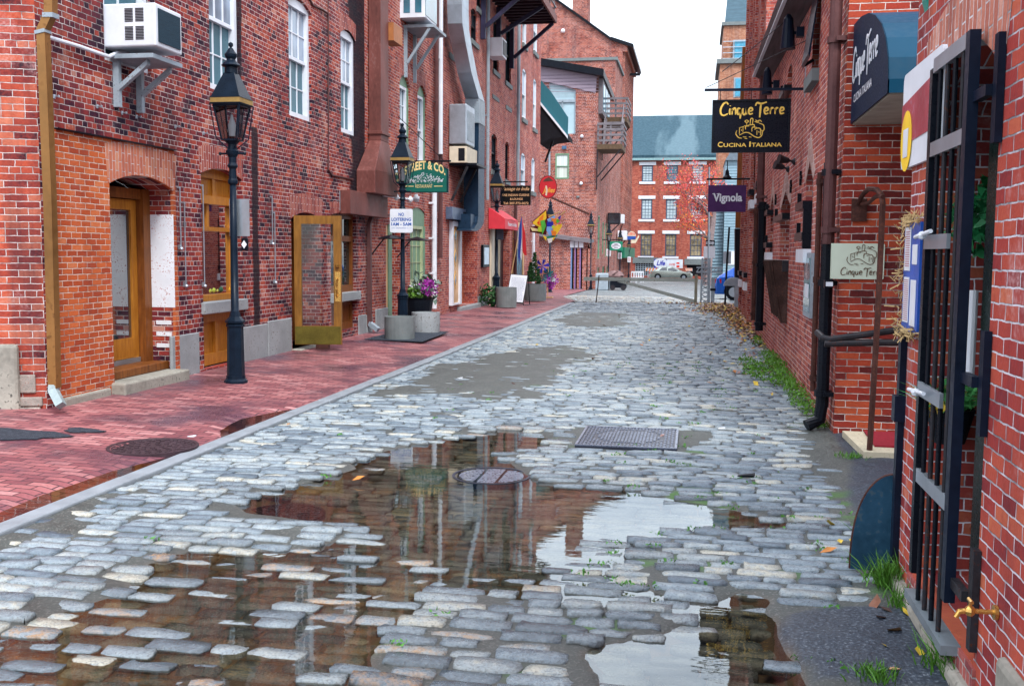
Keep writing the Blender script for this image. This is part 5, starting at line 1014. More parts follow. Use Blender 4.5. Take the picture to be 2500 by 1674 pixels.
# foliage helper
def leafball(m, c, r, n, s, sq=(1, 1, 1), seed=0, up=.3):
    rg = random.Random(seed)
    for _ in range(n):
        while True:
            p = Vector((rg.uniform(-1, 1), rg.uniform(-1, 1), rg.uniform(-1, 1)))
            if p.length < 1: break
        p = Vector((p.x*sq[0], p.y*sq[1], p.z*sq[2]))*r+Vector(c); d = Vector((rg.gauss(0, 1), rg.gauss(0, 1), rg.gauss(up, 1))).normalized(); e = d.cross(Vector((rg.gauss(0, 1), rg.gauss(0, 1), rg.gauss(0, 1)))).normalized(); k = s*rg.uniform(.6, 1.3)
        m.add([p-e*k*.35, p+d*k*.5-e*k*.3, p+d*k, p+d*k*.5+e*k*.3], [(0, 1, 2, 3)])
q = U(957, 722, Y=cb.y+1.0); pt = thing('flower_pot', (q.x, q.y, .07), 'tall black pot of purple kale and green leaves behind the second planter', 'flower pot')
m = MB(); m.lathe((q.x, q.y, .07), [(.20, 0), (.31, .62), (.34, .66), (.30, .66), (.29, .6)], 16); m.build('pot', m_black, pt)
m = MB(); leafball(m, (q.x-.02, q.y, .80), .22, 160, .12, (1, 1, .5), 3); m.build('foliage', m_leafg, pt)
m = MB(); leafball(m, (q.x+.22, q.y-.05, .93), .17, 220, .08, (1, 1, 1), 5); m.build('purple_flower', M('purple_kale', (.32, .03, .30), .5, var=.5, scale=20), pt)
m = MB(); leafball(m, (q.x+.12, q.y+.1, .95), .30, 120, .14, (1.1, 1, 1), 6); m.build('dusty_foliage', M('grey_green', (.10, .15, .12), .6, var=.5), pt)
for i, (px_, py_, h_, r_) in enumerate(((1213, 668, .62, .16), (1222, 668, .95, .20), (1231, 680, .4, .16))):
    q = U(px_, py_, Y=cd_.y+.3+.05*i); m = MB(); rg = random.Random(i); z0_ = .67 if i < 2 else .08
    if i == 2: h_ = 1.0
    for _ in range(900): t = rg.random()**1.3; rr = r_*(1-t)+.02; an = rg.random()*6.28; r_x = rr*math.sqrt(rg.random()); p = Vector((q.x+r_x*math.cos(an), q.y+r_x*math.sin(an), z0_+t*h_)); m.add([p, p+Vector((rg.gauss(0, .03), rg.gauss(0, .03), .05)), p+Vector((rg.gauss(0, .03), rg.gauss(0, .03), .02))], [(0, 1, 2)])
    tag(m.build('evergreen_shrub', m_darkgreen), ['small cone evergreen at the left of the planter by the downspout', 'taller cone evergreen at the right of the planter by the downspout', 'low evergreen on the ground beside the pinwheel flowers'][i], 'shrub', 'small evergreens')
q = U(1118, 700, Y=cc.y+.4); m = MB(); leafball(m, (q.x, q.y, .35), .30, 260, .12, (1, 1, 1.1), 8); tag(m.build('shrub', m_darkgreen), 'leafy dark bush against the wall left of the third lamp', 'shrub')
# A-frame menu board
P_ = PY(U(1180, 698, Z=.05).y); ab = thing('menu_board', (P_.px(1180, 695)[0], P_.O.y, .06), 'white A-frame menu board covered with writing', 'menu board')
q = [P_.px(*c7_(*z_)) for z_ in ((650, 1280), (678, 1135), (862, 1150), (825, 1425), (640, 1400))]
uu0, uu1 = P_.px(*c7_(655, 1290))[0], P_.px(*c7_(840, 1290))[0]; zz1 = P_.px(*c7_(750, 1140))[1]
m = MB(); lean = Vector((.10, .28, 0))
b0 = Vector((uu0, P_.O.y, .14)); b1 = Vector((uu1, P_.O.y, .10)); t0 = Vector((uu0+.10, P_.O.y+.28, zz1)); t1 = Vector((uu1+.10, P_.O.y+.28, zz1-.04)); nn = (b1-b0).cross(t0-b0).normalized()
m.hexa([b0, b1, t1, t0, b0-nn*.03, b1-nn*.03, t1-nn*.03, t0-nn*.03]); m.build('frame', m_iron, ab)
e_ = lambda s_, t: b0+(b1-b0)*s_+(t0-b0)*t+nn*.004
if (e_(.5, .5)-CP).length > (e_(.5, .5)-nn*.05-CP).length: nn = -nn
m = MB(); m.quad(*[b0+(b1-b0)*s_+(t0-b0)*t+nn*.036 for s_, t in ((.04, .03), (.96, .03), (.96, .97), (.04, .97))]); fb = m.build('panel', m_white, ab)
m = MB(); rg = random.Random(2)
for k in range(22):
    t = .10+.036*k; s0 = .12; 
    while s0 < .85: l_ = rg.uniform(.03, .12); m.quad(*[b0+(b1-b0)*s_+(t0-b0)*t_2+nn*.039 for s_, t_2 in ((s0, t), (min(.9, s0+l_), t), (min(.9, s0+l_), t+.010), (s0, t+.010))]); s0 += l_+.03
m.build('writing', M('grey_ink', (.25, .30, .42), .6, bmp=0), fb)
m = MB()
for s_ in (0, 1): base = b0+(b1-b0)*s_; m.bar(base, Vector((base.x, base.y, .05)), .015); m.bar(t0+(t1-t0)*s_, Vector((base.x+.1, base.y+.55, .06)), .015)
m.build('legs', m_black, ab)
# flags and banner
def cloth(pts_uv, P, w, mat, par, name, fold=.05, n=8, thick=.004):
    m = MB(); m.pprism(P, pts_uv, w-thick, w); return m.build(name, mat, par)
Yf_ = 34.6; P = PY(Yf_); fl = thing('flag', (P.px(*c7_(820, 1000))[0], Yf_, P.px(*c7_(820, 1000))[1]), 'hanging blue, white and red flag on a slanted pole beside the awning', 'flag')
g_ = lambda L: [P.px(*c7_(*q)) for q in L]
cloth(g_([(800, 640), (826, 530), (824, 760), (800, 1040), (785, 960), (790, 800)]), P, .06, M('flag_blue', (.02, .05, .30), .7), fl, 'blue_stripe')
cloth(g_([(785, 700), (808, 600), (826, 560), (828, 950), (822, 1000), (800, 930), (778, 870)]), P, .03, M('flag_white', (.68, .66, .72), .7, spots=(.25, .05, .08), scale=4), fl, 'white_stripe')
cloth(g_([(824, 530), (834, 600), (858, 720), (874, 945), (850, 945), (830, 905)]), P, .02, M('flag_red', (.62, .02, .03), .7), fl, 'red_stripe')
m = MB(); m.bar(P.p(XL+.05, P.px(*c7_(790, 1080))[1]-.2, 0), P.p(*P.px(*c7_(826, 525)), 0), .02); m.build('pole', m_tan, fl)
Yf_ = 36.6; P = PY(Yf_); bn = thing('jester_banner', (P.px(*c7_(1080, 700))[0], Yf_, P.px(*c7_(1080, 700))[1]), 'bright patchwork festival banner and streamers over the sidewalk', 'banner')
cols = dict(maroon=(.10, .01, .012), yellow=(.85, .55, .03), orange=(.80, .22, .02), green=(.08, .45, .05), lime=(.45, .62, .04), blue=(.01, .015, .38), sky=(.20, .42, .80), cream=(.75, .60, .30), white=(.75, .72, .70), teal=(.01, .22, .14), pink=(.65, .02, .30), red=(.65, .03, .01))
cm = {k: M('cloth_'+k, v, .7, var=.12, bmp=0) for k, v in cols.items()}
bits = [('maroon', [(925, 605), (1070, 470), (1100, 560), (1075, 735), (905, 705), (910, 655), (960, 640)]), ('yellow', [(935, 605), (1072, 485), (1078, 560), (1015, 660), (945, 625)]), ('orange', [(1000, 560), (1050, 520), (1030, 640), (990, 630)]), ('cream', [(910, 655), (1010, 680), (1020, 700), (930, 695)]), ('lime', [(990, 660), (1030, 650), (1030, 705), (990, 700)]), ('green', [(1015, 590), (1060, 580), (1075, 640), (1060, 680), (1035, 735), (1030, 660)]),
        ('sky', [(1085, 575), (1160, 535), (1170, 560), (1100, 600)]), ('orange', [(1120, 560), (1200, 570), (1180, 640), (1150, 600)]), ('blue', [(1085, 600), (1150, 600), (1150, 650), (1085, 650)]), ('sky', [(1085, 650), (1140, 650), (1150, 740), (1110, 745), (1080, 690)]), ('yellow', [(1150, 660), (1230, 610), (1245, 640), (1215, 690), (1180, 740), (1150, 740)]), ('green', [(1180, 580), (1200, 570), (1218, 600), (1190, 615)]), ('pink', [(1205, 615), (1235, 610), (1220, 628)]), ('teal', [(1065, 755), (1195, 735), (1190, 755), (1080, 775)]), ('yellow', [(1045, 735), (1085, 760), (1080, 800), (1060, 770)]), ('white', [(1090, 775), (1150, 765), (1140, 810), (1105, 822)]), ('blue', [(1200, 560), (1232, 530), (1225, 580)]), ('orange', [(1130, 690), (1185, 700), (1180, 745), (1140, 740)]), ('lime', [(1140, 640), (1168, 640), (1165, 670), (1140, 665)]), ('yellow', [(1150, 765), (1180, 755), (1150, 800)]), ('red', [(990, 605), (1010, 598), (1008, 625), (992, 622)])]
for i, (cn_, L) in enumerate(bits):
    m = MB(); w_ = .01*i; L2 = g_(L); m.pprism(P, L2, w_, w_+.006); m.build('cloth_patch', cm[cn_], bn)
m = MB(); m.bar(P.p(*P.px(*c7_(1270, 490)), -.02), P.p(*P.px(*c7_(1130, 620)), -.02), .03); m.bar(P.p(*P.px(*c7_(1215, 495)), -.02), P.p(*P.px(*c7_(1080, 560)), -.02), .02); m.build('pole', m_tan, bn)
Yf_ = 37.5; P = PY(Yf_); pw = thing('pinwheel_flower', (P.px(*c7_(1110, 1300))[0], Yf_, gz(Yf_)), 'big blue, purple and teal pinwheel flowers on a stand', 'pinwheel')
for i, ((cx_, cy_), r_, cn_, n_) in enumerate((((1035, 1060), 78, (.03, .03, .45), 6), ((1100, 1140), 60, (.0, .16, .18), 9), ((1165, 1205), 48, (.30, .02, .36), 7), ((1085, 1195), 48, (.35, .02, .40), 7), ((1130, 1260), 42, (.28, .0, .30), 7), ((1050, 1180), 42, (.02, .15, .18), 8), ((1150, 1190), 30, (.6, .7, .7), 8), ((1165, 1150), 30, (.4, .04, .30), 6))):
    m = MB(); cu, cv = P.px(*c7_(cx_, cy_)); r = abs(P.px(*c7_(cx_+r_, cy_))[0]-cu)
    for k in range(n_): a = 2*math.pi*k/n_+i; m.hexa([P.p(cu, cv, .03*i+.02), P.p(cu+r*math.cos(a), cv+r*math.sin(a), .03*i+.05), P.p(cu+r*.9*math.cos(a+.5), cv+r*.9*math.sin(a+.5), .03*i), P.p(cu+r*.3*math.cos(a+.6), cv+r*.3*math.sin(a+.6), .03*i)]+[P.p(cu, cv, .03*i+.025), P.p(cu+r*math.cos(a), cv+r*math.sin(a), .03*i+.055), P.p(cu+r*.9*math.cos(a+.5), cv+r*.9*math.sin(a+.5), .03*i+.005), P.p(cu+r*.3*math.cos(a+.6), cv+r*.3*math.sin(a+.6), .03*i+.005)])
    m.build('petals', M('petal', cn_, .4, var=.3, bmp=0), pw)
m = MB(); cu, cv = P.px(*c7_(1090, 1150)); m.bar(P.p(cu, gz(Yf_)+.1, -.03), P.p(cu, cv+.3, -.03), .02); m.box(cu-.25, cu+.2, Yf_-.15, Yf_+.15, gz(Yf_)+.02, gz(Yf_)+.06); m.build('stand', m_tan, pw)
# gourds in the window bay
for i, (px_, r_, col, zz, lab) in enumerate(((300, .06, (.45, .50, .08), 0, 'pale yellow-green gourd at the left end of the bay window sill'), (325, .065, (.40, .48, .07), 0, 'larger yellow-green gourd second from the left on the bay window sill'), (350, .055, (.50, .52, .12), 0, 'light yellow gourd third from the left on the bay window sill'), (375, .07, (.04, .12, .07), 0, 'dark green gourd with a stem on the bay window sill'), (440, .065, (.65, .38, .02), 0, 'orange-yellow gourd at the right of the bay window sill'), (385, .045, (.55, .22, .04), 1, 'small orange gourd left of the pair on the bay window crossbar'), (410, .05, (.60, .28, .05), 1, 'larger orange gourd right of the pair on the bay window crossbar'))):
    u_, v_ = PL.px(*c4_(px_, 890), -.22); zb_ = zs[4]+.03 if not zz else zs[6]; m = MB(); m.smooth = True; m.ball(PL.p(u_, zb_+r_*.8, -.22), r_, 12, (1.1, 1.1, .8)); m.smooth = False; m.bar(PL.p(u_, zb_+r_*1.5, -.22), PL.p(u_+.02, zb_+r_*2.2, -.22), .008); tag(m.build('gourd', M('gourd_skin', col, .4, var=.3, scale=15)), lab, 'gourd', 'gourds in the bay window')
# lean shed roof under the banner and hood of the stairs seen beside the row
# ================================================================== far end of the street
XE = -5.8
PE = Pl((XE, 0, 0), (0, 1, 0), (1, 0, 0))
def yat(px, X=XE): return U(px, 600, X=X).y
YE, YW, YG, YX = yat(1362), yat(1400), yat(1416), yat(1438)
# low shed
YS = 58.2; P = PY(YS); g0 = gz(YS)-.1
L = lambda c, *q: P.px(*c(*q))
xa, xb = P.px(1195, 600)[0], P.px(1344, 600)[0]; za, zb = L(c7_, 1180, 765)[1], L(e3_, 620, 665)[1]
SH = thing('brick_shed', (xb-1, YS, g0), 'low brick shed with purple-trimmed narrow openings beside the street lamp', 'shed')
slits = []
for c in ((310, 355), (378, 415), (465, 505)): a = L(e3_, c[0], 745); b_ = L(e3_, c[1], 1400); slits.append(rect(a[0], g0+.15, b_[0], a[1]))
sl4 = rect(L(e3_, 585, 800)[0], g0+.1, L(e3_, 640, 1400)[0], L(e3_, 585, 760)[1])
facade('wall', P, [(xa, g0), (xb, g0), (xb, zb), (xa, za+.25)], slits+[sl4], .25, [m_brickE, m_dark], SH)
for i, s_ in enumerate(slits):
    (u0, v0), (u1, v1) = s_[0], s_[2]; m = MB(); m.pbox(P, u0-.04, u1+.05, v1+.003, v1+.38, -.1, .05); m.build('lintel', m_white, SH); m = MB(); m.pbox(P, u0, u0+(u1-u0)*.45, v0, v1, -.1, .01); m.build('door_trim', M('trim', (.12, .20, .36) if i == 0 else (.20, .12, .28), .5), SH)
    m = MB(); m.pbox(P, u0-.05, u1+.05, v0-.2, v0-.003, -.1, .06); m.build('base_block', m_conc, SH)
m = MB(); m.hexa([P.p(xa, za+.25, -2), P.p(xb+.15, zb+.05, -2), P.p(xb+.15, zb, .35), P.p(xa, za+.2, .35), P.p(xa, za+.45, -2), P.p(xb+.15, zb+.25, -2), P.p(xb+.15, zb+.2, .35), P.p(xa, za+.4, .35)]); m.build('roof', m_greywood, SH)
m = MB(); m.box(xb-.25, xb-.002, YS+.3, YE-.01, g0, zb); m.build('side_wall', m_brickE, SH)
# brick house with the clapboard gable
P = PY(YE); L = lambda *q: P.px(*e1_(*q)); g0 = gz(YE)-.2; x0 = -17; xr_ = XE
EH = thing('brick_house', (XE-3, YE, g0), 'brick house with lilac clapboard shed roof, big angled window and timber decks', 'house')
bl = rect(*[Wr(P, e1_, 690, 818, 1078, 1322)[i] for i in range(4)])
gw = [L(*q) for q in ((640, 895), (882, 890), (885, 470), (630, 385), )]
facade('wall', P, [(x0, g0), (xr_, g0), (xr_, L(1075, 500)[1]), (L(885, 455)[0], L(885, 455)[1]), (x0, L(560, 345)[1]+1.6)], [bl, gw], .2, [m_brickE, m_dark], EH)
m = MB(); m.pprism(P, [(x0, L(560, 345)[1]+1.6), L(885, 455), L(1075, 500), L(1087, 318), (x0, L(560, 215)[1]+1.4)], -.12, .05); m.build('clapboard_gable', M('lilac_clapboard', (.26, .21, .26), .6, var=.12, stretch=(.2, .2, 14), scale=3), EH)
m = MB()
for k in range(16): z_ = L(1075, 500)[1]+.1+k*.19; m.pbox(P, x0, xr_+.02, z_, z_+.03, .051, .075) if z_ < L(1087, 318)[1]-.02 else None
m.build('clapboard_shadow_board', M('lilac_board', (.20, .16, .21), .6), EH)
a = L(560, 178); b_ = L(1130, 275); 
m = MB(); sl_ = (a[1]-b_[1])/(b_[0]-a[0]); zl = a[1]+(a[0]-x0)*sl_
m.hexa([P.p(x0, zl-.35, .5), P.p(xr_+.35, b_[1]-.35-.1, .5), P.p(xr_+.35, b_[1]-.75, -7.5), P.p(x0, zl-.7, -7.5), P.p(x0, zl, .5), P.p(xr_+.35, b_[1]-.05, .5), P.p(xr_+.35, b_[1]-.35, -7.5), P.p(x0, zl-.3, -7.5)]); m.build('roof', m_black, EH)
# glazing
m = MB(); q = gw; fr = []
for i in range(4): a, b_ = q[i], q[(i+1) % 4]; m.bar(P.p(*a, -.08), P.p(*b_, -.08), .07, sq=True)
ym = L(700, 575)[1]; m.pbox(P, L(650, 575)[0], L(880, 575)[0], ym-.08, ym+.08, -.14, -.02); m.pbox(P, L(752, 700)[0], L(760, 700)[0], L(752, 890)[1], ym, -.14, -.02); go = m.build('angled_window', m_galvp, EH)
m = MB(); m.pprism(P, q, -.15, -.12); m.build('pane', M('pale_blind_glass', (.36, .50, .56), .2, var=.15, scale=1, bmp=0), go)
u0, v0, u1, v1 = bl[0][0], bl[0][1], bl[2][0], bl[2][1]; wb = window(EH, P, u0, v0, u1, v1, m_green, M('vertical_blind', (.50, .55, .50), .5, var=.4, stretch=(12, 12, .01), scale=1, bmp=0), 1, 1, fw=.08, w=-.05, curtain=M('vertical_blind_pale', (.55, .62, .60), .5, var=.4, stretch=(12, 12, .01), scale=1, bmp=0))
m = MB(); a, b_ = L(755, 1038), L(797, 1006); m.pbox(P, a[0], b_[0], a[1], b_[1], .002, .15); m.build('box_light', M('blue_box', (.05, .12, .22), .5), EH)
for q in ((945, 915), (938, 1365)): m = MB(); m.ball(P.p(*L(*q), .1), .1, 10); m.build('globe_light', m_white, EH)
for q in ((905, 1492),): m = MB(); m.lathe(P.p(*L(*q), .02), [(.1, -.05), (.1, .05)], 12); m.build('anchor_plate', m_conc, EH)
m = MB(); a, b_ = L(635, 935), L(635, 1290); m.bar(P.p(*a, .08), P.p(*b_, .08), .06); m.build('downspout', m_galvp, EH)
# side along the street, with bay, windows, shopfronts
zE = L(1075, 480)[1]; sideY1 = YW
def Ws(c, x0, x1, yt, yb): a = PE.px(*c(x0, yt)); b_ = PE.px(*c(x1, yb)); return rect(min(a[0], b_[0]), b_[1], max(a[0], b_[0]), a[1])
sw = [rect(YE+1.2, 1.3, YE+2.4, 3.9), rect(YE+4.2, 1.6, YE+5.2, 3.6), rect(YE+6.2, 1.4, YE+7.0, 3.6), rect(YE+8.0, 1.4, YE+8.8, 3.6)]
dr = [rect(YE+1.3, -.35, YE+2.8, 1.0-.2), rect(YE+4.6, -.4, YE+6.6, .8), rect(YE+7.6, -.4, YE+9.3, .8)]
facade('side_wall', PE, [(YE+.002, g0-.3), (sideY1, g0-.3), (sideY1, zE), (YE+.002, zE)], sw+dr, .2, [m_brickE, m_dark], EH)
for s_ in sw: window(EH, PE, s_[0][0], s_[0][1], s_[2][0], s_[2][1], m_green, m_pane_b, 2, 1, fw=.08, w=-.06)
for s_ in dr: m = MB(); (u0, v0), (u1, v1) = s_[0], s_[2]; m.pbox(PE, u0, u1, v0, v1, -.15, -.08); m.build('green_door', M('shop_green', (.02, .13, .06), .4), EH)
a = PE.px(*e1_(1090, 330)); m = MB(); m.pbox(PE, YE+.3, YE+5.5, L(1080, 690)[1], L(1087, 330)[1], .003, .25); bo = m.build('bay', m_greywood, EH); m = MB()
for k in range(3): m.pbox(PE, YE+.6+k*1.6, YE+1.8+k*1.6, L(1080, 650)[1], L(1087, 400)[1], .251, .27)
m.build('bay_glass', m_pane_b, bo)
# decks
def deck(name, x0_, x1_, y0_, y1_, z0_, hz, label):
    T = thing(name, (x0_, y0_, z0_), label, 'deck'); m = MB(); m.box(x0_, x1_, y0_, y1_, z0_-.28, z0_); m.build('floor', M('deck_timber', (.10, .065, .04), .6, var=.4), T)
    m = MB()
    for k in range(4): z_ = z0_+.15+k*(hz-.2)/3; m.box(x0_, x1_+.02, y0_-.04, y0_-.001, z_, z_+.13); m.box(x1_+.001, x1_+.05, y0_, y1_, z_, z_+.13)
    m.build('rail_boards', m_greywood, T); m = MB()
    for xx in (x0_, (x0_+x1_)/2, x1_-.1): m.box(xx, xx+.1, y0_, y0_+.1, z0_+.001, z0_+hz)
    m.box(x1_-.1, x1_, y1_-.1, y1_, z0_+.001, z0_+hz); m.build('posts', m_greywood, T)
    m = MB(); m.tube([(XE+.02, y0_+.1, z0_-1.9), (x1_-.1, y0_+.1, z0_-.29)], .05, 4); m.build('brace', m_iron, T); m = MB(); m.tube([(XE+.02, y1_-.1, z0_-1.9), (x1_-.1, y1_-.1, z0_-.29)], .05, 4); m.tube([(XE+.02, y0_+.1, z0_-.3), (XE+.02, y0_+.1, z0_-2.6)], .05, 4); m.build('brace', m_iron, T)
    return T
zd = L(1080, 995)[1]; xd = U(*e1_(1330, 995), Y=YE-.3).x; deck('lower_deck', XE+.01, xd, YE-.3, YE+2.6, zd, 1.15, 'lower weathered timber deck on the corner of the clapboard house')
zd2 = zd+1.35; xd2 = U(*e1_(1385, 830), Y=YE+3).x; deck('upper_deck', XE+.01, XE+1.5, YE+2.9, YE+6.2, zd2+.6, 1.1, 'upper timber deck behind the lower one on the brick house')
m = MB()
for k in range(6): m.box(XE+.3, XE+1.3, YE+2.75+k*-.32, YE+2.95+k*-.32, zd+.3*5-.3*k+.1, zd+.3*5-.3*k+.16)
for xx in (XE+.25, XE+1.3): m.tube([(xx, YE+1.2, zd+.1), (xx, YE+2.9, zd+1.8)], .08, 4); m.tube([(xx, YE+1.2, zd+1.0), (xx, YE+2.9, zd+2.7)], .05, 4)
tag(m.build('deck_stairs', m_greywood), 'short timber stairs joining the two decks', 'stairs')
# lower wing and tall gabled warehouse
P = PY(YW); L = lambda *q: P.px(*e1_(*q)); zp = L(1235, 185)[1]
WG = thing('brick_warehouse', (XE-4, YW, -1), 'big gabled brick warehouse with chimney rising behind the clapboard house', 'building')
m = MB(); m.box(-22, XE+.003, YW, YG, -1, zp-.001); m.build('wing', m_brickE, WG); m = MB(); m.box(-22, XE+.15, YW-.1, YW+.3, zp, zp+.2); m.box(XE-.2, XE+.15, YW+.301, YG, zp-.0, zp+.2); m.build('coping', m_conc, WG)
P = PY(YG); c = c8_; Lg = lambda *q: P.px(*c(*q)); ev = Lg(665, 335); pk = Lg(165, 0); sl_ = (Lg(165, 0)[1]-Lg(600, 312)[1])/(Lg(600, 312)[0]-Lg(165, 0)[0]); xpk = pk[0]-2.5; zpk = pk[1]+2.5*sl_
a6 = Lg(600, 312)
m = MB(); m.prism([P.p(-24, -1), P.p(XE, -1), P.p(XE, ev[1]), P.p(*a6), P.p(xpk, zpk), P.p(-24, zpk-3)], (0, YX-YG, 0)); m.build('wall', m_brickE, WG)
m = MB()
def strip(a, b_, t): m.hexa([P.p(a[0], a[1]+.003, .25), P.p(b_[0], b_[1]+.003, .25), P.p(b_[0], b_[1]+.003, -(YX-YG)), P.p(a[0], a[1]+.003, -(YX-YG)), P.p(a[0], a[1]+t, .25), P.p(b_[0], b_[1]+t, .25), P.p(b_[0], b_[1]+t, -(YX-YG)), P.p(a[0], a[1]+t, -(YX-YG))])
strip((xpk, zpk), a6, .2); strip(a6, (XE+.8, ev[1]-.35), .25); strip((-24, zpk-3), (xpk, zpk), .2); m.build('roof', m_black, WG)
a = Lg(303, 95); b_ = Lg(425, 180); m = MB(); m.box(a[0], b_[0], YG+.2, YG+1.6, b_[1]-1.5, Lg(360, 0)[1]+1.6); m.build('chimney', m_brickE, WG)
m = MB(); PEx = Pl((XE+.003, 0, 0), (0, 1, 0), (1, 0, 0)); zt_ = ev[1]-.6
for k in range(9): y_ = YG+.3+k*(YX-YG-.8)/8; m.pbox(PEx, y_, y_+.35, -1, zt_, 0, .16)
m.pbox(PEx, YG, YX, zt_+.001, zt_+.5, 0, .35); m.pbox(PEx, YG, YX, 3.3, 3.6, .001, .2); m.build('pilasters', m_brickE, WG)
for k in range(8):
    y_ = YG+.3+k*(YX-YG-.8)/8+.5
    for (z0_, z1_) in ((-.4, 2.9), (4.2, 6.6), (7.4, 9.6)):
        if z1_ < zt_: m = MB(); m.pbox(PEx, y_, y_+.55, z0_, z1_, .001, .02); m.build('window', m_pane, WG)
m = MB(); q = P.px(*c(825, 570)); m.box(XE+.3, U(*c(825, 570), Y=YG+4).x, YG+3.9, YG+4.1, U(*c(825, 580), Y=YG+4).z, U(*c(825, 562), Y=YG+4).z); m.build('hoist_beam', m_black, WG)
for q in ((235, 240),): m = MB(); m.ball(P.p(*Lg(*q), .1), .17, 10); m.build('globe_light', m_white, WG)
# covered teal stair on the end wall
P = PY(43.2); L = lambda *q: P.px(*e1_(*q)); q = [L(*z_) for z_ in ((540, 365), (650, 490), (800, 715), (812, 730), (808, 908), (540, 575))]
st = thing('teal_balcony', (q[3][0], 43.2, q[4][1]), 'sloping teal-sided covered stair with a white lower edge at the row end', 'balcony')
m = MB(); m.pprism(P, q, -.08, 0); m.build('side_panel', M('teal_panel', (.02, .13, .17), .5, var=.12, stretch=(14, 14, .2)), st)
m = MB(); m.hexa([P.p(q[5][0], q[5][1]-.12, .0), P.p(q[4][0], q[4][1]-.12, 0), P.p(q[4][0], q[4][1]-.12, .06), P.p(q[5][0], q[5][1]-.12, .06), P.p(q[5][0], q[5][1], .0), P.p(q[4][0], q[4][1], 0), P.p(q[4][0], q[4][1], .06), P.p(q[5][0], q[5][1], .06)]); m.build('edge_board', m_white, st)
m = MB(); m.pprism(P, [(q[5][0], q[5][1]-.13), (q[4][0]-.02, q[4][1]-.13), L(770, 918), L(640, 935), L(545, 990)], -2.2, -.02); m.build('underside', m_dark, st)
m = MB(); m.hexa([P.p(q[5][0], q[5][1]-.7, -2.6), P.p(q[4][0]-.1, q[4][1]-.05, -2.6), P.p(q[4][0]-.1, q[4][1]-.05, -.1), P.p(q[5][0], q[5][1]-.1, -.1), P.p(q[5][0], q[5][1]+.2, -2.6), P.p(q[4][0]-.1, q[4][1]+.1, -2.6), P.p(q[4][0]-.1, q[4][1]+.1, -.1), P.p(q[5][0], q[5][1]+.1, -.1)]); m.build('treads', m_dark, st)
m = MB(); m.tube([P.p(L(635, 930)[0], L(635, 930)[1], -1), P.p(L(560, 1050)[0], L(560, 1050)[1]-.4, -1)], .06, 4); m.build('brace', m_iron, st)
# handrail pipe across the brick
cable('rusty pipe sloping across the brick wall toward the lamp', [c7_(1130, 350), c7_(1520, 520)], .06, m_rustpipe, P=PY(YS-.1), w=0, name='sloping_pipe', cat='pipe')
# condensers and shop things on the far side wall
def wbox(name, label, c, x0, x1, y0, y1, mat, depth=.9, Y=None, cat='air conditioner', mat2=None, thick=.9):
    Y = Y or 60; P = PY(Y); a = P.px(*c(x0, y1)); b_ = P.px(*c(x1, y0)); T = thing(name, ((a[0]+b_[0])/2, Y, a[1]), label, cat); m = MB(); m.pbox(P, a[0], b_[0], a[1], b_[1], -thick, 0); m.build('case', mat, T, bevel=.02)
    if mat2: m = MB(); w_ = b_[0]-a[0]; h_ = b_[1]-a[1]; m.pbox(P, a[0]+w_*.08, b_[0]-w_*.08, a[1]+h_*.08, b_[1]-h_*.08, .001, .02); m.build('grille', mat2, T)
    m = MB(); m.tube([P.p(a[0]-.1, a[1]-.8, -.4), P.p(b_[0]-.1, a[1]-.02, -.4)], .05, 4); m.build('brace', m_iron, T)
wbox('air_conditioner', 'black condenser box on a bracket above the far shop signs', e3_, 950, 1165, 140, 335, m_black, Y=yat(1385), mat2=m_pane)
wbox('air_conditioner', 'small white condenser just right of the black condenser box', e3_, 1168, 1232, 165, 320, m_white, Y=yat(1392))
wbox('air_conditioner', 'wide white condenser box behind the small far lamps', e3_, 1125, 1280, 450, 612, m_white, Y=yat(1408))
# green oval sign
Y_ = 64.5; P = PY(Y_); a = P.px(*e3_(985, 793)); b_ = P.px(*e3_(1213, 637)); sg = thing('hanging_sign', (a[0], Y_, a[1]), 'green rectangular hanging sign with a white oval', 'sign'); m = MB(); m.pbox(P, a[0], b_[0], a[1], b_[1], -.05, 0); m.build('board', M('bright_green', (.01, .22, .13), .4, bmp=0), sg)
cx_, cy_ = (a[0]+b_[0])/2, (a[1]+b_[1])/2; rx_, ry_ = (b_[0]-a[0])*.38, (b_[1]-a[1])*.36; m = MB(); m.pprism(P, arc(cx_, cy_, rx_, ry_, 0, 345, 20), .001, .01); m.build('oval', m_white, sg)
m = MB(); text(m, "GRITTY'S", P, cx_-rx_*.85, cx_+rx_*.85, cy_-ry_*.28, cy_+ry_*.25, .012, bold=.02); m.pprism(P, arc(cx_, cy_+ry_*.35, rx_*.5, ry_*.3, 0, 180, 8), .011, .014); m.pbox(P, cx_-rx_*.4, cx_+rx_*.4, cy_-ry_*.62, cy_-ry_*.45, .011, .014); m.build('lettering', M('plum_ink', (.12, .05, .10), .5, bmp=0), sg)
m = MB(); m.bar(P.p(XE+.02, b_[1]+.1, -.02), P.p(b_[0], b_[1]+.1, -.02), .03); m.build('bracket', m_black, sg)
Y_ = 74; P = PY(Y_); q = lambda x_, y_: P.px(*e3_(x_, y_)); cx_, cy_ = q(1367, 545); rx_ = q(1440, 545)[0]-cx_; ry_ = q(1367, 462)[1]-cy_
sg = thing('hanging_sign', (cx_, Y_, cy_-1), 'round-topped red and cream striped sign with a blue ribbon beneath', 'sign'); m = MB(); m.pprism(P, arc(cx_, cy_, rx_, ry_, 0, 180, 14), -.04, 0); m.build('arch_board', m_cream, sg)
m = MB()
for k in range(5): u_ = cx_-rx_*.72+k*rx_*.33; m.pbox(P, u_, u_+rx_*.16, cy_+ry_*.18, cy_+ry_*(.62 if k in (0, 4) else .78), .001, .01)
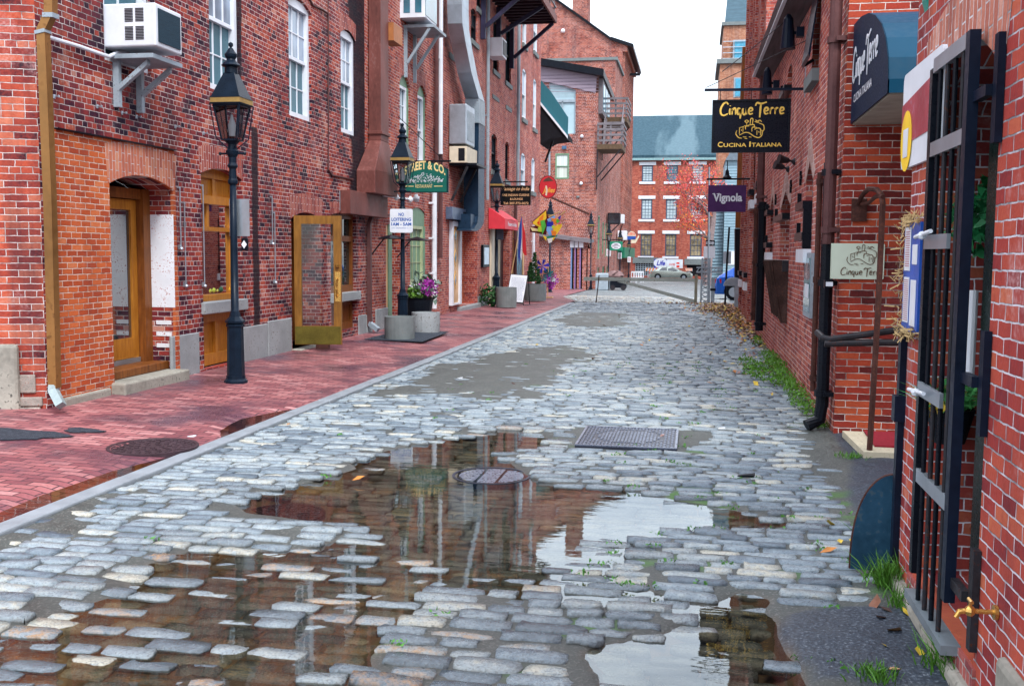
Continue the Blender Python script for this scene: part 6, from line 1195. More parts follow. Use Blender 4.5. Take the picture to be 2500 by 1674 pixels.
m.build('stripes', cm['red'], sg); m = MB(); m.pbox(P, cx_-rx_, cx_+rx_, cy_-ry_*.75, cy_-.005, -.04, 0); m.build('ribbon', M('ribbon_blue', (.02, .08, .35), .5), sg)
m = MB(); m.pprism(P, [q(1360, 600), q(1450, 590), q(1495, 520), q(1500, 560), q(1440, 665), q(1360, 670)], -.03, 0); m.build('pennant', m_cream, sg)
for i, (x0, x1, y0, y1, Y_) in enumerate(((928, 1010, 768, 888, 66), (1128, 1195, 832, 940, 73), (1297, 1355, 902, 998, 80))):
    P = PY(Y_); a = P.px(*e3_(x0, y1)); b_ = P.px(*e3_(x1, y0)); m = MB(); m.pbox(P, a[0], b_[0], a[1], b_[1], -.02, 0); o_ = m.build('notice_sign', m_white); tag(o_, ['white notice with red writing on the lamp post left of the green sign', 'white notice with red writing below the green sign', 'rightmost white notice with red writing, on the farthest lamp post'][i], 'sign', 'white notices on the far lamps')
    m = MB(); w_ = b_[0]-a[0]; h_ = b_[1]-a[1]
    for k in range(4): m.pbox(P, a[0]+w_*.15, b_[0]-w_*.15, a[1]+h_*(.2+k*.17), a[1]+h_*(.27+k*.17), .001, .004)
    m.build('lettering', M('red_ink', (.45, .10, .12), .5, bmp=0), o_)
m = MB(); P = PE; m.pbox(PE, YG-2, YX-.5, 1.3, 2.1, .003, .55); tag(m.build('shop_awning', M('awning_green', (.01, .16, .09), .5)), 'green shop awning along the far side wall', 'awning')
# far mill building
YF = 124; P = PY(YF); gF = gz(YF); L = lambda *q: P.px(*e6_(*q)); FB = thing('mill_building', (P.px(1540, 600)[0], YF, gF), 'long red brick mill building with slate roof across the end of the street', 'building')
xL, xR = P.px(1400, 600)[0]-8, P.px(1632, 600)[0]; zev = P.px(1540, 362)[1]; zrd = P.px(1540, 247)[1]
cols = [(20, 125), (268, 378), (515, 640)]; cols = [(L(a, 600)[0], L(b_, 600)[0]) for a, b_ in ((22, 132), (270, 382), (520, 640))]
rows = [(L(100, 262)[1], L(100, 97)[1]), (L(100, 640)[1], L(100, 437)[1]), (L(100, 1012)[1], L(100, 787)[1])]
fh = []; 
for a, b_ in cols:
    for z0_, z1_ in rows: fh.append(rect(a, z0_, b_, z1_))
bs = rect(cols[0][0]-.6, gF+.35, cols[0][1]+.5, L(60, 1085)[1]); bs2 = rect(cols[2][0]-.3, gF+.35, cols[2][1]+.3, L(60, 1095)[1])
facade('wall', P, [(xL, gF-1), (xR, gF-1), (xR, zev), (xL, zev)], fh+[bs, bs2], .3, [m_brickF, m_dark], FB)
pale = M('pale_curtain', (.42, .52, .56), .4, var=.2, scale=.8, bmp=0); shop = M('lit_shop_shelves', (.25, .20, .12), .5, var=.9, scale=1.6, spots=(.5, .45, .3), bmp=0)
for i, s_ in enumerate(fh):
    r_ = i % 3; window(FB, P, s_[0][0], s_[0][1], s_[2][0], s_[2][1], M('blue_frame', (.04, .07, .13), .5), pale if (r_ < 2 and i != 3) else (shop if r_ == 2 else m_pane_b), 3, 3 if r_ < 2 else 2, fw=.12, w=-.12, curtain=(pale if r_ < 2 and i != 3 else (shop if r_ == 2 else m_pane_b)), barw=.05)
    m = MB(); m.pbox(P, s_[0][0]-.35, s_[2][0]+.35, s_[2][1]+.01, s_[2][1]+.38, -.1, .08); m.build('lintel', m_white, FB); m = MB(); m.pbox(P, s_[0][0]-.3, s_[2][0]+.3, s_[0][1]-.28, s_[0][1]-.01, -.1, .1); m.build('window_sill', m_white, FB)
for s_ in (bs, bs2): m = MB(); m.pbox(P, s_[0][0]-.3, s_[2][0]+.3, s_[2][1]+.01, s_[2][1]+.7, -.1, .1); m.build('lintel', m_conc, FB)
m = MB(); (u0, v0), (u1, v1) = bs[0], bs[2]
for k in range(8): m.pbox(P, u0+(u1-u0)*k/8, u0+(u1-u0)*k/8+.08, v0, v1, -.25, -.1)
for k in range(6): m.pbox(P, u0, u1, v0+(v1-v0)*k/6, v0+(v1-v0)*k/6+.08, -.24, -.11)
m.build('basement_grille', m_galvp, FB)
m_slate = M('slate_roof', (.075, .14, .185), .6, var=.25, scale=1.5, stretch=(1, 1, 4), bmp=.3)
mm, t, b = nodes('streaked_slate'); g = N(t, 'NewGeometry'); mp_ = N(t, 'Mapping'); mp_.inputs['Rotation'].default_value = (0, R(25), 0); mp_.inputs['Scale'].default_value = (.22, .05, .07); t.links.new(g.outputs['Position'], mp_.inputs[0])
n1 = N(t, 'TexNoise', Scale=1.0, Detail=4.0); t.links.new(mp_.outputs[0], n1.inputs['Vector']); n2 = N(t, 'TexNoise', Scale=4.0, Detail=4.0); t.links.new(g.outputs['Position'], n2.inputs['Vector'])
c = mixc(t, ramp(t, n1.outputs['Fac'], [(.50, 0.), (.57, 1.)]), (.018, .05, .072), (.085, .14, .17)); c = mixc(t, .25, c, ramp(t, n2.outputs['Fac'], [(.3, (.01, .04, .06)), (.7, (.10, .17, .21))])); b.inputs['Specular IOR Level'].default_value = .1; t.links.new(c, b.inputs['Base Color']); b.inputs['Roughness'].default_value = .6
m = MB(); m.hexa([P.p(xL-.3, zev+.01, .4), P.p(xR+.2, zev+.01, .4), P.p(xR+.2, zrd, -9), P.p(xL-.3, zrd, -9), P.p(xL-.3, zev+.35, .4), P.p(xR+.2, zev+.35, .4), P.p(xR+.2, zrd+.3, -9), P.p(xL-.3, zrd+.3, -9)]); m.build('roof', mm, FB)
m = MB(); m.pbox(P, xL-.3, xR+.2, zev-.25, zev+.0, .001, .45); m.build('gutter', M('verdigris', (.20, .34, .36), .5), FB); m = MB(); m.box(xR-.4, xR-.001, YF+.3, YF+18, gF, zev-.3); m.build('side_wall', m_brickF, FB)
# clapboard house and brick tower on the right
Y_ = 84; P = PY(Y_); q = lambda x_, y_: P.px(*e6_(x_, y_)); CH_ = thing('clapboard_house', (P.px(1670, 600)[0], Y_, gz(Y_)), 'pale blue clapboard house behind the purple hanging sign', 'house')
m_clap = M('blue_clapboard', (.26, .40, .48), .5, var=.08); x0_, x1_ = q(860, 600)[0], q(860, 600)[0]+8; zt_ = q(900, 50)[1]
m = MB(); m.box(x0_, x1_, Y_, Y_+7, gz(Y_)-.5, zt_); m.build('wall', m_clap, CH_); m = MB()
z_ = gz(Y_)
while z_ < zt_-.2: m.box(x0_-.02, x1_, Y_-.025, Y_-.001, z_, z_+.035); z_ += .22
m.build('clapboard', M('clapboard_edge', (.10, .17, .22), .5), CH_)
m = MB(); m.hexa([(x0_-.05, Y_-.3, zt_), (x1_, Y_-.3, zt_), (x1_, Y_+7, zt_), (x0_-.05, Y_+7, zt_), (x0_+1.2, Y_+.5, zt_+2.2), (x1_, Y_+.5, zt_+2.2), (x1_, Y_+6, zt_+2.2), (x0_+1.2, Y_+6, zt_+2.2)]); m.build('roof', M('grey_shingle', (.08, .11, .14), .7, var=.3), CH_)
PS = Pl((x0_, 0, 0), (0, 1, 0), (-1, 0, 0)); m = MB(); m.box(x0_-.9, x0_-.03, Y_+.8, Y_+6, gz(Y_)-.5, zt_-1.5); m.build('side_bay', m_clap, CH_); m = MB(); z_ = gz(Y_)
while z_ < zt_-1.7: m.box(x0_-.93, x0_-.03, Y_+.77, Y_+.799, z_, z_+.07); z_ += .26
m.build('clapboard', M('clapboard_shade', (.06, .11, .15), .5), CH_)
m = MB(); a = q(900, 960); m.box(a[0], a[0]+1.6, Y_-.06, Y_-.026, q(900, 1100)[1], a[1]); m.build('door_frame', m_white, CH_)
Y_ = 96; P = PY(Y_); q = lambda x_, y_: P.px(*d2_(x_, y_)); TW = thing('brick_tower', (q(400, 500)[0], Y_, -1), 'tall brick tower block with slate top at the right edge of the sky', 'tower')
xa = q(300, 400)[0]; xb = q(268, 700)[0]; z1_ = q(300, 215)[1]; z2_ = q(270, 545)[1]; xt = q(318, 100)[0]
mbt = brick('tower_brick', [(0, (.30, .12, .07)), (.5, (.40, .18, .11)), (1, (.46, .25, .17))], row=.09, bw=.25, mortar=(.36, .28, .22))
m = MB(); m.box(xb, xb+9, Y_, Y_+9, -2, z2_); m.box(xa, xa+9, Y_+.3, Y_+9, z2_+.401, z1_); m.build('wall', mbt, TW); m = MB(); m.box(xb-.3, xb+9, Y_-.3, Y_+9, z2_+.001, z2_+.4); m.box(xa-.2, xa+9, Y_+.1, Y_+9, z1_+.001, z1_+.3); m.build('cornice', m_conc, TW)
m = MB(); m.prism([(xt, Y_+.6, z1_+.3), (xt+8, Y_+.6, z1_+.3), (xt+8, Y_+.6, z1_+7), (xt+.5, Y_+.6, z1_+7)], (0, 8, 0)); m.build('slate_top', m_slate, TW)
for (a, b_) in (((378, 525), (470, 340)), ((385, 830), (462, 660))):
    a, b_ = q(*a), q(*b_); m = MB(); m.box(a[0], b_[0]+1, Y_-.05, Y_+.4 if 0 else Y_+.299, a[1], b_[1]) if b_[1] > z2_ else m.box(a[0], b_[0]+1, Y_-.05, Y_-.001, a[1], b_[1]); o_ = m.build('window', m_galvp, TW)
    m = MB(); m.box(a[0]+.15, b_[0]+.9, Y_-.09, Y_-.051, a[1]+.1, b_[1]-.1); m.build('pane', M('sky_blue_glass', (.06, .28, .42), .15, bmp=0), o_)
m = MB()
for k in range(4): z_ = z2_+.4+k*.5; m.box(xa-.05, xa+6, Y_-.2, Y_-.16, z_, z_+.06)
m.build('railing', m_galv, TW)
# red maple
YT = 80; P = PY(YT); q = lambda x_, y_: P.px(*e6_(x_, y_)); tr_ = thing('maple_tree', (q(715, 850)[0], YT, gz(YT)), 'autumn maple tree with red and orange leaves and pale bare twigs', 'tree')
m = MB(); rg = random.Random(11); base = P.p(q(690, 1000)[0], gz(YT)-.1); k1 = P.p(*q(715, 850)); k2 = P.p(*q(745, 650)); k3 = P.p(*q(760, 560)); m.tube([base, k1, k2, k3], [.36, .3, .25, .16], 8)
tips = []
def branch(a, d, l, r, n):
    p = Vector(a); pts = [p.copy()]; d = Vector(d).normalized()
    for _ in range(4): d = (d+Vector((rg.gauss(0, .22), rg.gauss(0, .22), rg.gauss(.05, .16)))).normalized(); p = p+d*l/4; pts.append(p.copy())
    m.tube(pts, [r*(1-.17*i) for i in range(5)], 5)
    for pp in pts[1:]: tips.append(pp)
    if n:
        for i in range(3): branch(pts[2+i % 3], d+Vector((rg.gauss(0, .7), rg.gauss(0, .7), rg.gauss(0, .5))), l*.62, r*.5, n-1)
for st_, tg in ((k1, (540, 640)), (k2, (400, 480)), (k2, (520, 330)), (k3, (430, 300)), (k3, (620, 230)), (k2, (600, 520)), (k1, (450, 560)), (k3, (330, 350)), (k3, (700, 180)), (k2, (420, 620))):
    e = P.p(*q(*tg), rg.uniform(-1.5, 1.5)); branch(st_, e-st_, (e-st_).length*.85, .085, 2)
m.build('trunk', M('pale_bark', (.20, .15, .15), .8, var=.5, scale=6), tr_)
for nm, col, n_, sd in (('red_leaves', (.52, .05, .05), 3200, 1), ('orange_leaves', (.62, .17, .03), 2000, 2), ('yellow_leaves', (.62, .40, .04), 260, 3)):
    m = MB(); rg2 = random.Random(sd)
    for _ in range(n_):
        t_ = rg2.choice(tips)
        if nm == 'red_leaves' and t_.z < 3.2 and rg2.random() < .5: continue
        if nm != 'red_leaves' and t_.z > 4.6 and rg2.random() < .7: continue
        p = t_+Vector((rg2.gauss(0, .22), rg2.gauss(0, .22), rg2.gauss(0, .2))); d = Vector((rg2.gauss(0, 1), rg2.gauss(0, 1), rg2.gauss(0, 1))).normalized(); e = d.orthogonal().normalized(); k = rg2.uniform(.065, .12); m.add([p-e*k*.5, p+d*k*.6-e*k*.5, p+d*k*1.2, p+d*k*.6+e*k*.5], [(0, 1, 2, 3)])
    m.build(nm, M(nm, col, .5, var=.4, scale=5, bmp=0), tr_)
# cars
def car(name, label, O, u, L_, H_, col, prof, seed=0):
    u = Vector(u).normalized(); n = Vector((u.y, -u.x, 0)); O = Vector(O); T = thing(name, O, label, 'car'); W_ = .86
    P3 = lambda a, z, w: O+u*a+n*w+Vector((0, 0, z))
    low = [(a, z, W_*(.97 if 0 < i < len(prof)-1 else .9)) for i, (a, z) in enumerate(prof['belt'])]
    m = MB(); m.smooth = False; nb = len(low); vs = []
    for a, z, w_ in low:
        e = .82 if a in (prof['belt'][0][0], prof['belt'][-1][0]) else 1
        vs += [P3(a, .22, w_*e*.95), P3(a, .5, w_*e), P3(a, z*.97, w_*e*.97), P3(a, z, w_*e*.88), P3(a, z, -w_*e*.88), P3(a, z*.97, -w_*e*.97), P3(a, .5, -w_*e), P3(a, .22, -w_*e*.95)]
    fs = [(i*8+k, i*8+(k+1) % 8, (i+1)*8+(k+1) % 8, (i+1)*8+k) for i in range(nb-1) for k in range(8)]+[tuple(range(8)), tuple((nb-1)*8+k for k in range(8))]
    m.add(vs, fs); rf = prof['roof']; vs = []
    for a, z0_, z in rf: vs += [P3(a, z0_, W_*.88), P3(a, z, W_*.66), P3(a, z+.02, W_*.5), P3(a, z+.02, -W_*.5), P3(a, z, -W_*.66), P3(a, z0_, -W_*.88)]
    nr = len(rf); m.add(vs, [(i*6+k, i*6+k+1, (i+1)*6+k+1, (i+1)*6+k) for i in range(nr-1) for k in range(5)]+[tuple(range(6)), tuple((nr-1)*6+k for k in range(6))])
    o = m.build('body', col, T); md = o.modifiers.new('bevel', 'BEVEL'); md.width = .05; md.segments = 3; md.limit_method = 'ANGLE'; md.angle_limit = R(25); o.data.polygons.foreach_set('use_smooth', [True]*len(o.data.polygons))
    for s_ in (1, -1):
        for (a, z0_, b_, z1_, c, z2_, d, z3_) in prof['glass']:
            m = MB(); w0 = W_*.88; w1 = W_*.66; f = lambda a, z: P3(a, z, s_*(w0+(w1-w0)*(z-prof['bz'])/(prof['rz']-prof['bz'])+.012)); m.add([f(a, z0_), f(b_, z1_), f(c, z2_), f(d, z3_)]+[f(a, z0_)-n*s_*.03, f(b_, z1_)-n*s_*.03, f(c, z2_)-n*s_*.03, f(d, z3_)-n*s_*.03], [(0, 1, 2, 3), (4, 5, 6, 7), (0, 1, 5, 4), (1, 2, 6, 5), (2, 3, 7, 6), (3, 0, 4, 7)]); m.build('side_window', m_pane, T)
        for a in prof['wheels']:
            m = MB(); c = P3(a, .31, s_*(W_-.08))
            for rr, mt, dd, nm in ((.31, m_black, .10, 'tyre'), (.19, m_galv, .115, 'rim')):
                m = MB(); pts = [c+u*rr*math.cos(t)+Vector((0, 0, rr*math.sin(t))) for t in [2*math.pi*k/20 for k in range(20)]]; m.prism([p-n*s_*.10 for p in pts], n*s_*(.10+dd)); ow = m.build('wheel' if nm == 'tyre' else 'rim', mt, T if nm == 'tyre' else ow)
            m = MB(); pts = [P3(a, .33, s_*(W_*.96+.012))+u*.37*math.cos(t)+Vector((0, 0, .37*math.sin(t))) for t in [R(-12)+R(204)*k/12 for k in range(13)]]; m.prism(pts, n*s_*.006); m.build('wheel_arch', m_dark, T)
    for s_ in (1, -1):
        a, z = prof['tail']; m = MB(); p = P3(a, z, s_*W_*.80); m.hexa([p+u*x_+n*s_*y_+Vector((0, 0, z_)) for z_ in (-.08, .08) for x_, y_ in ((-.04, -.1), (.22, .13), (.22, .16), (-.05, .02))]); m.build('tail_light', M('tail_red', (.55, .02, .02), .25, bmp=0), T)
    m = MB(); a = prof['belt'][0][0]; m.hexa([P3(a-.04, z_, w_) for z_ in (.34, .52) for w_ in (-.75, .75)][0:0] or [P3(a-.06, .3, -.7), P3(a+.1, .3, -.74), P3(a+.1, .3, .74), P3(a-.06, .3, .7), P3(a-.06, .5, -.7), P3(a+.1, .5, -.74), P3(a+.1, .5, .74), P3(a-.06, .5, .7)]); m.build('bumper', col, T)
    return T
sedan = dict(belt=[(0, .85), (.12, .95), (.9, 1.0), (3.6, .93), (4.5, .78), (4.72, .62)], roof=[(.55, .97, .99), (1.25, .97, 1.40), (2.5, .93, 1.44), (3.6, .9, .93)], bz=.95, rz=1.4, wheels=(.95, 3.75), tail=(.02, .75),
             glass=[(1.05, 1.0, 1.95, 1.0, 1.95, 1.36, 1.38, 1.33), (2.03, 1.0, 3.2, .98, 2.55, 1.36, 2.03, 1.37)])
q = G(1485, 639); car('silver_car', 'silver sedan parked across the end of the street', (q.x, q.y, gz(q.y)), (1, 0, 0), 4.75, 1.42, M('silver_paint', (.36, .40, .36), .25, metal=.6, var=.04, bmp=0), sedan)
beetle = dict(belt=[(0, .62), (.10, .84), (.6, .95), (2.9, .93), (3.7, .85), (4.05, .6)], roof=[(.15, .86, .88), (.7, .93, 1.22), (1.5, .95, 1.47), (2.4, .95, 1.46), (3.2, .9, .93)], bz=.93, rz=1.45, wheels=(.75, 3.2), tail=(.05, .72), glass=[(.75, .98, 1.7, .99, 1.7, 1.38, 1.15, 1.25), (1.8, 1.0, 2.9, .98, 2.35, 1.38, 1.8, 1.4)])
Yc = 40.5; xc = U(1636, 650, Y=Yc).x; car('blue_car', 'bright blue rounded car half hidden behind the right wall', (xc, Yc, gz(Yc)), (1, -.08, 0), 4.1, 1.5, M('blue_paint', (.01, .10, .48), .2, metal=.2, var=.04, bmp=0), beetle)
# banner, barricades, chairs
Y_ = YF-1.5; P = PY(Y_); q = lambda x_, y_: P.px(*d1_(x_, y_)); T = thing('street_banner', (q(1270, 980)[0], Y_, q(1270, 1040)[1]), 'blue and white advertising banner reading 14.95 on the mill wall', 'banner')
a, b_, c = q(1095, 1032), q(1258, 925), q(1450, 1030); m = MB(); m.pbox(P, a[0], b_[0], a[1], b_[1], -.03, 0); m.build('blue_half', cm['blue'], T); m = MB(); m.pbox(P, b_[0]+.001, c[0], a[1], b_[1], -.03, 0); m.build('white_half', m_white, T)
m = MB(); text(m, '14.95', P, *[q(x_, 980)[0] for x_ in (1285, 1355)], q(1, 990)[1], q(1, 962)[1], .01, bold=.02); m.pbox(P, q(1395, 1)[0], q(1432, 1)[0], q(1, 1012)[1], q(1, 985)[1], .001, .01); m.pbox(P, q(1395, 1)[0], q(1432, 1)[0], q(1, 970)[1], q(1, 950)[1], .001, .01); m.build('red_print', cm['red'], T)
m = MB(); cc_ = q(1180, 972); m.pprism(P, arc(*cc_, .85, .6, 0, 345, 16), .001, .01); m.build('white_swirl', m_white, T); m = MB(); text(m, 'Life', P, cc_[0]-.5, cc_[0]+.5, cc_[1]-.28, cc_[1]+.3, .014, shear=.3, bold=.03); m.build('lettering', cm['blue'], T)
for i, (xa, xb, lab) in enumerate(((990, 1180, 'orange and white barricade left of the silver car, below the banner'), (1485, 1570, 'orange and white barricade at the right end of the silver car'))):
    Yb_ = YF-3.2 if i == 0 else YF-3.0; P = PY(Yb_); a = P.px(*d1_(xa, 1070)); b_ = P.px(*d1_(xb, 1045)); T = thing('barricade', (a[0], Yb_, gz(Yb_)), lab, 'barricade', 'orange barricades'); m = MB(); m.pbox(P, a[0], b_[0], a[1], b_[1]+.1, -.05, 0); m.build('board', m_white, T); n_ = 5
    m = MB(); w_ = (b_[0]-a[0])/n_
    for k in range(n_): m.pprism(P, [(a[0]+w_*k, a[1]), (a[0]+w_*(k+.5), a[1]), (a[0]+w_*(k+.9), b_[1]+.1), (a[0]+w_*(k+.4), b_[1]+.1)], .001, .01)
    m.build('orange_stripes', cm['orange'], T); m = MB(); m.bar(P.p(a[0]+.3, gz(Yb_), -.3), P.p(a[0]+.3, b_[1], -.03), .04); m.bar(P.p(b_[0]-.3, gz(Yb_), -.3), P.p(b_[0]-.3, b_[1], -.03), .04); m.build('legs', m_white, T)
for i, px_ in enumerate((847, 905, 932)):
    Y_ = 88+i; p = U(*d1_(px_, 1120), Y=Y_); z_ = gz(Y_); T = thing('white_chair', (p.x, Y_, z_), ['white cafe chair, leftmost of three in the far road', 'white cafe chair, middle of three in the far road', 'white cafe chair, rightmost of three in the far road'][i], 'chair', 'white cafe chairs'); m = MB(); m.box(p.x-.25, p.x+.25, Y_-.25, Y_+.25, z_+.42, z_+.48); m.build('seat', m_white, T)
    m = MB(); m.box(p.x-.25, p.x-.19, Y_+.2, Y_+.25, z_+.48, z_+.98); m.box(p.x+.19, p.x+.25, Y_+.2, Y_+.25, z_+.48, z_+.98); m.box(p.x-.19, p.x+.19, Y_+.2, Y_+.25, z_+.85, z_+.98); m.box(p.x-.05, p.x+.05, Y_+.2, Y_+.25, z_+.481, z_+.849); m.build('backrest', m_white, T)
    for sx in (-1, 1):
        for sy in (-1, 1): m = MB(); m.box(p.x+sx*.22-.03, p.x+sx*.22+.03, Y_+sy*.22-.03, Y_+sy*.22+.03, z_, z_+.419); m.build('leg', m_white, T)
# grey cabinet, tarp heap
Y_ = G(1385, 664).y; P = PY(Y_); a = P.px(*d1_(370, 1310)); b_ = P.px(*d1_(530, 1100)); T = thing('concrete_block', ((a[0]+b_[0])/2, Y_, a[1]), 'pale grey concrete block behind the gate beam', 'block'); m = MB(); m.pbox(P, a[0], b_[0], gz(Y_), b_[1], -1.4, 0); tag(T); m.build('block', m_galvp, T, bevel=.06)
a2 = P.px(*d1_(690, 1200)); m = MB(); rg = random.Random(5); m.smooth = True; m.ball(P.p((b_[0]+a2[0])/2, gz(Y_)+.85, -.6), .32, 14, (1.5, 1.2, .62)); o_ = m.build('tarp_heap', M('dusty_red_tarp', (.18, .11, .11), .8, var=.4, scale=3, bmp=.8)); tag(o_, 'dusty reddish heap beside the pale concrete block', 'heap')
for v in o_.data.vertices: v.co += Vector((rg.gauss(0, .05), rg.gauss(0, .05), rg.gauss(0, .05)))
m = MB(); m.pbox(P, b_[0]+.1, b_[0]+1.0, gz(Y_)+.15, gz(Y_)+.7, -1.0, -.1); T = m.build('dark_cart', m_black); tag(T, 'dark low cart under the reddish heap', 'cart'); m = MB()
for xx in (.25, .85):
    m.prism([P.p(b_[0]+xx+.15*math.cos(t), gz(Y_)+.16+.15*math.sin(t), -.08) for t in [2*math.pi*k/12 for k in range(12)]], (0, .07, 0))
m.build('wheel', m_iron, T)
# ================================================================== right row
m_hinge = m_black
def pointed(u0, v0, u1, v1):               # pointed-arch opening
    m = (u0+u1)/2; h = (v1-v0)*.22; return [(u0, v0), (u1, v0), (u1, v1-h), (m+(u1-m)*.6, v1-h*.4), (m, v1), (m-(m-u0)*.6, v1-h*.4), (u0, v1-h)]
RB = thing('brick_building', (XR, 15, 0), 'long red brick building on the right with pointed slit windows and iron hinges', 'building')
def ry(x, c=d3_): return PR.px(*c(x, 800))[0]
n1 = (ry(920), PR.px(*d3_(920, 955))[1], ry(838), PR.px(*d3_(920, 318))[1]); n2 = (ry(1120), PR.px(*d3_(1100, 850))[1], ry(1060), PR.px(*d3_(1100, 75))[1]); n3 = (ry(770), PR.px(*d3_(760, 880))[1], ry(748), PR.px(*d3_(760, 370))[1])
n4 = (PR.px(*d2_(890, 500))[0], PR.px(*d2_(890, 830))[1], PR.px(*d2_(850, 500))[0], PR.px(*d2_(885, 512))[1]); n5 = (PR.px(*d2_(1110, 500))[0], PR.px(*d2_(1100, 600))[1], PR.px(*d2_(1055, 500))[0], PR.px(*d2_(1105, 40))[1]+.2)
hol = [pointed(*q) for q in (n1, n2, n3)]; zE_ = U(1800, 120, X=XR).z
zEv = 4.15
facade('wall', PR, [(9.86, -.15), (22.0, -.15), (22.0, 5.6), (9.86, 5.6)], hol+[pointed(*n4), rect(*n5)], .32, [m_brickR, m_dark], RB)
m = MB(); m.box(XR+.002, XR+6, 9.80, 9.86, -.2, 5.6); m.box(XR+.003, XR+.3, 9.75, 9.799, -.2, 2.79) if 0 else None; m.build('pier_face', m_brickP, RB)
m = MB(); m.box(XR+.05, XR+9, 9.9, 21.95, 5.45, 5.65); m.build('roof', m_greywood, RB)
for q in (n1, n2, n3):
    m = MB(); m.pbox(PR, q[0]-.05, q[2]+.1, q[1]-.16, q[1]-.002, -.1, .09); m.build('window_sill', m_white if q is not n1 else m_iron, RB)
    arcp = [(q[0]-.05, q[3]-(q[3]-q[1])*.22), ((q[0]+q[2])/2, q[3]+.02), (q[2]+.05, q[3]-(q[3]-q[1])*.22), (q[2]+.22, q[3]-(q[3]-q[1])*.15), ((q[0]+q[2])/2, q[3]+.36), (q[0]-.22, q[3]-(q[3]-q[1])*.15)]
    m = MB(); m.pprism(PR, arcp, .002, .008); m.build('arch_bricks', brick('pale_arch', [(0, (.34, .16, .13)), (1, (.55, .38, .34))], vertical=True, bw=.2, row=.06, squash=99, mortar=(.7, .66, .66)), RB)
m = MB(); m.pbox(PR, n5[0]-.1, n5[2]+.1, n5[1]-.14, n5[1]-.002, -.1, .08); m.build('window_sill', m_conc, RB)
for q, zz in ((n1, n1[3]-.42), (n2, n2[3]-.55), (n2, n2[1]+.10), (n3, n3[1]+.08), (n3, n3[3]-.35), (n4, n4[3]-.45)):
    m = MB(); m.pbox(PR, q[0]-.02, q[2]+.14, zz, zz+.09, .001, .11); m.pbox(PR, q[2]+.10, q[2]+.13, zz+.09, zz+.22, .04, .09); m.build('shutter_hinge', m_black, RB)
for q in ((0, 0),): pass
m = MB(); m.pbox(PR, n2[0]-.03, n2[0]+.03, n2[1], n2[3]-.5, .005, .10); m.build('shutter_edge', m_black, RB)
for (xx, yy) in ((945, 275), (805, 395), (1035, 200)):
    a = PR.px(*d3_(xx, yy)); m = MB(); m.pprism(PR, [(a[0]-.09, a[1]-.02), (a[0]-.02, a[1]-.02), (a[0]-.02, a[1]-.10), (a[0]+.02, a[1]-.10), (a[0]+.02, a[1]-.02), (a[0]+.09, a[1]-.02), (a[0]+.09, a[1]+.02), (a[0]+.02, a[1]+.02), (a[0]+.02, a[1]+.08), (a[0]-.02, a[1]+.08), (a[0]-.02, a[1]+.02), (a[0]-.09, a[1]+.02)], .002, .03); m.build('iron_tie', m_black, RB)
# wooden eave running along the wall
m = MB(); a = U(*d2_(1060, 0), X=XR-.02); b_ = U(*d2_(620, 820), X=XR-.02)
ze = (a.z+b_.z)/2; ze = a.z; zf = b_.z; print('eave', a, b_)
y0_, y1_ = 9.9, 20.5; zz = lambda y: a.z+(b_.z-a.z)*(y-a.y)/(b_.y-a.y)
m.hexa([(XR-.002, y0_, zz(y0_)), (XR-.002, y1_, zz(y1_)), (XR-.26, y1_, zz(y1_)+.14), (XR-.26, y0_, zz(y0_)+.14), (XR-.002, y0_, zz(y0_)+.22), (XR-.002, y1_, zz(y1_)+.22), (XR-.30, y1_, zz(y1_)+.36), (XR-.30, y0_, zz(y0_)+.36)]); m.build('wooden_eave', M('old_eave_wood', (.075, .05, .055), .7, var=.6, scale=2, stretch=(8, .4, 8), bmp=.4), RB)
m = MB(); m.hexa([(XR-.262, y0_, zz(y0_)+.13), (XR-.262, y1_, zz(y1_)+.13), (XR-.31, y1_, zz(y1_)+.13), (XR-.31, y0_, zz(y0_)+.13), (XR-.262, y0_, zz(y0_)+.15), (XR-.262, y1_, zz(y1_)+.15), (XR-.31, y1_, zz(y1_)+.15), (XR-.31, y0_, zz(y0_)+.15)]); m.build('eave_trim', m_white, RB)
# far taller building of the right row
GB = thing('brick_building', (XR, 26, 0), 'tall plain rose brick building at the far end of the right row', 'building')
gy = lambda px: U(px, 600, X=XR).y; sl = []
for x_, z0_, z1_ in ((d2_(600, 0)[0], 2.9, 5.2), (d2_(540, 0)[0], 2.9, 5.2), (d3_(640, 0)[0], 1.9, 3.1), (d3_(500, 0)[0], .95, 3.0), (d3_(545, 0)[0], .95, 3.0)): y_ = gy(x_); sl.append(pointed(y_-.35, z0_, y_+.35, z1_))
facade('wall', PR, [(22.001, -.2), (30.3, -.2), (30.3, 19), (22.001, 19)], sl+[rect(23.2+3*k, 6.2+3.4*j, 24.2+3*k, 8.2+3.4*j) for k in range(2) for j in range(3)], .3, [m_brickD, m_dark], GB)
m = MB(); m.box(XR+.002, XR+8, 22.0, 22.05, 5.7, 19); m.box(XR+.002, XR+8, 30.25, 30.3, -.2, 19); m.box(XR+.002, XR+8, 22.05, 30.25, 18.6, 18.9); m.build('side_wall', m_brickD, GB)
for k, s_ in enumerate(sl):
    m = MB(); m.pbox(PR, s_[0][0]-.1, s_[1][0]+.15, s_[0][1]-.2, s_[0][1]-.002, -.1, .1); m.build('window_sill', m_white, GB)
    m = MB(); m.pbox(PR, s_[0][0]-.05, s_[1][0]+.2, s_[0][1]+.12, s_[0][1]+.24, .001, .12); m.build('shutter_hinge', m_black, GB)
for yy in (22.6, 24.9, 27.6, 29.6): m = MB(); m.pbox(PR, yy, yy+.25, .0, 18.5, .001, .07); m.build('pilaster', m_brickD, GB)
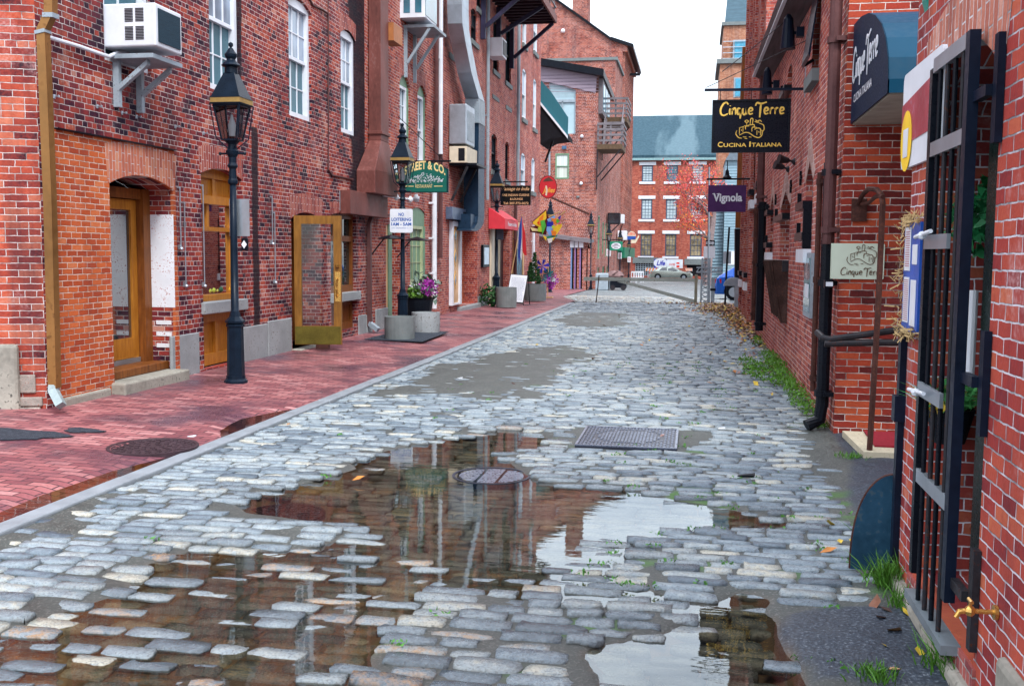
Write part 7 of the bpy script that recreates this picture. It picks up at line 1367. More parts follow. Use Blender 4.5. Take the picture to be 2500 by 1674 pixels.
# behind-camera and near right building
NB = thing('brick_building', (XN, 4, 0), 'near red brick building at the right edge with a barred arched window', 'building')
op = (3.93, .14, 5.06, 2.52)
facade('wall', PN, [(-7, -.15), (5.42, -.15), (5.42, 5.6), (-7, 5.6)], [rect(*op, rise=.22)], .42, [m_brickN, m_dark], NB, extra=None)
m = MB(); m.box(XN+.002, XN+7, 5.40, 5.419, -.2, 5.6); m.box(XN+.1, XN+7, -7, 5.38, 5.5, 5.7); m.build('end_wall', m_brickN, NB)
arch_panel(PN, op[0]-.02, op[2]+.02, op[3], .22, .34, .10).build('window_arch', brick('near_arch', [(0, (.36, .11, .08)), (.6, (.50, .19, .13)), (1, (.60, .36, .30))], vertical=True, bw=.20, row=.058, squash=99, mortar=(.7, .66, .68), eff=.4), NB)
m = MB(); m.pbox(PN, op[0]-.04, op[2]+.02, .02, .135, -.42, .012); m.build('window_sill', brick('sill_brick', [(0, (.20, .05, .06)), (1, (.42, .12, .10))], row=.115, bw=.1, squash=99), NB)
m = MB(); m.pbox(PN, 1.5, 5.41, -.1, .055, -.02, .05); m.build('footing', m_granite_w, NB, bevel=.02); m = MB(); a_ = PN.px(2300, 1500); m.pbox(PN, a_[0]-.35, a_[0]+.02, .03, a_[1], -.02, .03); m.build('base_block', m_granite_w, NB, bevel=.03)
m = MB(); m.pbox(PN, op[0]+.35, op[2]-.10, .16, 2.4, -.41, -.37); gl_ = m.build('door_glass', glass('green_black_glass', (.008, .03, .03), .06), NB); m = MB(); m.pbox(PN, op[0]+.28, op[0]+.35, .16, 2.4, -.42, -.34); m.pbox(PN, op[2]-.10, op[2]-.04, .16, 2.4, -.42, -.34); m.pbox(PN, op[0]+.35, op[2]-.1, .16, .26, -.42, -.34); m.build('door_frame', m_black, NB)
m = MB(); m.pbox(PN, op[0]+.003, op[0]+.62, .15, 2.36, -.17, -.13); m.build('dark_door_leaf', M('dark_green_black', (.006, .018, .016), .3), NB)
# barred iron gate in front of the arched opening
gt = thing('barred_gate', (XN-.1, 4.7, .15), 'tall black iron barred gate across the arched opening at the right', 'gate')
wg = .05
def gx(px, py): return PN.px(px, py, wg)
ua_ = gx(2118, 600)[0]; ub_ = gx(2203, 600)[0]; zt0 = gx(2118, 172)[1]; zt1 = gx(2203, 110)[1]; zb0 = gx(2095, 1325)[1]; ztp = (zt0+zt1)/2
m = MB(); m.pbox(PN, ua_-.025, ua_+.025, PN.px(2098, 1322, wg)[1], ztp, wg-.012, wg+.012); m.build('left_stile', m_black, gt); m = MB(); m.pbox(PN, ub_-.03, ub_+.03, PN.px(2200, 1418, wg)[1], ztp+.03, wg-.02, wg+.02); m.build('right_stile', m_blueiron, gt)
for k in range(4): u_ = ub_+(ua_-ub_)*(k+1)/5; m = MB(); m.tube([PN.p(u_, .13, wg), PN.p(u_, ztp, wg)], .0105, 10); m.build('bar', m_black if k % 2 else m_iron, gt)
for (pa, pb) in (((2122, 358), (2208, 300)), ((2100, 1083), (2205, 1188)), ((2110, 170), (2203, 112))): z_ = (gx(*pa)[1]+gx(*pb)[1])/2; m = MB(); m.pbox(PN, ub_+.031, ua_-.036, z_-.03, z_+.03, wg-.012, wg+.012); m.build('rail', m_galv, gt)
for (pa, pb, s0, s1) in (((2122, 560), (2175, 545), .3, .95), ((2120, 885), (2175, 935), .3, .95)): z_ = (gx(*pa)[1]+gx(*pb)[1])/2; m = MB(); m.pbox(PN, ub_+(ua_-ub_)*s0, ub_+(ua_-ub_)*s1, z_-.03, z_+.03, wg+.005, wg+.02); m.build('latch_rail', m_galv, gt)
for z_ in (gx(2150, 535)[1], gx(2135, 925)[1]+.04): m = MB(); m.tube([PN.p(ua_-.0, z_-.01, wg+.05), PN.p(ua_-.30, z_+.01, wg+.05)], .009, 8); m.ball(PN.p(ua_-.14, z_-.005, wg+.05), .019, 8); m.build('handle', m_white, gt)
m = MB(); m.pbox(PN, ub_-.03, ua_+.035, .10, .139, -.02, wg+.025); m.build('bottom_ledge', M('ledge_metal', (.20, .24, .27), .5, metal=.4), gt)
for zc in (PN.px(2250, 215, .03)[1], PN.px(2248, 880, .03)[1], PN.px(2240, 1400, .03)[1]):
    m = MB(); u_ = op[0]-.02; m.pbox(PN, u_-.025, u_+.025, zc-.19, zc+.19, .002, .028); m.pbox(PN, u_+.031, ub_-.031, zc-.02, zc+.02, .02, .05); m.build('hinge', m_iron if zc < 1 else m_blueiron, gt)
# brass spigot
q = PN.px(2165, 1393, .0); sp = thing('spigot', PN.p(PN.px(2278, 1400)[0], .42, 0), 'brass hose tap on the near brick wall beside the gate', 'tap'); u_, z_ = PN.px(2282, 1400)
m = MB(); m.prism([PN.p(u_+.026*math.cos(t), z_+.026*math.sin(t), .002) for t in [2*math.pi*k/16 for k in range(16)]], PN.n*.012); m.tube([PN.p(u_, z_, .01), PN.p(u_, z_, .09)], .009, 10); m.ball(PN.p(u_, z_, .09), .019, 12); m.tube([PN.p(u_, z_, .09), PN.p(u_, z_-.005, .125), PN.p(u_, z_-.025, .135)], .010, 10); m.build('body', m_brass, sp)
m = MB(); m.tube([PN.p(u_, z_+.012, .09), PN.p(u_, z_+.035, .09)], .006, 6); m.tube([PN.p(u_-.022, z_+.035, .09), PN.p(u_+.022, z_+.035, .09)], .007, 6); m.build('handle', m_brass, sp)
# painted sign with a cup, behind the gate
q = lambda x_, y_: PN.px(*d4_(x_, y_), .02); a = q(690, 545); b_ = q(945, 352); zt_ = (a[1]+b_[1])/2; zb_ = (q(626, 1310)[1]+q(830, 1218)[1])/2; u1_, u0_ = q(650, 700)[0], q(925, 400)[0]-.08
sg = thing('cafe_sign', PN.p((u0_+u1_)/2, zb_, .02), 'white board with a red band and yellow disc, partly behind the barred gate', 'sign')
m = MB(); m.pprism(PN, rrect(u0_, u1_, zb_, zt_, .04), .004, .022); m.build('board', m_white, sg)
h_ = zt_-zb_; m = MB(); m.pprism(PN, [(u0_+.05, zb_+h_*.28), (u1_-.0, zb_+h_*.25), (u1_-.0, zb_+h_*.68), (u0_+.05, zb_+h_*.80)], .023, .025); m.build('red_band', M('faded_red', (.36, .045, .065), .4, var=.35, spots=(.38, .20, .26), scale=3), sg)
cu, cv = u1_-.14, zb_+h_*.28; m = MB(); m.pprism(PN, arc(cu, cv, .13, .15, 0, 345, 22), .026, .028); m.build('yellow_disc', cm['yellow'], sg); m = MB(); m.pprism(PN, [(cu-.05, cv-.08), (cu+.05, cv-.08), (cu+.06, cv+.06), (cu-.06, cv+.06)], .029, .031); m.build('cup', m_white, sg)
# menu board with straw garland
q = lambda x_, y_: PN.px(*d5_(x_, y_), .04); a = q(600, 850); b_ = q(715, 220); u1_, u0_ = a[0]-.01, b_[0]-.02; zt_ = (q(615, 235)[1]+b_[1])/2; zb_ = a[1]
sg = thing('menu_board', PN.p((u0_+u1_)/2, zb_, .03), 'blue and white menu board framed with a straw garland on the near wall corner', 'menu board'); m = MB(); m.pbox(PN, u0_, u1_, zb_, zt_, .012, .04); m.build('board', M('menu_blue', (.02, .09, .42), .35, bmp=0), sg)
m = MB(); wd = u1_-u0_; hh = zt_-zb_
for (s0, s1, t0, t1) in ((.12, .45, .06, .48), (.55, .92, .56, .96), (.12, .45, .56, .9) if 0 else (.55, .90, .08, .50), (.12, .42, .62, .8)): m.pbox(PN, u0_+wd*s0, u0_+wd*s1, zb_+hh*t0, zb_+hh*t1, .041, .043)
m.build('menu_page', m_white, sg); m = MB()
for k in range(20): m.pbox(PN, u0_+wd*.58, u0_+wd*.86, zb_+hh*(.10+k*.0195), zb_+hh*(.105+k*.0195), .0435, .0445)
for k in range(16): m.pbox(PN, u0_+wd*.60, u0_+wd*.85, zb_+hh*(.60+k*.021), zb_+hh*(.607+k*.021), .0435, .0445)
m.build('menu_text', M('menu_ink', (.35, .06, .10), .5, bmp=0), sg)
m = MB(); rg = random.Random(8)
def garland(a, b_, n):
    for _ in range(n): t = rg.random(); p = PN.p(a[0]+(b_[0]-a[0])*t, a[1]+(b_[1]-a[1])*t, .05)+Vector((rg.gauss(0, .012), rg.gauss(0, .012), rg.gauss(0, .012))); d = Vector((rg.gauss(0, .5), rg.gauss(0, 1), rg.gauss(0, .8))).normalized()*rg.uniform(.02, .06); m.add([p, p+d, p+d+Vector((0, .004, .006)), p+Vector((0, .004, .006))], [(0, 1, 2, 3)])
garland((u0_, zt_+.01), (u1_, zt_+.01), 150); garland((u0_, zb_-.01), (u1_, zb_-.01), 130); garland((u1_, zb_), (u1_, zt_), 120); m.build('straw_garland', M('straw', (.42, .29, .13), .7, var=.4, scale=30), sg)
# green sign tip at top
q = lambda x_, y_: U(*d4_(x_, y_), Y=5.2); a, b_, c = q(815, -10), q(892, -10), q(855, 145); m = MB(); m.prism([(a.x, 5.2, a.z), (a.x, 5.2, a.z+.25), (b_.x, 5.2, b_.z+.25), (b_.x, 5.2, b_.z), (c.x, 5.2, c.z)], (0, .08, 0)); tag(m.build('shield_sign', M('teal_sign', (.01, .30, .24), .35, bmp=0)), 'tip of a green shield-shaped sign hanging at the top right', 'sign')
# plants behind the gate
def grass(m, c, n, h, spread, seed=0, lean=.35, w=.006):
    rg = random.Random(seed)
    for _ in range(n):
        b0 = Vector(c)+Vector((rg.gauss(0, spread), rg.gauss(0, spread), 0)); d = Vector((rg.gauss(0, lean), rg.gauss(0, lean), 1)).normalized(); L_ = h*rg.uniform(.5, 1.1); s_ = d.cross(Vector((rg.gauss(0, 1), rg.gauss(0, 1), .1))).normalized()*w; p1 = b0+d*L_*.5; p2 = b0+d*L_+Vector((d.x, d.y, -.4))*L_*.25
        m.add([b0-s_, b0+s_, p1+s_*.8, p1-s_*.8, p2], [(0, 1, 2, 3), (3, 2, 4)])
m_grass = M('grass_blades', (.065, .19, .018), .5, var=.5, scale=20, bmp=0)
a = PN.px(2150, 900, -.1); pt = thing('potted_grass', PN.p(a[0]-.1, a[1]-.2, -.1), 'tufty green grass and yellow leaves in a hanging pot behind the gate', 'potted plant')
m = MB(); c = PN.p(a[0]-.12, a[1]-.05, -.12); m.lathe(c, [(.07, -.16), (.11, 0), (.10, 0), (.09, -.02)], 14); m.build('pot', m_black, pt); m = MB(); grass(m, c, 260, .20, .035, 1, 1.1, .0022); leafball(m, c+Vector((0, 0, .06)), .12, 120, .05, (1, 1.5, .7), 2); m.build('foliage', M('fresh_green', (.06, .30, .08), .5, var=.5, scale=30, bmp=0), pt); m = MB(); leafball(m, c+Vector((-.03, .0, .02)), .10, 60, .05, (1, 1.6, .5), 4); m.build('yellow_leaves', M('yellow_leaf', (.70, .50, .04), .5, var=.3, bmp=0), pt)
a = PN.px(2268, 470, -.2); m = MB(); leafball(m, PN.p(a[0]+.14, a[1]-.05, -.2), .16, 260, .06, (.8, .7, 1.1), 7); grass(m, PN.p(a[0]+.15, a[1]-.1, -.2), 120, .2, .05, 9, .8, .003); tag(m.build('hanging_plant', M('deep_green', (.01, .16, .05), .5, var=.5, scale=30, bmp=0)), 'deep green plant hanging in the shadow of the arched opening', 'plant')
m = MB(); a = PN.px(2223, 740, -.1); m.tube([PN.p(a[0]+.0, a[1]-.22, -.1), PN.p(a[0], a[1]+.14, -.1)], .02, 10); tag(m.build('rolled_paper', m_white), 'white rolled paper stuck upright behind the gate hinge', 'paper roll')
# fan-shaped iron plate
Yp = 5.5; P = PY(Yp); q = lambda x_, y_: P.px(*d6_(x_, y_)); zz_ = q(222, 880)[1]; xa = q(222, 880)[0]; xb = q(455, 800)[0]; zt_ = q(425, 368)[1]
m = MB(); m.pprism(P, [(xb, .01)]+[(xb-(xb-xa)*math.sin(R(t)), .01+(zt_-.01)*math.cos(R(t))**.8) for t in range(0, 91, 6)], -.012, .012); fan = m.build('fan_plate', M('blue_iron_plate', (.018, .06, .105), .45, var=.45, scale=3, bmp=.2, spots=(.05, .09, .12))); tag(fan, 'dark blue quarter-circle iron plate standing beside the near wall corner', 'plate')
m = MB(); m.tube([P.p(xb-(xb-xa)*math.sin(R(t)), .01+(zt_-.01)*math.cos(R(t))**.8, 0) for t in range(0, 91, 6)], .008, 6); m.build('rusty_rim', m_rustpipe, fan)
q_ = P.px(2048, 762); m = MB(); m.box(q_[0]-.0, q_[0]+.055, Yp-.15, Yp-.09, .0, q_[1]); m.box(q_[0]-.012, q_[0]+.06, Yp-.162, Yp-.075, q_[1], q_[1]+.015); m.box(q_[0]-.02, q_[0]+.065, Yp-.165, Yp-.085, .82, .95); tag(m.build('gate_post', m_blueiron), 'square blue-black iron post at the corner of the near wall', 'post')
# stair well: rails, pole, mat
q = lambda x_, y_: U(*d5_(x_, y_), Y=9.3); T = thing('handrail', (1.9, 9.3, 1), 'double black pipe handrail in front of the brick pier', 'handrail')
m = MB(); a, b_ = q(130, 885), q(600, 855); m.tube([a+Vector((0, .25, .0)), a+Vector((.02, .02, -.03)), a+Vector((.08, 0, -.04)), b_], .03, 10); m.build('upper_rail', m_iron, T); m = MB(); a, b_ = q(152, 937), q(600, 930); m.tube([a, b_], .03, 10); m.build('lower_rail', m_iron, T)
bz = U(1988, 1037, Z=.03); Yb = bz.y; P = PY(Yb); pq = lambda x_, y_: P.px(*e4_(x_, y_)); T = thing('iron_pole', (bz.x, Yb, 0), 'rusty iron pole curling back to a square wall plate on the brick pier', 'pole')
pts = [P.p(bz.x, .0), P.p(*pq(800, 1568)), P.p(*pq(838, 700)), P.p(*pq(850, 420)), P.p(*pq(852, 330), -.05), P.p(*pq(820, 262), -.15)]
m = MB(); m.tube(pts, .024, 8); pl_ = U(*e4_(600, 430), Y=9.72); m.tube(smooth([pts[-1], P.p(*pq(775, 242), -.3), tuple(U(*e4_(680, 285), Y=9.3)), tuple(U(*e4_(630, 340), Y=9.6)), tuple(U(*e4_(600, 425), Y=9.76))]), .022, 8); m.tube(smooth([P.p(*pq(850, 352), 0), tuple(U(*e4_(780, 348), Y=8.9)), tuple(U(*e4_(700, 415), Y=9.4)), tuple(U(*e4_(630, 430), Y=9.7))]), .018, 8); m.build('pole', m_rustpipe, T)
a, b_ = U(*e4_(515, 612), Y=9.78), U(*e4_(685, 372), Y=9.78); m = MB(); m.box(a.x, b_.x, 9.765, 9.797, a.z, b_.z); m.build('wall_plate', m_rustpipe, T)
zx = XN+1.1; a = U(*d6_(178, 125), Z=.05); b_ = U(*d6_(300, 245), Z=.05); m = MB(); m.prism([(a.x, a.y, .0), (b_.x, b_.y, .0), (b_.x+1.0, b_.y, .0), (a.x+1.2, a.y, .0)], (0, 0, .06)); tag(m.build('doorstep', M('pale_step', (.50, .46, .34), .7, var=.2, spots=(.25, .2, .14))), 'pale stone doorstep between the pier and the near building', 'step')
a = U(*d6_(300, 128), Z=.06); b_ = U(*d6_(362, 212), Z=.06); m = MB(); m.prism([(a.x, a.y, .062), (b_.x, b_.y, .062), (b_.x+.9, b_.y, .062), (a.x+.9, a.y, .062)], (0, 0, .014)); tag(m.build('door_mat', M('mat_red', (.22, .008, .02), .9, var=.2, scale=30)), 'dark red mat on the pale doorstep', 'mat')
# pier sign
P = PY(9.79); a = P.px(*e4_(297, 1222)); b_ = P.px(*e4_(872, 848)); u0, u1, v0, v1 = a[0], b_[0], a[1], b_[1]
def script(mb, P, u0, v0, w_, h_, w, wd):
    sx = w_/10.6; sy = h_/2.6; f = lambda L, dx=0: [(u0+(x_+dx)*sx, v0+(y_+.7)*sy) for x_, y_ in L]
    e = [(0, .45), (.5, .6), (.45, .95), (.1, .95), (-.05, .5), (.1, .05), (.6, .15)]; r = [(0, .9), (0, 0)]; r2_ = [(0, .5), (.2, .9), (.5, .92)]
    for L, dx in (([(1.3, 1.55), (1.0, 1.9), (.5, 1.65), (.1, .9), (.15, .2), (.6, -.1), (1.25, .15)], 0), ([(1.6, .95), (1.55, .3), (1.65, 0)], 0), ([(1.62, 1.3), (1.66, 1.4)], 0), ([(2.0, .95), (1.95, 0)], 0), ([(1.98, .55), (2.25, .95), (2.5, .85), (2.55, 0)], 0),
                  ([(3.3, .85), (2.95, .95), (2.8, .5), (2.95, .05), (3.25, .2), (3.35, .9)], 0), ([(3.35, .9), (3.32, 0), (3.28, -.65)], 0), ([(3.7, .95), (3.7, .2), (3.95, .0), (4.2, .3), (4.25, .95)], 0), ([(4.25, .95), (4.32, 0)], 0), (e, 4.7), ([(5.7, 1.3), (5.95, 1.75), (6.6, 1.62), (7.5, 1.85)], 0), ([(6.6, 1.62), (6.5, .8), (6.42, -.5)], 0), (e, 7.2), (r, 8.1), (r2_, 8.1), (r, 8.85), (r2_, 8.85), (e, 9.7)): mb.stroke(P, f(L, dx), wd, w)
def village(mb, P, cx_, cy_, s_, w, wd):
    f = lambda L: [(cx_+x_*s_, cy_+y_*s_) for x_, y_ in L]
    for L in ([(-1.5, .1), (-1.6, -.3), (-1.3, -.7), (-.9, -.8)], [(-1.2, -.45), (-.6, -.15), (-.1, -.2), (.5, -.6), (1.0, -.75), (1.35, -.5), (1.4, 0), (1.3, .1)], [(-1.2, -.3), (-1.2, .4)], [(-1.25, .4), (-.7, .55)], [(-.8, .5), (-.8, -.1)], [(-.7, .6), (-.1, .7)], [(-.5, .2), (-.5, .55), (-.1, .6)], [(-.2, .7), (.4, .75), (.5, .5)], [(.2, .1), (.3, .45), (.8, .4)], [(.5, .2), (.9, .35), (1.2, .2), (1.2, -.5)], [(.8, .1), (.8, -.45)], [(1.0, .9), (1.5, .7), (1.6, .2), (1.4, -.1)], [(-.4, 1.0), (-.4, .75)], [(-.4, 1.3), (-.6, 1.15), (-.4, 1.0), (-.2, 1.15), (-.4, 1.3)], [(0, .8), (.05, 1.4), (.3, 1.4), (.25, .8)], [(.6, 1.3), (.8, 1.15), (1.1, 1.25), (1.3, 1.05)], [(.5, 1.1), (.9, 1.0), (1.0, 1.1)], [(-.8, -.65), (-.4, -.65)], [(-.6, -.8), (-.3, -.85)], [(-.1, -.65), (.2, -.7)], [(-1.0, .2), (-.95, .05)], [(.2, -.05), (.25, .1)], [(1.0, 0), (1.05, -.2)]): mb.stroke(P, f(L), wd, w)
sg = thing('restaurant_sign', ((u0+u1)/2, 9.78, v0), 'cream Cinque Terre sign with a village drawing on the brick pier', 'sign'); m = MB(); m.pprism(P, rrect(u0, u1, v0, v1, .015), -.0, .012); m.box(u0, u0+.005, 9.79, 9.85, v0, v1); m.build('board', M('sign_cream', (.56, .64, .52), .45, var=.05, bmp=0), sg)
m = MB(); script(m, P, u0+(u1-u0)*.18, v0+.015, (u1-u0)*.95*.86, (v1-v0)*.28, .013, .007); village(m, P, u0+(u1-u0)*.57, v0+(v1-v0)*.60, (u1-u0)*.175, .013, .005); m.build('lettering', M('brown_ink', (.09, .035, .01), .5, bmp=0), sg)
m = MB(); a = U(*e4_(232, 1318), Y=9.7); b_ = U(*e4_(325, 1238), Y=9.7); m.box(a.x, b_.x, 9.7, 9.79, a.z, b_.z); o_ = m.build('outlet_box', m_black); tag(o_, 'small outlet box with a pale cover on the pier corner', 'box'); m = MB(); w_ = b_.x-a.x; m.box(a.x+w_*.12, b_.x-w_*.05, 9.694, 9.699, a.z+.015, b_.z-.015); m.build('cover', m_white, o_)
# awning over the recess
P = PY(9.79); y_far = 9.79; Xa = U(*d4_(240, 930), Y=y_far).x; zt_ = U(*d4_(250, 190), Y=y_far).z; zb_ = U(*d4_(220, 950), Y=y_far).z; fr_ = U(*d4_(520, 770), X=Xa); print('awn', Xa, zt_, zb_, fr_)
yn = max(fr_.y, 7.0); PA_ = Pl((Xa, 0, 0), (0, 1, 0), (-1, 0, 0)); aw = thing('awning', (Xa, 9.7, zb_), 'dark blue barrel awning with white Cinque Terre lettering over the recessed entrance', 'awning')
prof = [(y_far, zb_)]+[(yn, zb_), (yn, zb_+.10)]+[(yn+(y_far-yn)*(1-math.cos(R(t))), zb_+.10+(zt_-zb_-.10)*math.sin(R(t))) for t in range(12, 91, 13)]+[(y_far, zt_)]
m_aw = M('awning_navy', (.002, .045, .09), .5, var=.12, scale=2, bmp=.05)
m = MB(); n_ = len(prof); X2 = Xa+1.6
for i in range(1, n_-1): (a, z0_), (b_, z1_) = prof[i], prof[i+1]; m.quad((Xa, a, z0_), (X2, a, z0_), (X2, b_, z1_), (Xa, b_, z1_))
m.build('canopy', m_aw, aw); m = MB(); m.pprism(PA_, prof, -.01, .0); sp_ = m.build('end_panel', M('awning_navy_shaded', (.003, .018, .045), .5, bmp=.05), aw)  # canopy painted in its lit tone, end panel in a shaded copy
m = MB(); m.box(Xa+.02, X2, yn+.03, y_far, zb_-.01, zb_+.02); m.build('soffit', M('beige_soffit', (.36, .33, .27), .7), aw)
m = MB(); PB = Pl((Xa, yn, 0), (0, 1, 0), (-1, 0, 0)); D_ = y_far-yn
class Fl(Pl):
    def p(s, u, v, w=0): return Vector((Xa-w-.002, y_far-u, v))
FP = Fl((0, 0, 0), (0, -1, 0), (-1, 0, 0)); script(m, FP, D_*.04, zb_+(zt_-zb_)*.30, D_*.72, (zt_-zb_)*.42, .002, .035); text(m, 'CUCINA ITALIANA', FP, D_*.10, D_*.62, zb_+(zt_-zb_)*.18, zb_+(zt_-zb_)*.26, .004, bold=.02); m.build('lettering', m_white, sp_)
# hanging Cinque Terre sign
Ys = 13.3; P = PY(Ys); q = lambda x_, y_: P.px(*d2_(x_, y_)); a = q(190, 1300); b_ = q(876, 840); u0, u1, v0, v1 = a[0]+.01, b_[0], a[1], b_[1]
sg = thing('hanging_sign', ((u0+u1)/2, Ys, v0), 'large black hanging sign with gold Cinque Terre lettering and village emblem', 'sign'); mk = M('sign_jet', (.004, .005, .012), .3, bmp=0); gold = M('gold_leaf', (.80, .52, .10), .35, metal=.25, var=.15, scale=20, bmp=0)
m = MB(); m.pbox(P, u0, u1, v0, v1, -.05, 0); m.build('board', mk, sg, bevel=.008); m = MB(); t_ = .022
for (x0_, x1_, z0_, z1_) in ((u0, u1, v0, v0+t_), (u0, u1, v1-t_, v1), (u0, u0+t_, v0+t_+.001, v1-t_-.001), (u1-t_, u1, v0+t_+.001, v1-t_-.001)): m.pbox(P, x0_, x1_, z0_, z1_, .001, .015)
m.build('frame', m_black, sg); W_, H_ = u1-u0, v1-v0
m = MB(); script(m, P, u0+W_*.10, v1-H_*.37, W_*.84, H_*.32, .002, W_*.024); m.build('script_lettering', gold, sg)
m = MB(); village(m, P, u0+W_*.49, v0+H_*.40, W_*.112, .002, W_*.012); m.build('village_emblem', gold, sg)
m = MB(); xs_ = [.08, .92]; text(m, 'C', P, u0+W_*.08, u0+W_*.145, v0+H_*.105, v0+H_*.205, .003, bold=.02); text(m, 'UCINA', P, u0+W_*.155, u0+W_*.45, v0+H_*.105, v0+H_*.18, .003, bold=.02); text(m, 'I', P, u0+W_*.485, u0+W_*.505, v0+H_*.105, v0+H_*.205, .003, bold=.02); text(m, 'TALIANA', P, u0+W_*.515, u0+W_*.90, v0+H_*.105, v0+H_*.18, .003, bold=.02); m.build('lettering', gold, sg)
br = thing('sign_bracket', (XR, Ys, v1+.1), 'dark steel bar and wire holding the black Cinque Terre sign', 'bracket'); a = q(140, 765); b_ = (XR, q(900, 757)[1]); m = MB(); m.bar(P.p(a[0], a[1], -.02), P.p(b_[0], b_[1], -.02), .022, sq=True); m.build('bar', m_blueiron, br); m = MB(); m.bar(P.p(a[0]+.02, a[1]+.03, -.02), P.p(XR-.02, q(930, 380)[1]+.05, -.02), .005); m.build('wire', m_iron, br)
m = MB()
for s_ in (.10, .5, .9): u_ = u0+W_*s_; m.bar(P.p(u_, v1+.001, -.02), P.p(u_, a[1]-.02, -.02), .005)
m.build('chain', m_iron, br); m = MB(); m.bar((XR-.02, Ys, q(930, 830)[1]), (XR-.02, Ys, q(930, 300)[1]), .008); m.build('wall_rod', m_galv, br)
# Vignola sign
Ys = 26.4; P = PY(Ys); q = lambda x_, y_: P.px(*e6_(x_, y_)); a = q(693, 568); b_ = q(1082, 297); u0, u1, v0, v1 = a[0], b_[0], a[1], b_[1]
sg = thing('hanging_sign', ((u0+u1)/2, Ys, v0), 'purple hanging sign with white Vignola lettering', 'sign'); m = MB(); m.pbox(P, u0, u1, v0, v1, -.04, 0); m.build('board', M('sign_purple', (.065, .022, .10), .4, bmp=0), sg)
W_, H_ = u1-u0, v1-v0; m = MB(); text(m, 'Vignola', P, u0+W_*.13, u0+W_*.90, v0+H_*.30, v0+H_*.70, .004, bold=.035)
for s_ in (.11, .225): m.pbox(P, u0+W_*s_, u0+W_*(s_+.07), v0+H_*.665, v0+H_*.69, .004, .007)
m.build('lettering', m_white, sg); br = thing('sign_bracket', (XR, Ys, v1+.2), 'thin black bar holding the purple sign', 'bracket'); z_ = q(900, 235)[1]; m = MB(); m.bar(P.p(q(683, 235)[0], z_, -.02), P.p(XR, z_, -.02), .025); m.build('bar', m_black, br)
m = MB()
for s_ in (.08, .92): m.bar(P.p(u0+W_*s_, v1, -.02), P.p(u0+W_*s_, z_, -.02), .008)
m.build('link', m_black, br); c = P.p(*q(888, 228), -.02); bl_ = thing('bell_light', c, 'black bell-shaped light standing on the bar above the purple sign', 'light'); k = (q(935, 1)[0]-q(845, 1)[0])/2; m = MB(); m.lathe(c, [(k, 0), (k*.95, k*.25), (k*.5, k*.7), (k*.38, k*1.7), (k*.12, k*2.1), (k*.10, k*4)], 16); m.build('bell', m_black, bl_)
# spotlights on the right wall
for i, (c, sx, sy, ex, ey, lab) in enumerate(((d2_, 850, 285, 985, 275, 'blue-black can spotlight on an arm above the Cinque Terre sign, nearest one'), (d2_, 672, 700, 775, 718, 'blue-black can spotlight just above the sign bar, farther one'))):
    y_ = PR.px(*c(ex, ey))[0]; e = PR.p(*PR.px(*c(ex, ey)), 0); s_ = U(*c(sx, sy), Y=y_); T = thing('spotlight', s_, lab, 'spotlight', 'can spotlights on the right wall'); r_ = .075 if i == 0 else .07
    m = MB(); m.lathe(s_, [(r_*1.3, -.2), (r_*.8, .18), (r_*.3, .24)], 14); m.build('can', m_blueiron, T); m = MB(); m.bar(e, s_, .02); m.box(XR-.10, XR, y_-.06, y_+.06, e.z-.06, e.z+.06); m.build('arm', m_blueiron, T)
for i, (sx, sy, ex, ey, lab) in enumerate(((870, 38, 975, 55, 'dark bullet floodlight pointing left, upper one of the pair'), (830, 95, 920, 125, 'dark bullet floodlight pointing down, lower one of the pair'))):
    y_ = PR.px(*d3_(ex, ey))[0]; e = PR.p(*PR.px(*d3_(ex, ey)), 0); s_ = U(*d3_(sx, sy), Y=y_-.05); T = thing('floodlight', s_, lab, 'floodlight', 'bullet floodlights on the right wall'); d = (s_-e).normalized()
    m = MB(); m.tube([s_-d*.07, s_-d*.0, s_+d*.07], [.035, .05, .068], 12); m.build('lamp_head', m_iron, T); m = MB(); m.bar(e, s_-d*.06, .016); m.ball(e, .05, 10); m.build('arm', m_iron, T)
# open top-hung shutter (iron) at the upper small window
q = lambda x_, y_: PR.px(*d2_(x_, y_)); y_ = n5[2]-.05; m = MB(); o1 = U(*d2_(985, 575), Y=y_-.1); m.hexa([(XR-.01, y_, n5[3]), (XR-.01, y_-.75, n5[3]), (o1.x, y_-.75, o1.z), (o1.x, y_, o1.z), (XR-.01, y_, n5[3]+.04), (XR-.01, y_-.75, n5[3]+.04), (o1.x-.02, y_-.75, o1.z+.04), (o1.x-.02, y_, o1.z+.04)]); m.bar((XR, y_-.1, n5[1]+.2), (o1.x, y_-.1, o1.z+.02), .02); tag(m.build('iron_shutter', m_blueiron), 'dark iron shutter propped outward from the high window on the right', 'shutter')
# rusty shutter hanging below the pointed window
a = U(*d3_(775, 965), Y=n1[2]); b_ = U(*d3_(820, 1555), Y=n1[2]-.3); T = thing('rusty_shutter', (XR-.1, (n1[0]+n1[2])/2, b_.z), 'rusty corrugated iron panel hanging under a pointed window on the right', 'shutter'); z0_, z1_ = U(*d3_(850, 1540), X=XR-.1).z, n1[1]-.0
m = MB(); m.hexa([(XR-.005, n1[0]-.05, z0_), (XR-.005, n1[2]+.0, z0_+.12), (XR-.08, n1[2]-.05, z0_+.12), (XR-.08, n1[0]+.0, z0_), (XR-.005, n1[0]-.02, z1_), (XR-.005, n1[2]+.1, z1_), (XR-.24, n1[2]+.1, z1_), (XR-.22, n1[0]-.02, z1_)])
for k in range(6): y_ = n1[0]+(n1[2]-n1[0])*k/5; m.tube([(XR-.085, y_, z0_+.05), (XR-.235, y_, z1_-.02)], .018, 5)
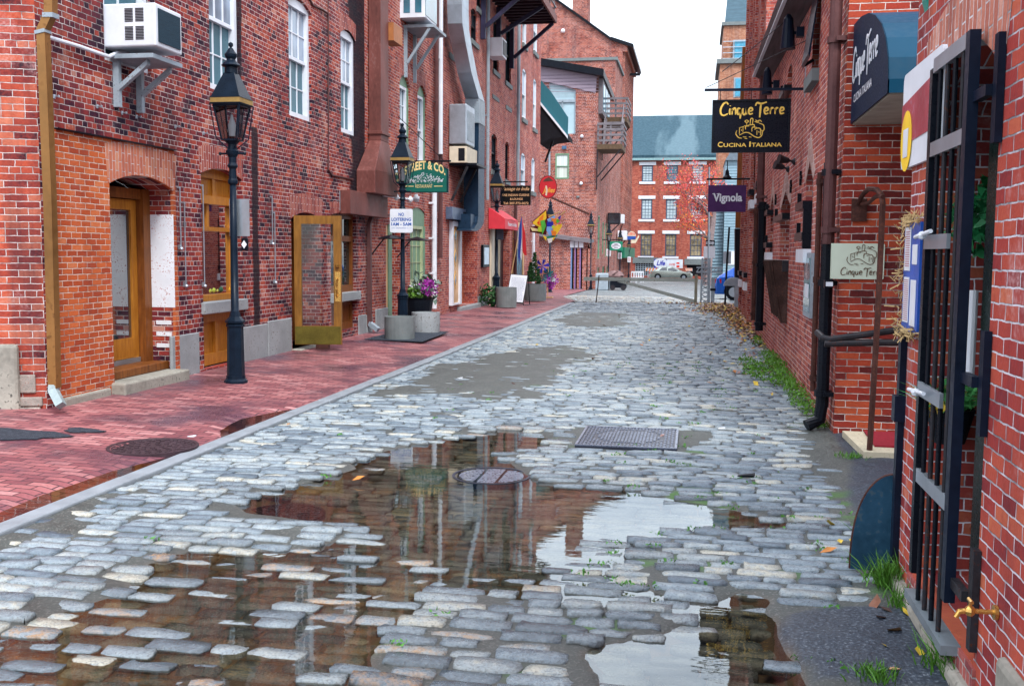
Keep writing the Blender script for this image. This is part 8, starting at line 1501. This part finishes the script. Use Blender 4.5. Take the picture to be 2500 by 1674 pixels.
m.build('panel', M('rust_dark', (.055, .030, .026), .8, metal=.1, var=.6, scale=5, bmp=.8, spots=(.12, .05, .03)), T)
# framed mirror-like notice and pipes
y0_, y1_ = PR.px(*d3_(1162, 1100))[0], PR.px(*d3_(1095, 1100))[0]; z1_ = PR.px(*d3_(1130, 885))[1]; z0_ = PR.px(*d3_(1130, 1475))[1]; T = thing('notice_case', (XR, y0_, z0_), 'tall framed glass notice case on the right brick wall beside the pipes', 'notice case'); m = MB(); m.pbox(PR, y0_, y1_, z0_, z1_, .002, .05); m.build('frame', m_galvp, T); m = MB(); m.pbox(PR, y0_+.06, y1_-.06, z0_+.06, z1_-.06, .051, .056); gp_ = m.build('pane', glass('reflective_glass', (.10, .20, .24), .03), T); m = MB(); m.pbox(PR, y0_+.15, y1_-.2, z1_-.5, z1_-.35, .057, .06); m.build('paper_notice', m_white, gp_)
for nm, c, x_, wv, za, zb, r_, mt, lab in (('downspout', d2_, 1235, .09, 1.75, 5.4, .055, m_brownpipe, 'purple-brown downspout high on the right wall near the pier'), ('downspout', d3_, 1272, .09, .22, 2.5, .06, m_black, 'black cast iron lower downspout near the pier corner'), ('pipe', d3_, 1182, .12, .3, 2.45, .028, m_rustpipe, 'slim rusty iron pipe left of the black cast iron downspout'), ('downspout', d3_, 668, .12, .25, 2.6, .075, m_black, 'black cast iron downspout at the joint of the two right buildings'), ('downspout', d2_, 640, .12, 2.6, 5.6, .07, m_brownpipe, 'brown upper downspout at the joint of the two right buildings'), ('pipe', d3_, 615, .1, .3, 2.6, .05, m_rustpipe, 'thin dark pipe beside the far cast iron downspout')):
    u_ = PR.px(*c(x_, 800), wv)[0]; m = MB(); m.tube([PR.p(u_, za, wv), PR.p(u_, zb, wv)], r_, 10)
    for z_ in (za+.1, (za+zb)/2, zb-.12): m.tube([PR.p(u_, z_, wv), PR.p(u_, z_+.06, wv)], r_*1.3, 10); m.pbox(PR, u_-.1, u_+.1, z_+.01, z_+.05, .002, wv)
    if 'lower' in lab: m.tube([PR.p(u_, za+.05, wv), PR.p(u_, .1, wv+.02), PR.p(u_-.04, .04, wv+.14)], r_, 10)
    tag(m.build(nm, mt), lab, nm)
# gate across the far street ------------------------------------------------
Yg = 34.5; P = PY(Yg); q = lambda x_, y_: P.px(*d1_(x_, y_)); m_gate = M('weathered_gate', (.36, .40, .36), .6, var=.25, scale=3, spots=(.16, .12, .07)); T = thing('swing_gate', (q(1640, 1480)[0], Yg, 0), 'grey-green timber barrier gate with a diagonal brace across the street', 'gate')
zg0, zg1 = q(900, 1188)[1], q(900, 1152)[1]; m = MB(); m.pbox(P, q(228, 1170)[0], q(1640, 1190)[0], zg0-.02, zg1, -.04, .04); m.build('beam', m_gate, T); m = MB(); a, b_ = q(640, 1195), q(1625, 1455); m.hexa([P.p(a[0], a[1]-.02, -.03), P.p(b_[0], b_[1]-.06, -.03), P.p(b_[0], b_[1]-.06, .03), P.p(a[0], a[1]-.02, .03), P.p(a[0]+.3, a[1]+.0, -.03), P.p(b_[0], b_[1]+.07, -.03), P.p(b_[0], b_[1]+.07, .03), P.p(a[0]+.3, a[1]+.0, .03)]); m.build('brace', m_gate, T)
m = MB(); m.pbox(P, q(1625, 1)[0], q(1662, 1)[0], .0, q(1640, 1115)[1], -.06, .06); m.build('post', M('gate_post_tan', (.22, .21, .15), .6, var=.25), T); m = MB(); a, b_ = q(382, 1470), q(420, 1120); m.bar(P.p(*a, .05), P.p(*b_, .05), .018); m.build('drop_rod', m_rustpipe, T)
Yl = 34.9; P = PY(Yl); q = lambda x_, y_: P.px(*e6_(x_, y_)); T = thing('lattice_post', (q(700, 1490)[0], Yl, 0), 'grey steel lattice post with cross arm beside the street gate', 'post')
ua_, ub_ = q(658, 1)[0], q(745, 1)[0]; zt_ = q(700, 1032)[1]; m = MB()
for u_ in (ua_, ub_):
    for w_ in (-.1, .1): m.bar(P.p(u_, 0, w_), P.p(u_*.85+(ua_+ub_)/2*.15, zt_, w_), .04, sq=True)
n_ = 10
for k in range(n_): z0_, z1_ = zt_*k/n_, zt_*(k+1)/n_; m.bar(P.p(ua_, z0_, .1), P.p(ub_, z1_, .1), .022, sq=True); m.bar(P.p(ub_, z0_, .1), P.p(ua_, z1_, .1), .022, sq=True)
m.build('mast', m_galvp, T); m = MB(); a, b_ = q(578, 1172), q(845, 1128)
for z_ in (a[1], b_[1]): m.bar(P.p(a[0], z_, .12), P.p(b_[0], z_, .12), .035, sq=True)
for k in range(8): u_ = a[0]+(b_[0]-a[0])*k/8; m.bar(P.p(u_, a[1], .12), P.p(u_+(b_[0]-a[0])/8, b_[1], .12), .02, sq=True)
m.build('cross_arm', m_galvp, T); m = MB(); a, b_ = q(722, 1490), q(766, 1230); m.pbox(P, a[0], b_[0], .0, b_[1], -.05, .09); cbx = m.build('counterweight', m_galvp, T); m = MB(); m.pbox(P, a[0]-.05, b_[0]+.03, q(1, 1350)[1], q(1, 1325)[1], -.06, .1); m.build('band', m_black, cbx)
m = MB(); a, b_ = q(708, 1030), q(708, 112); T2 = m; m.bar(P.p(a[0], 0.0, -.15), P.p(b_[0], b_[1], -.15), .03); tag(m.build('flag_mast', m_galv), 'slim pale metal mast rising behind the lattice post', 'mast')
Yl = 36.5; P = PY(Yl); a, b_ = q(672, 908), q(765, 852); q = lambda x_, y_: P.px(*e6_(x_, y_)); a, b_ = q(672, 908), q(765, 852); T = thing('one_way_sign', ((a[0]+b_[0])/2, Yl, 0), 'black and white ONE WAY sign above a white notice near the lattice post', 'sign'); m = MB(); m.pbox(P, a[0], b_[0], a[1], b_[1], -.02, 0); m.build('plate', m_black, T); W_ = b_[0]-a[0]; H_ = b_[1]-a[1]; m = MB(); m.pprism(P, [(a[0]+W_*.06, a[1]+H_*.28), (a[0]+W_*.75, a[1]+H_*.28), (a[0]+W_*.75, a[1]+H_*.1), (a[0]+W_*.95, a[1]+H_*.5), (a[0]+W_*.75, a[1]+H_*.9), (a[0]+W_*.75, a[1]+H_*.72), (a[0]+W_*.06, a[1]+H_*.72)], .001, .006); m.build('arrow', m_white, T); m = MB(); text(m, 'ONE WAY', P, a[0]+W_*.12, a[0]+W_*.7, a[1]+H_*.4, a[1]+H_*.6, .008, bold=.02); m.build('lettering', m_black, T)
m = MB(); a, b_ = q(650, 1032), q(768, 915); m.pbox(P, a[0], b_[0], a[1], b_[1], -.02, 0); m.build('notice', m_white, T); m = MB(); m.bar(P.p((a[0]+b_[0])/2, gz(Yl), -.05), P.p((a[0]+b_[0])/2, b_[1]+.5, -.05), .03); m.build('post', m_galvp, T)
# dark sign post, utility pole, hydrant-like box
Yl = 32; P = PY(Yl); q = lambda x_, y_: P.px(*e6_(x_, y_)); a, b_ = q(868, 1440), q(910, 720); T = thing('sign_post', (a[0], Yl, 0), 'thin black post with the grey back of a sign in front of the blue car', 'sign post'); m = MB(); m.tube([P.p(a[0], 0), P.p(*q(885, 1100)), P.p(*b_)], .032, 8); m.build('post', m_black, T); m = MB(); a, b_ = q(848, 1090), q(930, 965); m.pbox(P, a[0], b_[0], a[1], b_[1], -.04, -.03); m.build('sign_plate', m_galv, T)
Yl = 31.2; P = PY(Yl); q = lambda x_, y_: P.px(*e6_(x_, y_)); T = thing('utility_pole', (q(995, 1250)[0], Yl, 0), 'brown wooden utility pole with a black lower sleeve at the right wall', 'pole'); a, b_, c = q(985, 1400), q(1003, 735), q(1030, -40); m = MB(); m.tube([P.p(a[0]+.06, 0), P.p(*b_)], .12, 10); m.build('sleeve', m_black, T); m = MB(); m.tube([P.p(*b_)+Vector((0, 0, .01)), P.p(*c), P.p(c[0]+.05, c[1]+3)], .10, 10); m.build('pole', m_brown, T)
Yl = 30.9; P = PY(Yl); q = lambda x_, y_: P.px(*e6_(x_, y_)); a, b_ = q(962, 1500), q(1032, 1265); T = thing('parking_box', ((a[0]+b_[0])/2, Yl, 0), 'round-topped grey metal box against the far right wall', 'box'); m = MB(); m.pbox(P, a[0], b_[0], 0, b_[1]-.12, -.25, 0); m.build('cabinet', m_galvp, T, bevel=.01); m = MB(); cx_ = (a[0]+b_[0])/2-.12; m.pprism(P, arc(cx_, b_[1]-.14, .30, .25, 0, 180, 12), -.2, .02); m.build('hood', m_galvp, T); m = MB(); m.ball(P.p(b_[0]+.0, q(1, 1430)[1], .08), .06, 8); m.pbox(P, b_[0]-.08, b_[0]+.08, q(1, 1450)[1], q(1, 1420)[1], .01, .08); m.build('red_latch', cm['red'], T)
# fallen leaves and weeds
def scatter(name, label, cols_, pts, size, seed, cat):
    rg = random.Random(seed); m = MB()
    for (x_, y_, s_, n_, sy, zh) in pts:
        for _ in range(n_):
            x1, y1 = x_+rg.gauss(0, s_), y_+rg.gauss(0, sy)
            if x1 > (XR-.02 if y1 > 9.8 else 1.02): x1 = 2*(XR-.02)-x1 if y1 > 9.8 else 1.0-(x1-1.02)
            if x1 < -3.9 and name != 'sidewalk_leaves': continue
            k = size*rg.uniform(.6, 1.3); z_ = .012+rg.random()*zh*math.exp(-((x1-x_)/max(s_, .01))**2)+gz(y1); a = rg.random()*6.28; d = Vector((math.cos(a), math.sin(a), rg.gauss(0, .3)))*k; e = Vector((-math.sin(a), math.cos(a), rg.gauss(0, .3)))*k*.6; p = Vector((x1, y1, z_)); m.cur = rg.randrange(len(cols_)); m.add([p-d, p-e*.8, p+d, p+e*.8+Vector((0, 0, k*.2))], [(0, 1, 2, 3)])
    o = m.build(name, cols_); return tag(o, label, cat, kind='stuff')
lc = [M('leaf_'+n, c, .6, var=.4, scale=20, bmp=0) for n, c in (('brown', (.20, .08, .045)), ('tan', (.34, .19, .09)), ('yellow', (.60, .42, .04)), ('orange', (.46, .17, .03)), ('dark', (.07, .04, .035)), ('mauve', (.28, .17, .15)))]
scatter('fallen_leaves', 'drift of brown and yellow fallen leaves along the foot of the right wall', lc, [(1.0, 30.6, .40, 1500, 1.0, .14), (.75, 31.8, .40, 900, 1.2, .10), (1.15, 27.5, .28, 1200, 1.6, .08), (1.15, 24.2, .22, 700, 1.4, .05), (1.15, 21, .16, 240, 1.5, .02), (.85, 15.5, .30, 90, 1.5, .01), (.6, 22, .5, 60, 4, .0), (-1.5, 20, 1.6, 50, 9, 0), (.1, 34.4, .8, 200, .5, .03), (.9, 5, .1, 20, .8, 0)], .045, 3, 'leaves')
def weeds(name, label, pts, mat, h, seed, cat='weeds'):
    m = MB(); rg = random.Random(seed)
    for i, (x_, y_, r_, n_) in enumerate(pts): leafball(m, (x_, y_, h*.4), r_, n_, .035, (.8, 2.0, h/r_*.5), seed+i, .9)
    return tag(m.build(name, mat), label, cat, kind='stuff')
wp = [(1.20-.02*(i % 3), 10.9+i*.42, .15+.02*(i % 4), 150) for i in range(15)]+[(1.05-.1*(i % 4), 13.2+.33*i, .13, 130) for i in range(8)]+[(.85, 15.0, .12, 90), (1.15, 19.2, .14, 120), (1.2, 19.8, .1, 60)]
weeds('weeds', 'bright green weeds along the foot of the right brick wall', wp, M('weed_green', (.09, .24, .02), .5, var=.5, scale=14, bmp=0), .17, 5)
for i, (px_, py_, n_, h_, sp_, lab) in enumerate(((2045, 1340, 300, .19, .05, 'tall bright green grass tuft beside the blue iron plate'), (2020, 1290, 60, .32, .03, 'leafy weed stem in front of the blue iron plate'), (2185, 1530, 260, .16, .05, 'grass tuft at the foot of the near wall in the bottom right corner'), (1878, 975, 120, .12, .06, 'small grass tuft at the foot of the brick pier'), (1950, 1045, 120, .05, .06, 'low green tuft among the cobbles before the doorstep'), (2005, 1548, 120, .07, .035, 'tiny grass tuft at the front edge of the asphalt patch'))):
    p = U(px_, py_, Z=.0); m = MB()
    grass(m, p, n_, h_, sp_, 40+i, .35, .0035)
    if i == 1: leafball(m, p+Vector((0, 0, .3)), .07, 26, .06, (1, 1, .5), 3, .4)
    if i == 0: grass(m, p+Vector((.06, .25, 0)), 160, .15, .04, 77, .4, .0035); grass(m, p+Vector((.0, -.3, 0)), 130, .13, .04, 78, .4, .0035)
    tag(m.build('grass_tuft', m_grass), lab, 'grass')
rg = random.Random(99); m = MB()
for _ in range(150):
    x_, y_ = rg.uniform(-3.2, 1.0), rg.uniform(3.2, 16)
    if rg.random() < .5: x_ = rg.uniform(-.6, 1.0)
    if float(top_z(np.array([x_]), np.array([y_]))[0]) < -.03: continue
    leafball(m, (x_, y_, -.004), .035, 12, .022, (1.6, .6, .35), rg.randrange(9999), 1.2)
tag(m.build('moss_tufts', M('moss_green', (.07, .24, .03), .6, var=.4, scale=20, bmp=0)), 'tiny green plants growing in the joints between the cobblestones', 'moss', kind='stuff')
# overhead wires
cable('thin overhead wire crossing toward the wooden eave', [d2_(290, 610), d2_(500, 450), d2_(780, 220), d2_(950, 70)], .006, m_iron, P=PY(14.5), w=0, name='overhead_wire', cat='wire')

Ya = PL.px(*c5_(1195, 430))[0]; za_ = PL.px(*c5_(1195, 480))[1]; ac = thing('air_conditioner', (XL+.2, Ya, za_), 'small white window air conditioner beneath the dark timber balcony', 'air conditioner'); m = MB(); m.pbox(PL, Ya, Ya+.7, za_, za_+.55, -.05, .42); m.build('case', m_white, ac, bevel=.01); m = MB(); m.pbox(PL, Ya+.06, Ya+.64, za_+.06, za_+.49, .421, .43); m.build('coil_grille', m_iron, ac)
p = U(1702, 1090, Z=0); m = MB(); m.hexa([(p.x-.05, p.y-.02, .004), (p.x+.07, p.y-.01, .004), (p.x+.08, p.y+.03, .006), (p.x-.03, p.y+.03, .004), (p.x-.05, p.y-.02, .014), (p.x+.07, p.y-.01, .018), (p.x+.08, p.y+.03, .028), (p.x-.03, p.y+.03, .012)]); tag(m.build('litter_scrap', m_black), 'small black scrap lying on the cobbles right of centre', 'litter')
for i, (px_, py_, lab) in enumerate(((1052, 868, 'pale paper scrap on the brick sidewalk near the kerb'), (1650, 975, 'pale scrap of paper on the cobbles left of the brick pier'), (438, 1003, 'tiny white scrap on the sidewalk beside the kerb puddle'))):
    p = U(px_, py_, Z=.03); m = MB(); z_ = .05 if i != 1 else .012; m.hexa([(p.x-.03, p.y-.02, z_), (p.x+.03, p.y-.02, z_), (p.x+.035, p.y+.02, z_), (p.x-.02, p.y+.02, z_), (p.x-.03, p.y-.02, z_+.004), (p.x+.03, p.y-.02, z_+.008), (p.x+.035, p.y+.02, z_+.012), (p.x-.02, p.y+.02, z_+.004)]); tag(m.build('paper_scrap', m_white), lab, 'litter')
